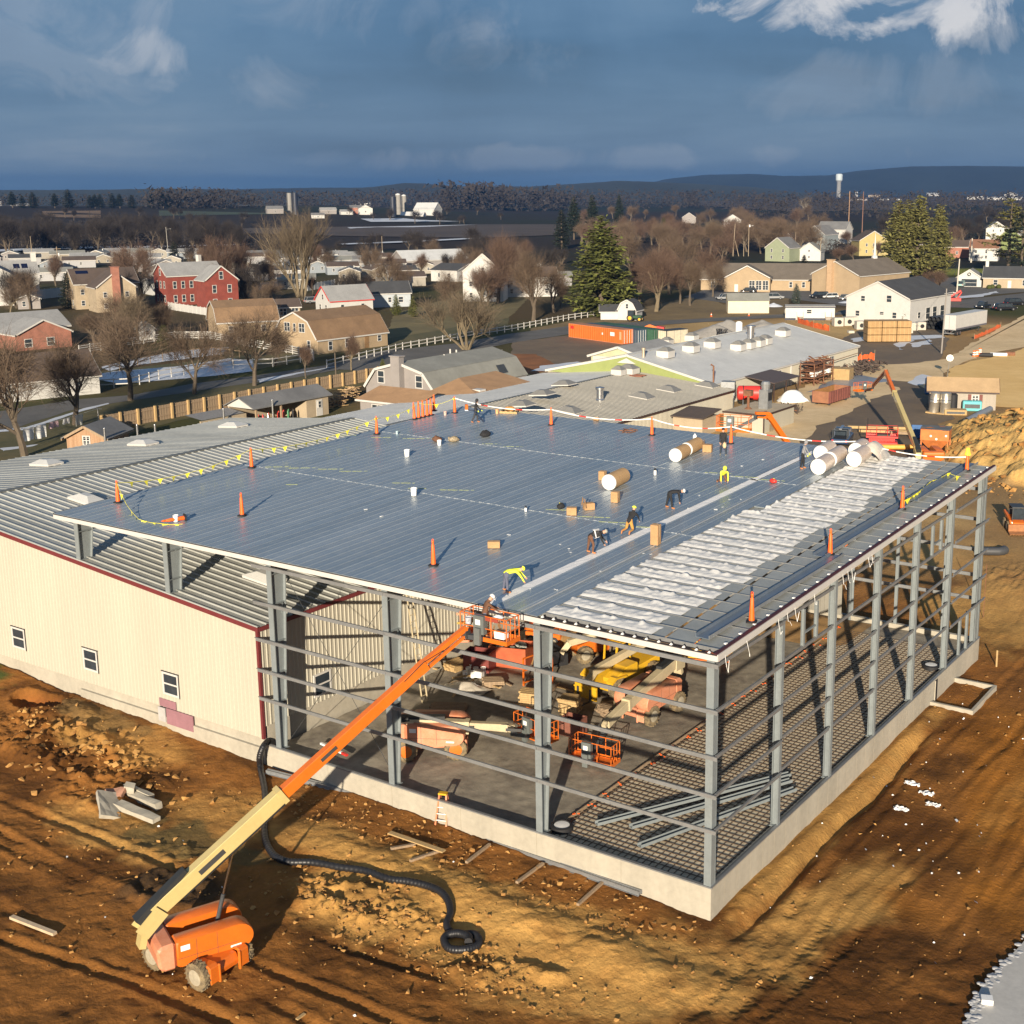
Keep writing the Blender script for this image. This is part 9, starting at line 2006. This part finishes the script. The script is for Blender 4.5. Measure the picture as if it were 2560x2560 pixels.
def evergreen(label,u,v,H,kind,mt_,w=1.0,name='pine_tree',group='evergreens',far=0):
    k = (kind,mt_.name)
    if k not in EV: c_ = CV[kind][1].copy();c_.materials.clear();c_.materials.append(mt_);EV[k] = c_
    p = UD(u,far) if far else UG(u,v);T = thing(name,label,'tree',p,(u*.91) % 6.28,group);s = H/10;T.scale = (s*w,s*w,s)
    for n_,m_ in (('trunk',CV[kind][0]),('crown',EV[k])): KIDS.setdefault(T.name,[]).append(link(n_,m_,T))
for a in ((1134,596,22.5,'spruce',SPR,1.45,'spruce_tree','big sunlit green spruce in the middle of the village'),(1083,452,26,'pine',DKG,.9,'pine_tree','dark evergreen left of the big spruce top'),(1118,447,27,'pine',DKG,.9,'pine_tree','dark evergreen just behind the big spruce'),(1060,470,20,'dense',DKG,1.3,'pine_tree','broad dark evergreen left behind the big spruce'),(1168,430,27,'spruce',DKG,.75,'spruce_tree','pointed dark spruce right of the big spruce top'),(1252,450,13,'dense',ARB,1.2,'cedar_tree','olive green cedar among bare trees right of the big spruce'),
          (1690,545,25.5,'pine',PINE,1.0,'pine_tree','leftmost of the three tall olive pines'),(1728,545,27,'pine',PINE,1.0,'pine_tree','middle and tallest of the three olive pines'),(1768,540,24,'pine',PINE,.9,'pine_tree','rightmost of the three tall olive pines'),(1712,520,25,'pine',PINE,1.0,'pine_tree','olive pine filling the gap behind the three tall ones'),(1902,515,25.5,'open',PINE,1.15,'pine_tree','open-branched pine at the right edge'),(1925,525,22,'open',DKG,1.0,'pine_tree','darker pine behind the one at the right edge'),
          (1502,573,5.2,'dense',BLSP,1.35,'blue_spruce','small rounded blue spruce in front of the church wing'),(1707,610,5.3,'dense',ARB,.75,'arborvitae','cone-shaped arborvitae at the corner of the white workshop'),(748,595,5.0,'dense',SPR,1.3,'evergreen_shrub','left green shrub below the grey-blue house'),(780,598,4.8,'dense',SPR,1.35,'evergreen_shrub','right green shrub below the grey-blue house'),(723,712,3.0,'dense',SPR,1.2,'evergreen_shrub','small evergreen at the left end of the gambrel house'),
          (128,582,9,'dense',DKG,1.2,'cedar_tree','dark cedar at the left corner of the cream brick house'),(190,585,5.5,'dense',ARB,2.3,'evergreen_shrub','broad round olive bush in front of the cream brick house'),(330,497,9,'dense',DKG,1.6,'evergreen_shrub','dark evergreen clump by the light pole'),(310,652,4,'dense',ARB,1.7,'evergreen_shrub','olive bush below the garden shed'),(1462,430,9,'dense',DKG,1.5,'cedar_tree','dark round cedar left of the sycamore'),(1517,497,3.5,'dense',DKG,2.0,'evergreen_shrub','dark hedge bush in front of the slate grey house')):
    u,v,H_,kd,mt_,w,nm,lab = a;evergreen(lab,u,v,H_,kd,mt_,w,nm)
for i,(u,v,h) in enumerate(((21,384,22),(40,384,17),(60,385,22),(101,391,20),(127,386,26),(168,383,18),(177,383,19),(187,384,20),(210,383,21),(224,383,20),(247,380,19),(284,378,20),(306,378,21),(317,378,20))):
    evergreen('dark pine on the far left skyline',u,v,h*.80,'dense' if i % 3 else 'pine',DKG,1.9 if i % 3 else 1.5,'pine_tree','dark pines on the far left skyline',1545)
k = MB()
for i in range(16):
    p = U(1790+i*5,519,0);k.ball((p.x,p.y,.9),1.5,8,6,(1.5,1,.9))
tag(k.build('hedge',M('hedge_green',(.05,.06,.012),.95,0,.3,1.5,.6,4),smooth=True),'long clipped green hedge behind the white garage','hedge')
for u,v in ((1872,544),(1884,544),(1866,545)):
    p = U(u,v);k = MB();k.ball((0,0,.5),.8,9,6,(1,1,.85));tag(k.build('round_bush',MATS['hedge_green'],loc=p,smooth=True),'small clipped bush under the windows of the charcoal-roofed house','bush','clipped bushes')
# distant woods that read as one mass
def wood(name,spans,mt_,seed,hs=None):
    r = random.Random(seed);k = MB()
    for sp in spans:
        for i in range(sp[-1]):
            t = r.random();u = sp[0]+(sp[1]-sp[0])*t
            if hs: p = UG(u,sp[2]+(sp[3]-sp[2])*t+r.uniform(-1,1));s = r.uniform(*hs)
            else: p,s = UD(u,r.uniform(sp[4],sp[5]),sp[2]+(sp[3]-sp[2])*t);s *= r.uniform(.55,1.05)
            for j in range(22):
                z_ = r.uniform(.05,1.0);c_ = p+Vector((r.gauss(0,s*.28),r.gauss(0,s*.28),s*z_));a = s*r.uniform(.07,.17);k.add([c_+Vector((r.uniform(-1,1),r.uniform(-1,1),r.uniform(-.8,1)))*a for _ in range(3)],[(0,1,2)])
    tag(k.build(name,mt_,fix=False),kind='stuff')
wood('far_wood',[(-20,320,366,366,1750,1900,130),(280,480,353,358,1500,1700,190),(480,700,362,358,1900,2400,130),(690,850,357,357,2400,2900,90),(835,950,344,348,1900,2100,110),(940,1080,352,354,2000,2300,120),(1060,1330,357,358,2200,2900,150),(1300,1570,360,361,2000,2900,150),(1560,1960,361,360,2000,2900,200),(1640,1960,372,374,1300,1700,70),(1420,1660,370,372,1400,1800,60)],DKTW,4)
wood('woodland_undergrowth',[(-10,480,470,474,420),(-10,480,452,455,380),(-10,300,432,436,200),(1100,1560,455,462,220),(1640,1932,450,455,200),(1560,1660,480,480,60)],DKTW,5,(3,7))
# poles
def pole(label,u,v,vt,r=.14,mt_=None,arm=False,lamp=False,lean=0,tank=False):
    p = U(u,v,0);p.z = hz(p.x,p.y);d = (p-CAMP).length;h = (v-vt)*d/2439*1.02;T = thing('utility_pole',label,'pole',p,rdir(u),'poles');mt_ = mt_ or M('pole_wood',(.34,.27,.19),.9,0,.15,2)
    k = MB();k.tube([(0,0,-.2),(lean*h,0,h)],[r,r*.7],8);k.build('shaft',mt_,T)
    if arm: k = MB();k.bar((-1.1,0,h*.93),(1.1,0,h*.93),.1,.12);k.build('crossarm',mt_,T)
    if lamp: k = MB();k.bar((0,0,h*.92),(1.6,0,h*.95),.06,.06);k.box((1.7,0,h*.94),(.5,.25,.12));k.build('lamp_arm',GIRT,T)
    if tank: k = MB();k.lathe((.35,-.1,h*tank),[(.3,0),(.3,1.0)],10);k.build('transformer',WHITEP,T)
    return T
PL = [(1383,483,425,.16,None,False,False,.05,False,'leaning pale pole at the left of the pole group behind the church'),(1394,483,455,.14,None,False,False,-.25,False,'short slanting prop pole of the pole group'),(1403,483,456,.13,None,False,False,0,False,'short upright pole in the pole group'),(1412,483,425,.15,None,True,True,0,.9,'pole with a transformer at the right of the pole group'),(1600,455,365,.30,M('rusty_pole',(.30,.19,.12),.9,0,.3,.6),False,False,0,False,'taller of the two tall brown transmission poles, left'),(1626,450,365,.28,M('rusty_pole_dark',(.20,.11,.08),.9,0,.3,.6),False,False,0,False,'right-hand tall brown transmission pole'),
      (1711,538,480,.16,None,False,True,.06,False,'pale lamp pole in front of the three pines'),(1804,566,494,.2,M('white_pole',(.52,.48,.40),.8),False,False,.03,False,'whitish pole at the right end of the parking lot'),(1776,667,552,.15,M('grey_pole',(.24,.22,.20),.8),False,True,.03,False,'grey wooden pole in front of the box trailer'),(1547,492,450,.16,None,True,False,.02,False,'pole behind the small white gabled house'),(318,484,433,.14,M('pale_pole',(.36,.34,.30),.8),False,True,-.02,False,'tall pale light pole behind the park on the left'),(113,525,472,.14,None,True,False,-.02,.7,'pole with a white transformer left of the cream brick house'),
      (62,500,452,.12,None,False,False,0,.3,'thin pole with a white can at the far left'),(634,713,667,.13,M('dark_pole',(.10,.08,.06),.9),False,False,0,False,'short brown wooden pole on the lawn by the plank fence'),(682,522,487,.13,None,False,False,0,False,'pale pole among the mobile homes'),(1500,486,440,.12,None,False,False,0,False,'thin pole by the pale green house'),(1719,432,402,.12,None,False,False,0,False,'thin pole far off above the pines'),(948,707,660,.08,STEELB,False,False,0,False,'thin bright pole beside the gambrel house roof'),(1832,495,453,.3,M('white_pole',(.52,.48,.40)),False,False,0,False,'white pillar left of the red-brown roofed house'),
      (722,492,448,.12,None,False,False,0,False,'thin brown pole behind the mobile homes'),(174,452,402,.22,BLACK,False,False,-.02,False,'black pole standing in the wood on the left, left one'),(210,444,402,.2,BLACK,False,False,0,False,'black pole standing in the wood on the left, right one')]
PT = {}
for (u,v,vt,r_,mt_,arm,lamp,lean,tank,lab) in PL: PT[(u,v)] = pole(lab,u,v,vt,r_,mt_,arm,lamp,lean,tank)
def wire(label,pts,r=.035,sag=1.2):
    k = MB()
    for i in range(len(pts)-1):
        a,b = Vector(pts[i]),Vector(pts[i+1]);k.tube([a.lerp(b,j/16)-Vector((0,0,sag*4*(j/16)*(1-j/16))) for j in range(17)],r,4,False)
    tag(k.build('power_line',GREYD),label,'power line','overhead lines')
def ptop(u,v,f=.96):
    T = PT[(u,v)];d = (Vector(T.location)-CAMP).length;vt = [q for q in PL if (q[0],q[1]) == (u,v)][0][2];return Vector(T.location)+Vector((0,0,(v-vt)*d/2439*1.02*f))
wire('power line from the transformer pole to the pole behind the white gabled house',[ptop(1412,483),ptop(1547,492)]);wire('overhead line from the left tall brown pole to the right one and beyond',[ptop(1600,455),ptop(1626,450),ptop(1626,450)+Vector((180,260,-8))],.06,3);wire('overhead line from the left tall brown pole away to the left',[ptop(1600,455),ptop(1600,455)+Vector((-420,-60,-6))],.06,5)
wire('lamp wire from the pale lamp pole to the whitish pole',[ptop(1711,538),ptop(1804,566)]);wire('wire from the whitish pole to the grey wooden pole',[ptop(1804,566),ptop(1776,667)],.03,1.5)
# air
k = MB();k.mm(-7600,6500,-420,8300,-40,128)
HZ = bpy.data.materials.new('haze_air');HZ.use_nodes = True;nt = HZ.node_tree;nt.nodes.clear();v_ = N('ShaderNodeVolumePrincipled');v_.inputs['Color'].default_value = (.05,.17,.44,1);v_.inputs['Density'].default_value = .00009;v_.inputs['Anisotropy'].default_value = 0.0  # haze colour kept dark, standing in for cloud shade over the far land
mo = N('ShaderNodeOutputMaterial');L(v_.outputs[0],mo.inputs['Volume'])
tag(k.build('haze',HZ),kind='stuff')
